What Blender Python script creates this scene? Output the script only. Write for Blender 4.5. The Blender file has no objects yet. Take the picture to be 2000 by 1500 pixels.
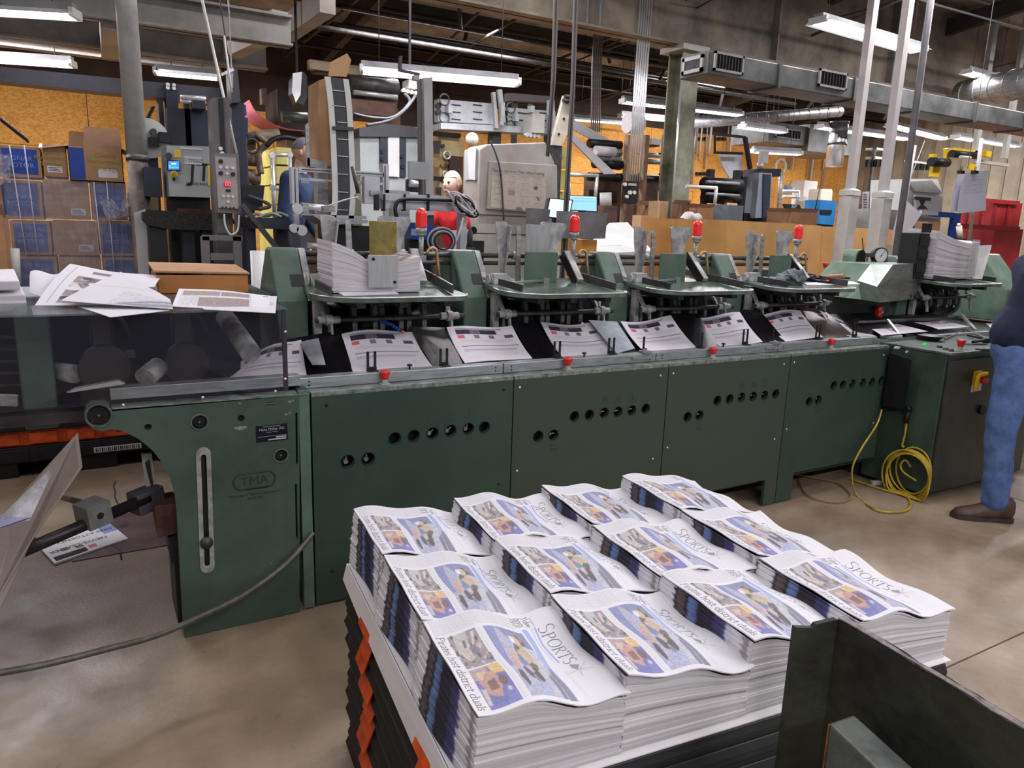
import bpy, bmesh, math, random
import numpy as np
from mathutils import Vector, Matrix
PI=math.pi
SC=bpy.context.scene
COL=SC.collection
# ------------------------------------------------------------------ camera
F=1440.0; CX=1000.0; CY=750.0; CAMH=1.6
def _n(v): return v/np.linalg.norm(v)
_dz=(F*F-2552*221)/224.0
_X=_n(np.array([3552-CX,526-CY,F])); _Z=-_n(np.array([-221.0,_dz,F])); _Z=_n(_Z-_X*(_Z@_X)); _Y=np.cross(_Z,_X)
RW=np.stack([_X,_Y,_Z]); CW=np.array([0,0,CAMH])
cam=bpy.data.objects.new('camera',bpy.data.cameras.new('camera')); COL.objects.link(cam); SC.camera=cam
cam.data.sensor_fit='HORIZONTAL'; cam.data.sensor_width=36.0; cam.data.lens=36.0*F/2000.0
cam.data.clip_start=0.05; cam.data.clip_end=200
_r=RW@np.array([1,0,0]); _u=RW@np.array([0,-1,0]); _b=RW@np.array([0,0,-1])
cam.matrix_world=Matrix(((_r[0],_u[0],_b[0],0),(_r[1],_u[1],_b[1],0),(_r[2],_u[2],_b[2],CAMH),(0,0,0,1)))
# ------------------------------------------------------------------ world, exposure
SC.view_settings.view_transform='Standard'; SC.view_settings.look='None'
SC.view_settings.gamma=1.0; SC.view_settings.use_curve_mapping=False
SC.view_settings.exposure=0.22
W=bpy.data.worlds.new('world'); SC.world=W; W.use_nodes=True
W.node_tree.nodes['Background'].inputs[0].default_value=(0.66,0.66,0.74,1)
W.node_tree.nodes['Background'].inputs[1].default_value=0.38
def area(name,loc,sx,sy,power,rot=(0,0,0),col=(0.97,0.945,1.0)):
    l=bpy.data.lights.new(name,'AREA'); l.shape='RECTANGLE'; l.size=sx; l.size_y=sy; l.energy=power; l.color=col
    o=bpy.data.objects.new(name,l); COL.objects.link(o); o.location=loc; o.rotation_euler=rot
    return o
# added area lights without fixtures, to brighten the papers, machine fronts and background
FILL_LIGHTS=[((1.2,0.6,3.6),2.4,.3,18),((-1.6,1.2,3.6),2.4,.3,24),((3.6,0.2,3.6),2.4,.3,30),((2.6,3.1,4.2),2.4,.3,30),((5.4,2.6,4.2),2.4,.3,36),
        ((0.0,-2.2,3.4),2.4,.3,115),((3.4,-2.2,3.4),2.4,.3,115),((-1.2,3.9,3.9),2.4,.3,40),((8.0,4.5,4.4),2.4,.3,120),((3.0,5.3,4.5),2.4,.3,90),((4.0,8.9,4.0),2.4,.3,150),((-1,8.6,3.9),2.4,.3,130),((9.5,9.8,4.2),2.4,.3,170),((13.5,8.4,4.4),2.4,.3,200),((12.5,4.5,4.4),2.4,.3,140)]
for k,(l,a,b,p) in enumerate(FILL_LIGHTS): area('fill_light',l,a,b,p)
# ------------------------------------------------------------------ unprojection helpers (photo pixel -> world point on a plane)
def _ray(px,py): return RW@np.array([px-CX,py-CY,F])
def AY(px,py,y): d=_ray(px,py); p=CW+d*(y/d[1]); return Vector(p)
def AZ(px,py,z=0.0): d=_ray(px,py); p=CW+d*((z-CAMH)/d[2]); return Vector(p)
def AX(px,py,x): d=_ray(px,py); p=CW+d*(x/d[0]); return Vector(p)
# ------------------------------------------------------------------ materials
def lin(c):
    c=[v/255.0 for v in c[:3]]
    return tuple((v/12.92 if v<=0.04045 else ((v+0.055)/1.055)**2.4) for v in c)+(1.0,)
MATS={}
def mat(name,col,rough=.6,metal=0.0,var=0.0,scale=6.0,col2=None,bump=0.0,bscale=40.0,emit=None,estr=0.0,alpha=None,trans=0.0,ior=1.45,stretch=None,coat=0.0,detail=6.0,lo=.35,hi=.65):
    if name in MATS: return MATS[name]
    m=bpy.data.materials.new(name); m.use_nodes=True; nt=m.node_tree; b=nt.nodes['Principled BSDF']
    b.inputs['Roughness'].default_value=rough; b.inputs['Metallic'].default_value=metal
    b.inputs['Base Color'].default_value=lin(col)
    b.inputs['IOR'].default_value=ior
    if coat: b.inputs['Coat Weight'].default_value=coat
    tc=nt.nodes.new('ShaderNodeTexCoord'); vec=tc.outputs['Object']
    if stretch:
        mp=nt.nodes.new('ShaderNodeMapping'); mp.inputs['Scale'].default_value=stretch; nt.links.new(vec,mp.inputs['Vector']); vec=mp.outputs[0]
    if var>0 or col2 is not None:
        c2=col2 if col2 is not None else tuple(max(0,v*(1-var)) for v in col)
        nz=nt.nodes.new('ShaderNodeTexNoise'); nz.inputs['Scale'].default_value=scale; nz.inputs['Detail'].default_value=detail
        nz.inputs['Roughness'].default_value=.65
        nt.links.new(vec,nz.inputs['Vector'])
        rp=nt.nodes.new('ShaderNodeValToRGB'); rp.color_ramp.elements[0].position=lo; rp.color_ramp.elements[1].position=hi
        rp.color_ramp.elements[0].color=lin(c2); rp.color_ramp.elements[1].color=lin(col)
        nt.links.new(nz.outputs['Fac'],rp.inputs['Fac']); nt.links.new(rp.outputs[0],b.inputs['Base Color'])
    if bump>0:
        n2=nt.nodes.new('ShaderNodeTexNoise'); n2.inputs['Scale'].default_value=bscale; n2.inputs['Detail'].default_value=4
        nt.links.new(vec,n2.inputs['Vector']); bp=nt.nodes.new('ShaderNodeBump'); bp.inputs['Strength'].default_value=bump; bp.inputs['Distance'].default_value=.01
        nt.links.new(n2.outputs['Fac'],bp.inputs['Height']); nt.links.new(bp.outputs[0],b.inputs['Normal'])
    if emit is not None:
        b.inputs['Emission Color'].default_value=lin(emit); b.inputs['Emission Strength'].default_value=estr
    if trans: b.inputs['Transmission Weight'].default_value=trans
    if alpha is not None: b.inputs['Alpha'].default_value=alpha
    MATS[name]=m; return m
def vmat(name,rough=.8,spec=.3,emit=0.0,bump=0.0):
    if name in MATS: return MATS[name]
    m=bpy.data.materials.new(name); m.use_nodes=True; nt=m.node_tree; b=nt.nodes['Principled BSDF']
    a=nt.nodes.new('ShaderNodeAttribute'); a.attribute_name='ink'; nt.links.new(a.outputs['Color'],b.inputs['Base Color'])
    b.inputs['Roughness'].default_value=rough; b.inputs['Specular IOR Level'].default_value=spec
    if emit>0: nt.links.new(a.outputs['Color'],b.inputs['Emission Color']); b.inputs['Emission Strength'].default_value=emit
    MATS[name]=m; return m
GREEN=mat('green_paint',(92,114,100),.42,0,.22,3.0,bump=.05,bscale=90)
GREENL=mat('light_green_paint',(118,142,122),.38,0,.25,5.0,bump=.04,bscale=60)
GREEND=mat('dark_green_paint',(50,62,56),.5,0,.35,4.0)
STEEL=mat('brushed_steel',(172,172,172),.42,.45,.25,8.0,stretch=(1,1,6))
CAST=mat('cast_grey',(188,188,186),.5,.15,.35,14.0,bump=.08)
RAIL=mat('worn_aluminium',(176,182,182),.4,.6,.2,10.0,stretch=(1,8,8))
DARK=mat('oily_black',(30,29,31),.45,.3,.4,12.0)
BLACK=mat('black_plastic',(24,24,26),.5,0,.2,10)
DKST=mat('dark_steel',(84,82,82),.42,.35,.35,20)
PAPER=mat('newsprint',(214,210,214),.85,0,.05,20)
CHROME=mat('chrome',(215,215,215),.25,.55)
RED=mat('red_plastic',(214,40,36),.32,0,.08,10,coat=.3)
KRAFT=mat('kraft_cardboard',(178,136,98),.8,0,.12,7.0)
KRAFTD=mat('dark_kraft',(128,92,64),.85,0,.15,7.0)
GAYL=mat('gaylord_cardboard',(206,152,86),.75,0,.10,3.0)
WHITE=mat('white_plastic',(214,214,210),.45,0,.05,6)
WGREY=mat('warm_grey_enamel',(176,174,166),.5,0,.12,3.0)
LGREY=mat('light_grey_enamel',(168,174,172),.45,0,.10,3.0)
DGREY=mat('charcoal_enamel',(70,70,74),.5,0,.2,4.0)
NAVY=mat('navy_enamel',(40,46,62),.5,0,.2,4.0)
ORANGE=mat('orange_plastic',(226,84,26),.5,0,.25,12.0)
BEAMG=mat('beam_grey_paint',(150,146,140),.65,0,.3,1.5)
BEAMD=mat('sooty_beam',(78,74,70),.8,0,.45,1.2)
ALU=mat('extruded_aluminium',(196,198,202),.4,.2,.12,8)
YEL=mat('yellow_enamel',(206,196,110),.5,0,.12,4)
BEIGE=mat('beige_enamel',(198,176,128),.55,0,.25,5)
RUST=mat('rusty_iron',(92,56,46),.75,.3,.4,20,bump=.2)
BLUE=mat('blue_plastic',(26,84,176),.4,0,.1,6)
BRASS=mat('tarnished_brass',(150,134,74),.4,.5,.25,14)
COPPER=mat('copper_pipe',(170,140,96),.3,.5)
TUBE=mat('lit_tube',(255,255,255),.5,emit=(236,240,255),estr=14.0)
REFL=mat('white_reflector',(225,225,225),.5,0,.1,6)
# ------------------------------------------------------------------ bmesh shape helpers
def nb(): return bmesh.new()
def box(bm,x0,x1,y0,y1,z0,z1,m=0):
    v=[bm.verts.new(p) for p in ((x0,y0,z0),(x1,y0,z0),(x1,y1,z0),(x0,y1,z0),(x0,y0,z1),(x1,y0,z1),(x1,y1,z1),(x0,y1,z1))]
    for f in ((0,3,2,1),(4,5,6,7),(0,1,5,4),(1,2,6,5),(2,3,7,6),(3,0,4,7)):
        fc=bm.faces.new([v[i] for i in f]); fc.material_index=m
    return v
def hexa(bm,P,m=0):   # 8 points: bottom 4 ccw, top 4 ccw
    v=[bm.verts.new(p) for p in P]
    for f in ((0,3,2,1),(4,5,6,7),(0,1,5,4),(1,2,6,5),(2,3,7,6),(3,0,4,7)):
        fc=bm.faces.new([v[i] for i in f]); fc.material_index=m
def rbox(bm,c,s,R,m=0):  # oriented box, R 3x3
    c=Vector(c); h=[k/2 for k in s]
    P=[c+R@Vector((sx*h[0],sy*h[1],sz*h[2])) for sz in (-1,1) for sx,sy in ((-1,-1),(1,-1),(1,1),(-1,1))]
    hexa(bm,P,m)
def frame(d,up=(0,0,1)):
    d=Vector(d).normalized(); u=Vector(up)
    if abs(d.dot(u))>.98: u=Vector((0,1,0))
    s=d.cross(u).normalized(); u=s.cross(d).normalized()
    return d,s,u
def bar(bm,p0,p1,w,h,m=0,up=(0,0,1)):   # rectangular bar between points
    p0=Vector(p0); p1=Vector(p1); d,s,u=frame(p1-p0,up)
    P=[]
    for p in (p0,p1):
        P.append([p-s*w/2-u*h/2,p+s*w/2-u*h/2,p+s*w/2+u*h/2,p-s*w/2+u*h/2])
    v=[bm.verts.new(q) for q in P[0]+P[1]]
    for f in ((3,2,1,0),(4,5,6,7),(0,1,5,4),(1,2,6,5),(2,3,7,6),(3,0,4,7)):
        bm.faces.new([v[i] for i in f]).material_index=m
def ring(bm,c,s,u,r,n):
    return [bm.verts.new(c+(s*math.cos(2*PI*k/n)+u*math.sin(2*PI*k/n))*r) for k in range(n)]
def cyl(bm,p0,p1,r0,r1=None,n=16,cap=True,m=0,smooth=True):
    p0=Vector(p0); p1=Vector(p1); r1=r0 if r1 is None else r1
    d,s,u=frame(p1-p0); a=ring(bm,p0,s,u,max(r0,1e-5),n); b=ring(bm,p1,s,u,max(r1,1e-5),n)
    for k in range(n):
        f=bm.faces.new([a[k],a[(k+1)%n],b[(k+1)%n],b[k]]); f.smooth=smooth; f.material_index=m
    if cap:
        f=bm.faces.new(a[::-1]); f.material_index=m; f=bm.faces.new(b); f.material_index=m
def tube(bm,pts,r,n=8,m=0,cap=True,closed=False):
    pts=[Vector(p) for p in pts]; rs=r if isinstance(r,(list,tuple)) else [r]*len(pts); R=[]
    pd=None; u=None
    for i,p in enumerate(pts):
        if closed: d=(pts[(i+1)%len(pts)]-pts[i-1])
        else: d=(pts[min(i+1,len(pts)-1)]-pts[max(i-1,0)])
        if d.length<1e-9: d=Vector((0,0,1))
        d.normalize()
        if u is None: _,s,u=frame(d)
        else:
            u=(u-d*u.dot(d)); u.normalize(); s=d.cross(u).normalized()
        R.append(ring(bm,p,s,u,rs[i],n))
    m2=len(pts) if closed else len(pts)-1
    for i in range(m2):
        a=R[i]; b=R[(i+1)%len(pts)]
        for k in range(n):
            f=bm.faces.new([a[k],a[(k+1)%n],b[(k+1)%n],b[k]]); f.smooth=True; f.material_index=m
    if cap and not closed:
        bm.faces.new(R[0][::-1]).material_index=m; bm.faces.new(R[-1]).material_index=m
def lathe(bm,prof,c=(0,0,0),n=24,m=0,axis=(0,0,1)):
    c=Vector(c); d,s,u=frame(axis); R=[]
    for r,z in prof: R.append(ring(bm,c+d*z,s,u,max(r,1e-4),n))
    for i in range(len(R)-1):
        for k in range(n):
            f=bm.faces.new([R[i][k],R[i][(k+1)%n],R[i+1][(k+1)%n],R[i+1][k]]); f.smooth=True; f.material_index=m
    bm.faces.new(R[0][::-1]).material_index=m; bm.faces.new(R[-1]).material_index=m
def prism(bm,poly,axis,a0,a1,m=0):   # poly in the two other axes
    def q(p,a):
        if axis=='x': return (a,p[0],p[1])
        if axis=='y': return (p[0],a,p[1])
        return (p[0],p[1],a)
    A=[bm.verts.new(q(p,a0)) for p in poly]; B=[bm.verts.new(q(p,a1)) for p in poly]; n=len(poly)
    fs=[bm.faces.new(A),bm.faces.new(B[::-1])]
    for k in range(n): fs.append(bm.faces.new([A[k],B[k],B[(k+1)%n],A[(k+1)%n]]))
    for f in fs: f.material_index=m
def slab(bm,P,off,m=0):  # polygon of 3D points extruded by a vector
    off=Vector(off); A=[bm.verts.new(p) for p in P]; B=[bm.verts.new(Vector(p)+off) for p in P]; n=len(P)
    bm.faces.new(A).material_index=m; bm.faces.new(B[::-1]).material_index=m
    for k in range(n): bm.faces.new([A[k],B[k],B[(k+1)%n],A[(k+1)%n]]).material_index=m
def circ(cx,cy,r,n=20,a0=0): return [(cx+r*math.cos(a0+2*PI*k/n),cy+r*math.sin(a0+2*PI*k/n)) for k in range(n)]
def holeplate(bm,outer,holes,y0,th,m=0):  # plate in XZ plane with real holes, front at y0, back at y0+th
    es=[]
    for loop in [outer]+holes:
        v=[bm.verts.new((p[0],y0,p[1])) for p in loop]
        es+=[bm.edges.new((v[k],v[(k+1)%len(v)])) for k in range(len(v))]
    r=bmesh.ops.triangle_fill(bm,use_beauty=True,use_dissolve=False,edges=es)
    fs=[g for g in r['geom'] if isinstance(g,bmesh.types.BMFace)]
    e=bmesh.ops.extrude_face_region(bm,geom=fs)
    for g in e['geom']:
        if isinstance(g,bmesh.types.BMVert): g.co.y+=th
    for f in bm.faces: f.material_index=m
# ------------------------------------------------------------------ objects
BASE={}
def _bevel(o,w):
    if w>0:
        b=o.modifiers.new('bevel','BEVEL'); b.width=w; b.segments=2; b.limit_method='ANGLE'; b.angle_limit=math.radians(40)
def _mesh(name,bm,m,off=None,fix=True):
    if fix: bmesh.ops.recalc_face_normals(bm,faces=bm.faces[:])
    me=bpy.data.meshes.new(name); bm.to_mesh(me); bm.free()
    if off is not None: me.transform(Matrix.Translation(-Vector(off)))
    for k in (m if isinstance(m,(list,tuple)) else [m]): me.materials.append(k)
    return me
def T(name,label,cat,loc=(0,0,0),rz=0,group=None):
    o=bpy.data.objects.new(name,None); COL.objects.link(o); o.location=loc; o.rotation_euler=(0,0,rz); o.empty_display_size=.1
    o['label']=label; o['category']=cat
    if group: o['group']=group
    BASE[o.name]=Vector(loc); return o
def P(name,bm,m,parent,bev=0,label=None,fix=True):
    r=parent
    while r.parent: r=r.parent
    me=_mesh(name,bm,m,BASE.get(r.name,Vector((0,0,0))),fix)
    o=bpy.data.objects.new(name,me); COL.objects.link(o); o.parent=parent
    if label: o['label']=label
    _bevel(o,bev); return o
def S(name,bm,m,label,cat,group=None,bev=0,fix=True):
    lo=[min(v.co[i] for v in bm.verts) for i in range(3)]; hi=[max(v.co[i] for v in bm.verts) for i in range(3)]
    off=Vector(((lo[0]+hi[0])/2,(lo[1]+hi[1])/2,lo[2]))
    me=_mesh(name,bm,m,off,fix); o=bpy.data.objects.new(name,me); COL.objects.link(o); o.location=off; BASE[o.name]=off
    o['label']=label; o['category']=cat
    if group: o['group']=group
    _bevel(o,bev); return o
def ST(name,bm,m,fix=True,bev=0):
    me=_mesh(name,bm,m,None,fix); o=bpy.data.objects.new(name,me); COL.objects.link(o); o['kind']='structure'; _bevel(o,bev); return o
def copytree(o,parent=None):
    c=o.copy(); COL.objects.link(c)
    if parent is not None: c.parent=parent
    for ch in list(o.children): copytree(ch,c)
    return c
def dup(o,loc,rz=0,label=None,group=None):
    c=copytree(o); c.location=loc; c.rotation_euler=(0,0,rz)
    if label: c['label']=label
    if group: c['group']=group
    return c
def textmesh(s,size,place,th=.0006,extr=True,align='CENTER',shear=0,font=None):
    """letters as a bmesh; place(x,y,z)->world point"""
    cu=bpy.data.curves.new('t','FONT'); cu.body=s; cu.size=size; cu.align_x=align; cu.align_y='CENTER'; cu.extrude=th/2; cu.shear=shear; cu.resolution_u=3
    ob=bpy.data.objects.new('t',cu); COL.objects.link(ob)
    dg=bpy.context.evaluated_depsgraph_get(); me=bpy.data.meshes.new_from_object(ob.evaluated_get(dg))
    bm=nb(); bm.from_mesh(me); bpy.data.objects.remove(ob); bpy.data.curves.remove(cu); bpy.data.meshes.remove(me)
    for v in bm.verts: v.co=Vector(place(v.co.x,v.co.y,v.co.z))
    return bm
def merge(a,b,m=None):
    me=bpy.data.meshes.new('tmp'); b.to_mesh(me); b.free(); n=len(a.faces); a.from_mesh(me); bpy.data.meshes.remove(me)
    if m is not None:
        a.faces.ensure_lookup_table()
        for f in a.faces[n:]: f.material_index=m
def facing_y(c,y=None):   # text on a plane facing -Y, centred at c
    c=Vector(c); return lambda x,yy,z:(c.x+x,c.y-z,c.z+yy)
# ------------------------------------------------------------------ ink canvas: print painted in numpy, carried by a vertex attribute
def L3(c): return np.array(lin(c)[:3])
class Canvas:
    def __init__(s,w,h,bg=(220,216,218)):
        s.w=w; s.h=h; s.a=np.ones((h,w,3))*L3(bg); s.rs=np.random.RandomState(5)
    def _blend(s,y0,y1,x0,x1,mask,c,al=1.0):
        mk=(mask*al)[...,None]; s.a[y0:y1,x0:x1]=s.a[y0:y1,x0:x1]*(1-mk)+L3(c)*mk
    def rect(s,x0,y0,x1,y1,c,al=1.0):
        X0,X1=max(0,int(round(x0*s.w))),min(s.w,int(round(x1*s.w))); Y0,Y1=max(0,int(round(y0*s.h))),min(s.h,int(round(y1*s.h)))
        if X1<=X0: X1=X0+1
        if Y1<=Y0: Y1=Y0+1
        sub=s.a[Y0:Y1,X0:X1]; s.a[Y0:Y1,X0:X1]=sub*(1-al)+L3(c)*al
    def poly(s,pts,c,al=1.0):
        P_=np.array([(p[0]*s.w,p[1]*s.h) for p in pts]); x0,y0=np.floor(P_.min(0)).astype(int); x1,y1=np.ceil(P_.max(0)).astype(int)+1
        x0=max(x0,0);y0=max(y0,0);x1=min(x1,s.w);y1=min(y1,s.h)
        if x1<=x0 or y1<=y0: return
        acc=np.zeros((y1-y0,x1-x0))
        for sx,sy in ((.25,.25),(.75,.25),(.25,.75),(.75,.75)):
            X,Y=np.meshgrid(np.arange(x0,x1)+sx,np.arange(y0,y1)+sy); ins=np.zeros(X.shape,bool); n=len(P_)
            for i in range(n):
                ax,ay=P_[i]; bx,by=P_[(i+1)%n]
                if ay==by: continue
                cnd=((ay>Y)!=(by>Y))&(X<(bx-ax)*(Y-ay)/(by-ay)+ax); ins^=cnd
            acc+=ins*.25
        s._blend(y0,y1,x0,x1,acc,c,al)
    def ell(s,cx,cy,rx,ry,c,ang=0,al=1.0,n=20):
        ca,sa=math.cos(ang),math.sin(ang); k=s.w/s.h
        s.poly([(cx+(rx*math.cos(t)*ca-ry*math.sin(t)*sa),cy+(rx*math.cos(t)*sa+ry*math.sin(t)*ca)) for t in [2*PI*i/n for i in range(n)]],c,al)
    def line(s,pts,wd,c,al=1.0):
        for i in range(len(pts)-1):
            a=np.array(pts[i],float); b=np.array(pts[i+1],float); d=b-a; L=np.hypot(*d)
            if L<1e-9: continue
            nn=np.array([-d[1],d[0]])/L*wd/2; e=d/L*wd*.3
            s.poly([a+nn-e,b+nn+e,b-nn+e,a-nn-e],c,al)
    def pen(s,pts,nib,c):   # broad-nib pen: thick/thin strokes
        nx,ny=nib
        for i in range(len(pts)-1):
            a=pts[i]; b=pts[i+1]
            q=[(a[0]-nx,a[1]-ny),(a[0]+nx,a[1]+ny),(b[0]+nx,b[1]+ny),(b[0]-nx,b[1]-ny)]
            s.poly(q,c); s.line([a,b],min(abs(nx),.003)*1.2+.0012,c)
    def noise(s,x0,y0,x1,y1,amt,blk=1):
        X0,X1=int(x0*s.w),int(x1*s.w); Y0,Y1=int(y0*s.h),int(y1*s.h)
        if X1<=X0 or Y1<=Y0: return
        r=s.rs.rand((Y1-Y0)//blk+1,(X1-X0)//blk+1); r=np.kron(r,np.ones((blk,blk)))[:Y1-Y0,:X1-X0]
        s.a[Y0:Y1,X0:X1]*=(1-amt*r[...,None])
    def blur(s,x0,y0,x1,y1,n=1):
        X0,X1=int(x0*s.w),int(x1*s.w); Y0,Y1=int(y0*s.h),int(y1*s.h)
        for _ in range(n):
            q=s.a[Y0:Y1,X0:X1]; p=np.pad(q,((1,1),(1,1),(0,0)),'edge'); s.a[Y0:Y1,X0:X1]=(p[:-2,1:-1]+p[2:,1:-1]+p[1:-1,:-2]+p[1:-1,2:]+q*2)/6
    def greek(s,x0,y0,x1,y1,lh,c=(120,118,122),al=.55,vert=False):  # rows of tiny unreadable print
        y=y0
        while y+lh*.45<y1:
            x=x0
            while x<x1:
                wl=s.rs.uniform(.012,.035); s.rect(x,y,min(x+wl,x1),y+lh*.45,c,al); x+=wl+.006
            y+=lh
# serif-like pen glyphs (unit em, baseline y=0, up positive)
def arc(cx,cy,rx,ry,a0,a1,n=9): return [(cx+rx*math.cos(math.radians(a0+(a1-a0)*k/n)),cy+ry*math.sin(math.radians(a0+(a1-a0)*k/n))) for k in range(n+1)]
G={
'S':(.5,[arc(.25,.54,.17,.17,30,270)[:],arc(.25,.19,.18,.18,90,-150)]),
'P':(.5,[[(.1,0),(.1,.72)],[(.03,.72),(.12,.72)]+arc(.24,.54,.19,.18,90,-90)+[(.12,.36)],[(.02,0),(.19,0)]]),
'O':(.7,[arc(.35,.36,.3,.36,0,360,16)]),
'R':(.56,[[(.1,0),(.1,.72)],[(.03,.72),(.12,.72)]+arc(.24,.55,.18,.17,90,-90)+[(.12,.38)],[(.24,.38),(.5,.0),(.56,0)],[(.02,0),(.19,0)]]),
'T':(.56,[[(.28,0),(.28,.72)],[(.02,.62),(.03,.72),(.53,.72),(.54,.62)],[(.2,0),(.36,0)]]),
'Y':(.56,[[(.05,.72),(.28,.36),(.28,0)],[(.51,.72),(.28,.36)],[(.2,0),(.36,0)],[(0,.72),(.14,.72)],[(.43,.72),(.56,.72)]]),
'F':(.46,[[(.1,0),(.1,.72),(.42,.72),(.42,.62)],[(.1,.38),(.32,.38)],[(.02,0),(.19,0)]]),
'B':(.52,[[(.1,0),(.1,.72)]+arc(.24,.55,.16,.17,90,-90)+[(.1,.38)],arc(.24,.19,.2,.19,90,-90)+[(.03,0)]]),
'H':(.62,[[(.1,0),(.1,.72)],[(.52,0),(.52,.72)],[(.1,.38),(.52,.38)],[(.03,0),(.18,0)],[(.44,0),(.6,0)],[(.03,.72),(.18,.72)],[(.44,.72),(.6,.72)]]),
'i':(.2,[[(.04,.44),(.1,.46),(.1,0)],[(.03,0),(.17,0)],[(.09,.62),(.11,.66)]]),
'r':(.32,[[(.03,.44),(.1,.46),(.1,0)],[(.1,.34),(.18,.44),(.28,.44)],[(.03,0),(.17,0)]]),
'a':(.42,[arc(.2,.33,.14,.14,150,0,6)+[(.34,.05),(.4,0)],arc(.18,.13,.14,.13,70,360,8)]),
't':(.3,[[(.12,.6),(.12,.08),(.2,0),(.28,.04)],[(.02,.45),(.27,.45)]]),
'e':(.4,[[(.05,.25),(.36,.25)]+arc(.2,.24,.16,.22,5,320,12)]),
's':(.33,[arc(.16,.345,.11,.115,20,270,6),arc(.16,.115,.12,.115,90,-160,7)]),
'h':(.46,[[(.04,.72),(.1,.72),(.1,0)],[(.1,.34)]+arc(.24,.32,.13,.13,150,0,6)+[(.37,0)],[(.03,0),(.17,0)],[(.31,0),(.44,0)]]),
'o':(.44,[arc(.22,.22,.17,.23,0,360,14)]),
'd':(.46,[[(.3,.72),(.37,.72),(.37,0),(.44,0)],arc(.2,.22,.16,.22,40,320,12)]),
'c':(.38,[arc(.2,.22,.16,.22,45,315,12)]),
'u':(.46,[[(.03,.45),(.1,.45),(.1,.14)]+arc(.22,.13,.12,.13,180,330,6),[(.3,.45),(.37,.45),(.37,0),(.44,0)]]),
'l':(.2,[[(.04,.72),(.1,.72),(.1,0)],[(.03,0),(.17,0)]]),
' ':(.24,[])}
def pentext(cv,s,x,y,em,c,nib,adv,slant=0.0,caps=None,sx=1.0,track=0.0):
    """x,y = start baseline in canvas units; text runs +x, up is -y"""
    ar=cv.w/cv.h
    for k,ch in enumerate(s):
        w,st=G[ch]; e=em*(caps[k] if caps else 1.0)
        for path in st:
            cv.pen([(x+(p[0]+slant*p[1])*e*sx*adv,y-p[1]*e) for p in path],nib,c)
        x+=(w+track)*e*sx*adv
    return x
def penfit(cv,s,x0,x1,y,em,c,nib,adv,slant=0.0,caps=None,track=0.0):
    w=sum((G[ch][0]+track)*em*(caps[k] if caps else 1)*adv for k,ch in enumerate(s)); sx=(x1-x0)/w
    x=x0
    for k,ch in enumerate(s):
        gw,st=G[ch]; e=em*(caps[k] if caps else 1.0)
        for path in st: cv.pen([(x+(p[0]+slant*p[1])*e*sx*adv,y-p[1]*e) for p in path],nib,c)
        x+=(gw+track)*e*sx*adv
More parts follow.
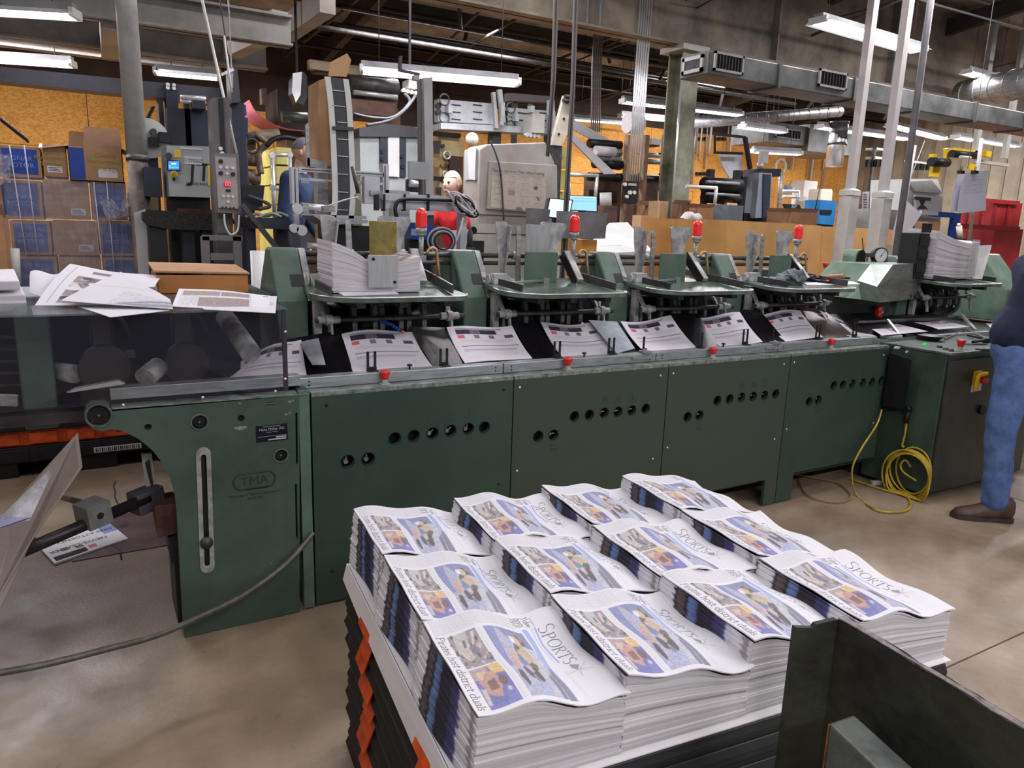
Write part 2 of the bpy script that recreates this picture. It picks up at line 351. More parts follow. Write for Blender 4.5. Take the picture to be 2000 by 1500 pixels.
def sheet(bm_name,cv,pos,nu,nv,m,parent=None,th=.0025,label=None,top=None,flip=False):
    """grid sheet; pos(u,v)->Vector; canvas x=u, y=v. has a real thickness"""
    us=np.linspace(0,1,nu); vs=np.linspace(0,1,nv)
    V=[];C=[]
    ci=np.clip((us*(cv.w-1)).round().astype(int),0,cv.w-1); cj=np.clip((vs*(cv.h-1)).round().astype(int),0,cv.h-1)
    for j,v in enumerate(vs):
        for i,u in enumerate(us):
            V.append(tuple(pos(u,v)))
    C=cv.a[cj][:,ci].reshape(-1,3)
    Fs=[]
    for j in range(nv-1):
        for i in range(nu-1):
            a=j*nu+i; q=(a,a+1,a+nu+1,a+nu); Fs.append(q if not flip else q[::-1])
    # normal from first quad for the thickness direction
    p0=Vector(V[0]);p1=Vector(V[nu-1]);p2=Vector(V[(nv-1)*nu]); n=(p1-p0).cross(p2-p0).normalized()
    if n.z<-.2 or (abs(n.z)<=.2 and n.y>0): n=-n
    if flip: n=-n
    N=nu*nv; ring_=[i for i in range(nu)]+[j*nu+nu-1 for j in range(1,nv)]+[(nv-1)*nu+i for i in range(nu-2,-1,-1)]+[j*nu for j in range(nv-2,0,-1)]
    bu=[int(round(x)) for x in np.linspace(0,nu-1,12)]; bv=[int(round(x)) for x in np.linspace(0,nv-1,12)]
    Bk={}
    for j in bv:
        for i in bu: Bk[(i,j)]=len(V); V.append(tuple(Vector(V[j*nu+i])-n*th))
    for j0,j1 in zip(bv,bv[1:]):
        for i0,i1 in zip(bu,bu[1:]):
            q=(Bk[(i0,j0)],Bk[(i0,j1)],Bk[(i1,j1)],Bk[(i1,j0)]); Fs.append(q[::-1] if flip else q)
    def side(idx,bk):   # idx: list of (i,j) along an edge, bk: coarse keys
        for (c0,c1) in zip(bk,bk[1:]):
            k0=idx.index(c0); k1=idx.index(c1)
            top=[c[1]*nu+c[0] for c in idx[k0:k1+1]]
            Fs.append(tuple(top)+(Bk[c1],Bk[c0]))
    side([(i,0) for i in range(nu)],[(i,0) for i in bu]); side([(i,nv-1) for i in range(nu)],[(i,nv-1) for i in bu])
    side([(0,j) for j in range(nv)],[(0,j) for j in bv]); side([(nu-1,j) for j in range(nv)],[(nu-1,j) for j in bv])
    M_=len(V)-N
    C=np.vstack([C,np.tile(np.array([[.62,.6,.62]]),(M_,1))])
    me=bpy.data.meshes.new(bm_name)
    if parent is not None:
        r=parent
        while r.parent: r=r.parent
        off=BASE.get(r.name,Vector((0,0,0))); 
    else:
        A=np.array(V); off=Vector(((A[:,0].min()+A[:,0].max())/2,(A[:,1].min()+A[:,1].max())/2,A[:,2].min()))
    V=[(v[0]-off[0],v[1]-off[1],v[2]-off[2]) for v in V]
    me.from_pydata(V,[],Fs); me.update()
    at=me.attributes.new('ink','FLOAT_COLOR','POINT'); at.data.foreach_set('color',np.hstack([C,np.ones((len(C),1))]).ravel())
    me.materials.append(m); o=bpy.data.objects.new(bm_name,me); COL.objects.link(o)
    if parent is not None: o.parent=parent
    else: o.location=off; BASE[o.name]=off
    if label: o['label']=label
    return o
INK=vmat('newsprint_ink',.85,.25)
GLOSS=vmat('printed_panel',.45,.5)
SCREEN=vmat('lit_screen',.3,.5,emit=1.3)
rnd=random.Random(7)
# ================================================================== THE ROOM
WX0,WX1,WY1=-5.0,16.4,12.0
def floor_mat():
    m=bpy.data.materials.new('stained_concrete'); m.use_nodes=True; nt=m.node_tree; b=nt.nodes['Principled BSDF']
    tc=nt.nodes.new('ShaderNodeTexCoord')
    def noise(sc,de=8,ro=.6):
        n=nt.nodes.new('ShaderNodeTexNoise'); n.inputs['Scale'].default_value=sc; n.inputs['Detail'].default_value=de; n.inputs['Roughness'].default_value=ro
        nt.links.new(tc.outputs['Object'],n.inputs['Vector']); return n
    def ramp(n,a,ca,c,cc):
        r=nt.nodes.new('ShaderNodeValToRGB'); r.color_ramp.elements[0].position=a; r.color_ramp.elements[1].position=c
        r.color_ramp.elements[0].color=ca; r.color_ramp.elements[1].color=cc; nt.links.new(n.outputs['Fac'],r.inputs['Fac']); return r
    r1=ramp(noise(1.1),.34,lin((122,106,88)),.66,lin((164,146,122)))
    r2=ramp(noise(4.5,10,.7),.40,(.62,.6,.58,1),.60,(1,1,1,1))
    r3=ramp(noise(24,6,.7),.62,(1,1,1,1),.74,(.55,.5,.46,1))
    def mul(a,bb):
        x=nt.nodes.new('ShaderNodeMix'); x.data_type='RGBA'; x.blend_type='MULTIPLY'; x.inputs[0].default_value=1.0 if bb is not r2 else .55
        nt.links.new(a,x.inputs[6]); nt.links.new(bb.outputs[0],x.inputs[7]); return x.outputs[2]
    c=mul(mul(r1.outputs[0],r2),r3)
    # oil stain that spreads under the machine's delivery end
    mp=nt.nodes.new('ShaderNodeMapping'); mp.inputs['Location'].default_value=(.55,-3.5,0); mp.inputs['Scale'].default_value=(.85,1.0,1); nt.links.new(tc.outputs['Object'],mp.inputs['Vector'])
    g=nt.nodes.new('ShaderNodeTexGradient'); g.gradient_type='SPHERICAL'; nt.links.new(mp.outputs[0],g.inputs[0])
    n4=noise(2.2,8); ad=nt.nodes.new('ShaderNodeMath'); ad.operation='MULTIPLY'; nt.links.new(g.outputs['Fac'],ad.inputs[0]); nt.links.new(n4.outputs['Fac'],ad.inputs[1])
    r4=nt.nodes.new('ShaderNodeValToRGB'); r4.color_ramp.elements[0].position=.02; r4.color_ramp.elements[1].position=.30; r4.color_ramp.elements[0].color=(1,1,1,1); r4.color_ramp.elements[1].color=lin((150,128,120))
    nt.links.new(ad.outputs[0],r4.inputs['Fac'])
    x=nt.nodes.new('ShaderNodeMix'); x.data_type='RGBA'; x.blend_type='MULTIPLY'; x.inputs[0].default_value=1.0; nt.links.new(c,x.inputs[6]); nt.links.new(r4.outputs[0],x.inputs[7])
    nt.links.new(x.outputs[2],b.inputs['Base Color'])
    rr=ramp(noise(3.0),.3,(.32,.32,.32,1),.7,(.62,.62,.62,1)); nt.links.new(rr.outputs[0],b.inputs['Roughness'])
    bp=nt.nodes.new('ShaderNodeBump'); bp.inputs['Strength'].default_value=.12; bp.inputs['Distance'].default_value=.01; nt.links.new(noise(60,5).outputs['Fac'],bp.inputs['Height']); nt.links.new(bp.outputs[0],b.inputs['Normal'])
    return m
bm=nb(); box(bm,WX0,WX1,-3,WY1,-.12,0); ST('floor',bm,floor_mat())
bm=nb()   # saw-cut joints, dark filler lines sunk in the slab
for y in (1.35,): box(bm,2.6,9,y,y+.006,-.01,.0012)
for x in (5.05,): box(bm,x,x+.006,-1,4,-.01,.0012)
ST('trim_1',bm,mat('joint_filler',(92,80,68),.9,0,.3,10))
bm=nb(); rr=random.Random(3)
p=Vector((.06,4.9,.001)); pts=[p.copy()]
for k in range(12): p=p+Vector((rr.uniform(-.03,.035),-.1,0)); pts.append(p.copy())
tube(bm,pts,.004,5); ST('trim_2',bm,mat('crack',(60,52,46),.95))
def osb():
    m=bpy.data.materials.new('osb_board'); m.use_nodes=True; nt=m.node_tree; b=nt.nodes['Principled BSDF']; tc=nt.nodes.new('ShaderNodeTexCoord')
    v=nt.nodes.new('ShaderNodeTexVoronoi'); v.inputs['Scale'].default_value=34; v.inputs['Randomness'].default_value=1
    mp=nt.nodes.new('ShaderNodeMapping'); mp.inputs['Rotation'].default_value=(.3,.5,.6); mp.inputs['Scale'].default_value=(1,1,2.4)
    nt.links.new(tc.outputs['Object'],mp.inputs[0]); nt.links.new(mp.outputs[0],v.inputs['Vector'])
    r=nt.nodes.new('ShaderNodeValToRGB'); r.color_ramp.elements[0].color=lin((206,140,58)); r.color_ramp.elements[1].color=lin((236,176,88)); r.color_ramp.elements[1].position=.8
    sp=nt.nodes.new('ShaderNodeSeparateColor'); nt.links.new(v.outputs['Color'],sp.inputs[0]); nt.links.new(sp.outputs[0],r.inputs['Fac'])
    n=nt.nodes.new('ShaderNodeTexNoise'); n.inputs['Scale'].default_value=1.2; n.inputs['Detail'].default_value=8; nt.links.new(tc.outputs['Object'],n.inputs['Vector'])
    r2=nt.nodes.new('ShaderNodeValToRGB'); r2.color_ramp.elements[0].position=.3; r2.color_ramp.elements[1].position=.6; r2.color_ramp.elements[0].color=(.72,.62,.5,1); r2.color_ramp.elements[1].color=(1,1,1,1); nt.links.new(n.outputs['Fac'],r2.inputs[0])
    x=nt.nodes.new('ShaderNodeMix'); x.data_type='RGBA'; x.blend_type='MULTIPLY'; x.inputs[0].default_value=1; nt.links.new(r.outputs[0],x.inputs[6]); nt.links.new(r2.outputs[0],x.inputs[7]); nt.links.new(x.outputs[2],b.inputs['Base Color'])
    b.inputs['Roughness'].default_value=.8; return m
OSB=osb()
bm=nb(); box(bm,WX0,WX1,WY1,WY1+.1,0,5.6); ST('wall_back',bm,mat('dark_timber_wall',(72,54,44),.85,0,.4,1.5))
bm=nb()    # plywood sheets nailed over the back wall, each 1.22 wide with a thin gap
x=WX0+.3
while x<WX1-.1:
    for z0,z1 in ((0,2.44),(2.446,3.16 if x<5.2 else 3.6)):
        box(bm,x+.004,min(x+1.216,WX1-.02),WY1-.02,WY1-.001,z0,z1)
    x+=1.22
ST('trim_3',bm,OSB)
bm=nb(); box(bm,WX1,WX1+.1,-3,WY1,0,5.6); 
ST('wall_right',bm,mat('beige_metal_siding',(168,158,136),.6,0,.2,1.5))
bm=nb()
for k in range(48): box(bm,WX1-.03,WX1-.001,-2.9+k*.31,-2.84+k*.31,0,4.6)
ST('trim_4',bm,mat('beige_metal_siding2',(150,140,120),.6,0,.2,1.5))
bm=nb(); box(bm,WX0-.1,WX0,-3,WY1,0,5.6); ST('wall_left',bm,mat('left_wall_board',(150,120,80),.85,0,.3,1.5))
def cz(y): return 4.35+(WY1-y)*.12
bm=nb(); prism(bm,[(-3,cz(-3)),(WY1,cz(WY1)),(WY1,cz(WY1)+.08),(-3,cz(-3)+.08)],'x',WX0,WX1)
ST('ceiling',bm,mat('roof_insulation',(196,190,178),.85,0,.5,.7,col2=(78,72,66)))
# purlins along X and joists along Y, sooty
for k,y in enumerate([3.6,4.7,5.8,8.1,9.2,10.3,11.4]):
    bm=nb(); z=cz(y)-.2
    box(bm,WX0,WX1,y-.03,y+.03,z,z+.2); box(bm,WX0,WX1,y-.03,y+.09,z,z+.015)
    o=ST('trim_%d'%(5+k),bm,BEAMD)
for k,x in enumerate([-2.5,0.8,3.4,8.6,11.2,13.8]):
    bm=nb(); 
    hexa(bm,[(x-.05,3.2,cz(3.2)-.42),(x+.05,3.2,cz(3.2)-.42),(x+.05,WY1,cz(WY1)-.42),(x-.05,WY1,cz(WY1)-.42),(x-.05,3.2,cz(3.2)-.2),(x+.05,3.2,cz(3.2)-.2),(x+.05,WY1,cz(WY1)-.2),(x-.05,WY1,cz(WY1)-.2)])
    ST('trim_%d'%(12+k),bm,BEAMD)
# main girder and its column
GY=7.0
def ibeam_x(bm,x0,x1,y,z0,z1,fw=.24,t=.025):
    box(bm,x0,x1,y-fw/2,y+fw/2,z0,z0+t); box(bm,x0,x1,y-fw/2,y+fw/2,z1-t,z1); box(bm,x0,x1,y-.012,y+.012,z0,z1)
gl=AY(665,14,GY); gc=AY(1325,92,GY)
bm=nb(); ibeam_x(bm,gl.x-2.2,WX1,GY,gc.z,gc.z+1.15)
g=S('girder',bm,mat('girder_paint',(160,148,130),.7,0,.5,.9),'deep riveted steel girder crossing above the machines, resting on the pillar','beam',fix=True)
for x in (gl.x+.6,gl.x+2.6,gc.x-1.2,gc.x+1.5,gc.x+3.8):
    bm=nb(); box(bm,x-.01,x+.01,GY-.11,GY-.012,gc.z+.03,gc.z+1.1); P('stiffener',bm,BEAMG,g)
cw=.24
bm=nb(); cx0=gc.x-.02
box(bm,cx0,cx0+cw,GY-.13,GY-.11,0,gc.z-.06); box(bm,cx0,cx0+cw,GY+.11,GY+.13,0,gc.z-.06); box(bm,cx0+cw/2-.01,cx0+cw/2+.01,GY-.11,GY+.11,0,gc.z-.06)
c=T('column','grubby pale green I-section steel pillar under the girder beside the duct end','column',(cx0+cw/2,GY,0))
P('shaft',bm,mat('column_paint',(158,160,138),.6,0,.5,2.2,col2=(84,78,62)),c)
bm=nb(); box(bm,cx0-.08,cx0+cw+.08,GY-.2,GY+.2,gc.z-.06,gc.z); P('cap_plate',bm,WGREY,c)
bm=nb(); box(bm,cx0-.05,cx0+cw+.05,GY-.18,GY+.18,0,.02); P('base_plate',bm,BEAMG,c)
bm=nb(); tube(bm,[(cx0-.03,GY-.15,1.2),(cx0-.03,GY-.15,gc.z-.1)],.012,6)
P('conduit',bm,CHROME,c)
# painted beams upper left
def beam(p0,p1,Y,h,w,label,m=BEAMG,name='roof_beam',grp=None):
    a=AY(*p0,Y); b=AY(*p1,Y); z=(a.z+b.z)/2
    bm=nb(); t=.02
    box(bm,a.x,b.x,Y-w/2,Y+w/2,z,z+t); box(bm,a.x,b.x,Y-w/2,Y+w/2,z+h-t,z+h); box(bm,a.x,b.x,Y-.012,Y+.012,z,z+h)
    return S(name,bm,m,label,'beam',grp)
beam((-60,15),(568,82),6.8,.24,.16,'grey painted I-beam at the upper left that stops short above the operator')
beam((-60,72),(520,134),8.2,.26,.18,'grey painted I-beam running behind the upper left cut-off beam')
beam((-60,92),(430,134),9.2,.12,.14,'pale lower flange beam over the plywood wall at the left',mat('pale_beam',(176,168,158),.6,0,.2,2))
for pa,pb,lab in (((215,30),(212,72),'short pale cross beam tying the two left grey beams together'),((548,46),(450,105),'pale cross beam running back from the cut-off end of the grey beam'),((640,2),(560,50),'pale cross beam reaching up toward the girder')):
    a=AY(*pa,6.85); b=AY(*pb,8.1); b.z=a.z
    bm=nb(); bar(bm,a,b,.14,.2); S('cross_beam',bm,mat('pale_beam',(176,168,158)),lab,'beam')
# ------------------------------------------------------------------ fluorescent fixtures
def fixture(p0,p1,z,label,w=.22,tubes=2,power=None,hang=True,housing=REFL):
    a=AZ(*p0,z); b=AZ(*p1,z); d=(b-a); L=d.length; d.normalize(); s=Vector((-d.y,d.x,0)); u=Vector((0,0,1)); c=(a+b)/2
    R=Matrix((d,s,u)).transposed()
    t=T('tube_light_fixture',label,'light fixture',c,0,'hanging fluorescent fixtures')
    bm=nb(); rbox(bm,c+u*.03,(L,w*.36,.06),R); P('ballast_box',bm,mat('fixture_grey',(150,150,152),.5,0,.2,5),t)
    for sg in (-1,1):
        bm=nb(); q=[a+s*sg*w*.16+u*.012,b+s*sg*w*.16+u*.012,b+s*sg*w*.5-u*.03,a+s*sg*w*.5-u*.03]; slab(bm,q,u*.004); P('reflector',bm,housing,t)
    for k in range(tubes):
        off=(k-(tubes-1)/2)*w*.42
        bm=nb(); cyl(bm,a+d*.03+s*off-u*.02,b-d*.03+s*off-u*.02,.016,n=10); P('tube',bm,TUBE,t)
    for q in (a,b): bm=nb(); rbox(bm,q-u*.005,(.03,w*.7,.06),R); P('lamp_holder',bm,WHITE,t)
    if hang:
        for q in (a+d*.15,b-d*.15):
            if abs(q.y-GY)<.14: q=q+d*.3
            bm=nb(); tube(bm,[q+u*.06,q+u*.5,Vector((q.x,q.y,cz(q.y)-.02))],.004,5); P('hanger_wire',bm,DKST,t)
    if power:
        ang=math.atan2(d.y,d.x); l=area('fixture_light',c-u*.06,L,w,power,(0,0,ang)); 
    return t
fixture((-150,8),(147,26),3.0,'bright tube light at the top left corner, nearest to the left edge',power=22)
fixture((-150,104),(142,124),3.0,'lower tube light at the left edge above the plywood',power=16)
fixture((303,138),(427,149),3.0,'short tube light between the pipe post and the grey control tower',power=14)
fixture((705,134),(1011,160),2.85,'long twin-tube light above the white roller unit',power=26)
fixture((1216,196),(1445,222),3.3,'twin-tube light crossing behind the pale green pillar',power=24)
fixture((1212,224),(1330,236),3.5,'farther tube light just left of the pillar, under the twin-tube one',power=18,tubes=1)
fixture((1118,231),(1228,239),3.3,'distant tube light in front of the bare plywood, left of the conduits',power=16,tubes=1)
fixture((1598,38),(1795,96),3.75,'bright reflector light at the upper right beside the white posts',w=.3,power=16,housing=WHITE)
fixture((1600,246),(1772,270),3.2,'tube light low behind the white posts, near the drop duct',power=16)
fixture((1738,243),(1842,270),3.4,'tube light just right of the white posts',power=16,tubes=1)
fixture((1866,266),(1985,284),3.2,'tube light above the yellow hoist at the right edge',power=16,tubes=1)
fixture((1888,138),(1962,158),3.9,'glowing tube light at the far upper right by the round duct',power=10,tubes=1)
fixture((1470,294),(1562,299),2.75,'small low tube light in front of the grey press tower',power=6,tubes=1)
fixture((1450,246),(1530,256),3.1,'small far tube light behind the branch duct',power=10,tubes=1)
# ------------------------------------------------------------------ ducts
GALV=mat('galvanised_duct',(128,130,128),.45,.5,.35,3.0,bump=.1,bscale=12)
dp=AY(1380,144,5.2); dtop=AY(1380,96,5.2).z; dfar=AX(1327,152,dp.x).y
t=T('air_duct','long rectangular galvanised air duct running off to the right from the pillar','duct',(dp.x,5.2,dp.z))
bm=nb(); box(bm,dp.x,15.5,5.2,dfar,dp.z,dtop); P('duct_body',bm,GALV,t,bev=.01)
for k in range(9):
    x=dp.x+1.1*k+.9; bm=nb(); box(bm,x,x+.03,5.185,dfar+.015,dp.z-.015,dtop+.015); P('duct_seam',bm,mat('duct_seam',(104,106,104),.5,.3),t)
def vent(parent,c,w,h,axis='y'):
    bm=nb()
    if axis=='y':
        for a in ((c.x-w/2,c.x+w/2,c.z+h/2-.02,c.z+h/2),(c.x-w/2,c.x+w/2,c.z-h/2,c.z-h/2+.02),(c.x-w/2,c.x-w/2+.02,c.z-h/2,c.z+h/2),(c.x+w/2-.02,c.x+w/2,c.z-h/2,c.z+h/2)): box(bm,a[0],a[1],c.y-.02,c.y,a[2],a[3])
        v=P('vent_frame',bm,WGREY,parent)
        bm=nb(); box(bm,c.x-w/2+.01,c.x+w/2-.01,c.y-.006,c.y-.001,c.z-h/2+.01,c.z+h/2-.01)
        n=9
        for k in range(n): x=c.x-w/2+.03+(w-.06)*k/(n-1); box(bm,x-.004,x+.004,c.y-.016,c.y-.006,c.z-h/2+.02,c.z+h/2-.02,1)
        P('vent_grille',bm,[DARK,DGREY],v)
    else:
        for a in ((c.y-w/2,c.y+w/2,c.z+h/2-.03,c.z+h/2),(c.y-w/2,c.y+w/2,c.z-h/2,c.z-h/2+.03),(c.y-w/2,c.y-w/2+.03,c.z-h/2,c.z+h/2),(c.y+w/2-.03,c.y+w/2,c.z-h/2,c.z+h/2)): box(bm,c.x-.02,c.x,a[0],a[1],a[2],a[3])
        v=P('vent_frame',bm,WGREY,parent)
        bm=nb(); box(bm,c.x-.006,c.x-.001,c.y-w/2+.01,c.y+w/2-.01,c.z-h/2+.01,c.z+h/2-.01)
        for k in range(12): y=c.y-w/2+.04+(w-.08)*k/11; box(bm,c.x-.016,c.x-.006,y-.006,y+.006,c.z-h/2+.03,c.z+h/2-.03,1)
        P('vent_grille',bm,[DARK,DGREY],v)
v=AY(1422,124,5.2); vent(t,v,.36,.16)
v=AY(1625,156,5.2); vent(t,v,.42,.16)
vent(t,Vector((dp.x,(5.2+dfar)/2,(dp.z+dtop)/2)),(dfar-5.2)*.75,(dtop-dp.z)*.7,'x')
# round spiral duct, drop, branch duct, big round duct
t=T('spiral_duct','slim round spiral duct sloping behind the rectangular duct with a drop at its end','duct',AY(1627,224,8.6))
a=AY(1345,240,8.6); b=AY(1640,218,8.6)
bm=nb(); cyl(bm,a,b,.085,n=18)
for k in range(14): q=a.lerp(b,(k+.5)/14); cyl(bm,q,q+(b-a).normalized()*.012,.089,n=18)
P('duct_run',bm,STEEL,t)
for f in (.2,.8): q=a.lerp(b,f); bm=nb(); tube(bm,[q,(q.x,q.y,cz(q.y)-.01)],.006,5); P('duct_strap',bm,DKST,t)
t2=T('drop_duct','shiny round duct that drops down beside the white posts','duct',AY(1640,325,7.6))
a=AY(1632,200,7.6); b=AY(1640,240,7.6); c=AY(1636,326,7.6)
bm=nb(); cyl(bm,(b.x,b.y,dp.z+.05),(b.x,b.y,b.z),.13,n=20); P('upper_sleeve',bm,DKST,t2)
bm=nb(); cyl(bm,(b.x,b.y,b.z),(b.x-.02,b.y,c.z),.125,n=20); P('lower_pipe',bm,CHROME,t2)
bm=nb(); 
for z in (b.z,b.z-.3): cyl(bm,(b.x,b.y,z-.02),(b.x,b.y,z+.02),.136,n=20)
P('clamp_ring',bm,DKST,t2)
p=AY(1500,276,8.8); q=AY(1545,243,8.8)
t3=T('branch_duct','short rectangular branch duct with a grille, low behind the long duct','duct',p)
bm=nb(); box(bm,p.x,p.x+.9,8.8,9.6,p.z,q.z); box(bm,p.x+.9,p.x+2.2,8.75,9.7,p.z-.08,q.z+.04); P('duct_body',bm,GALV,t3)
bm=nb(); tube(bm,[(p.x+.5,9.2,q.z),(p.x+.5,9.2,cz(9.2)-.01)],.006,5); P('duct_strap',bm,DKST,t3)
vent(t3,Vector((p.x+.45,8.8,(p.z+q.z)/2)),.6,.16)
a=AZ(1880,186,3.7); b=AZ(2060,150,3.7)
bm=nb(); cyl(bm,a,b,.2,n=24)
for k in range(6): q=a.lerp(b,(k+.5)/6); cyl(bm,q,q+(b-a).normalized()*.02,.206,n=24)
S('round_duct',bm,STEEL,'fat round duct crossing the top right corner','duct')
# ------------------------------------------------------------------ overhead pipes and wires (dark tangle)
rr=random.Random(11)
for k in range(16):
    y=rr.uniform(5.5,11.5); z=cz(y)-rr.uniform(.5,.95); x0=rr.uniform(1,5); x1=rr.uniform(9,15)
    bm=nb(); tube(bm,[(x0,y,z),((x0+x1)/2,y+rr.uniform(-.1,.1),z-rr.uniform(0,.03)),(x1,y,z)],rr.choice([.012,.02,.03]),6)
    S('overhead_pipe',bm,rr.choice([DKST,BEAMD,DARK,BEAMG]),'sooty pipe running lengthwise up among the roof beams','pipe','dark pipes among the roof beams')
for k in range(12):
    x=rr.uniform(1.5,14); z=cz(8)-rr.uniform(.5,.8)
    bm=nb(); tube(bm,[(x,5,z+.2),(x+rr.uniform(-.5,.5),8,z),(x+rr.uniform(-.3,.3),11.5,z-.25)],rr.choice([.01,.018]),6)
    S('overhead_conduit',bm,rr.choice([DKST,BEAMD]),'thin dark conduit running toward the back wall under the roof','conduit','thin conduits under the roof')
for k in range(8):
    x=2.2+k*1.5; y=rr.uniform(7.6,11); bm=nb(); bar(bm,(x,y,cz(y)-.05),(x+rr.uniform(-.6,.6),y+rr.uniform(-.2,.8),3.75+rr.uniform(-.1,.3)),.04,.04)
    S('roof_brace',bm,BEAMD,'slanting angle-iron brace hanging from the roof','brace','slanting roof braces')
# ================================================================== FRONT PAGE OF THE STACKED PAPER (generic wrestling photos)
def figure(cv,x0,y0,x1,y1,kind):
    q=lambda x,y:(x0+(x1-x0)*x,y0+(y1-y0)*y); w=(x1-x0)
    def P_(pts,c,al=1): cv.poly([q(*p) for p in pts],c,al)
    def E_(x,y,rx,ry,c,ang=0): cv.ell(*q(x,y),rx*w,ry*(y1-y0),c,ang)
    if kind==0:
        cv.rect(x0,y0,x1,y1,(168,178,214)); P_([(0,.0),(1,.05),(1,.45),(0,.3)],(196,196,206)); P_([(0,.55),(.5,.7),(1,.75),(1,1),(0,1)],(178,176,204)); P_([(0,.75),(.6,.9),(.6,1),(0,1)],(122,130,196)); P_([(.0,.0),(.25,.0),(.2,.5),(0,.7)],(120,128,180))
        P_([(.62,.1),(1,.16),(1,.26),(.7,.22)],(112,116,136))
        P_([(.22,.28),(.5,.22),(.62,.34),(.55,.5),(.3,.55),(.2,.45)],(92,86,66)); P_([(.2,.3),(.34,.2),(.5,.24),(.46,.33),(.3,.42)],(206,172,128)); P_([(.3,.42),(.46,.33),(.52,.44),(.4,.52),(.3,.5)],(214,182,136))
        E_(.15,.25,.075,.12,(92,74,66)); E_(.17,.36,.07,.1,(214,190,150)); E_(.16,.45,.05,.06,(232,230,226)); E_(.12,.2,.05,.05,(150,120,96))
        P_([(.36,.5),(.56,.44),(.66,.54),(.54,.66),(.4,.62)],(96,130,182)); P_([(.3,.56),(.42,.6),(.6,.7),(.64,.76),(.5,.74),(.3,.66)],(218,182,152))
        P_([(.56,.36),(.8,.42),(.84,.52),(.72,.6),(.6,.5)],(66,52,52)); P_([(.54,.5),(.66,.5),(.7,.56),(.58,.6)],(222,180,150)); P_([(.58,.66),(.72,.6),(.8,.66),(.76,.74),(.64,.74)],(76,56,58)); E_(.8,.6,.04,.05,(140,128,132))
        P_([(.36,.68),(.52,.74),(.7,.84),(.66,.9),(.44,.84)],(206,160,150)); P_([(.68,.82),(.86,.84),(.9,.9),(.76,.95),(.66,.9)],(70,54,60))
    elif kind==1:
        cv.rect(x0,y0,x1,y1,(150,140,142)); 
        for k in range(46): E_(cv.rs.rand(),cv.rs.rand()*1.0,.05,.05,[(70,56,62),(206,186,180),(112,92,90),(54,48,60),(176,150,140)][k%5])
        P_([(.0,.35),(.4,.45),(.8,.6),(.5,.9),(0,.8)],(196,190,186)); P_([(.05,.1),(.4,.3),(.38,.36),(.05,.2)],(226,196,180)); P_([(.35,.2),(.6,.25),(.66,.5),(.42,.5)],(112,112,142)); P_([(.4,.5),(.72,.5),(.8,.7),(.6,.84),(.42,.7)],(206,188,166)); E_(.44,.17,.08,.09,(210,176,160)); P_([(.2,.5),(.4,.56),(.4,.64),(.2,.6)],(90,84,96))
    else:
        cv.rect(x0,y0,x1,y1,(90,94,184)); P_([(0,0),(.3,0),(.26,.35),(0,.4)],(232,190,84)); P_([(0,.4),(.3,.5),(.3,1),(0,1)],(176,150,150)); P_([(.66,.0),(1,.0),(1,.4),(.7,.3)],(104,108,196))
        P_([(.2,.3),(.5,.25),(.8,.45),(.7,.75),(.35,.9),(.15,.6)],(206,146,122)); P_([(.36,.4),(.62,.42),(.6,.66),(.4,.68)],(132,70,66)); E_(.48,.2,.13,.13,(112,74,70)); E_(.7,.16,.06,.06,(206,190,200)); P_([(.12,.5),(.3,.7),(.3,.9),(.1,.8)],(226,180,140)); P_([(.55,.8),(.9,.86),(.9,.96),(.5,.96)],(206,190,186))
    cv.noise(x0,y0,x1,y1,.30,6); cv.blur(x0,y0,x1,y1,2); cv.noise(x0,y0,x1,y1,.22,3); cv.blur(x0,y0,x1,y1,1); cv.noise(x0,y0,x1,y1,.10,1)
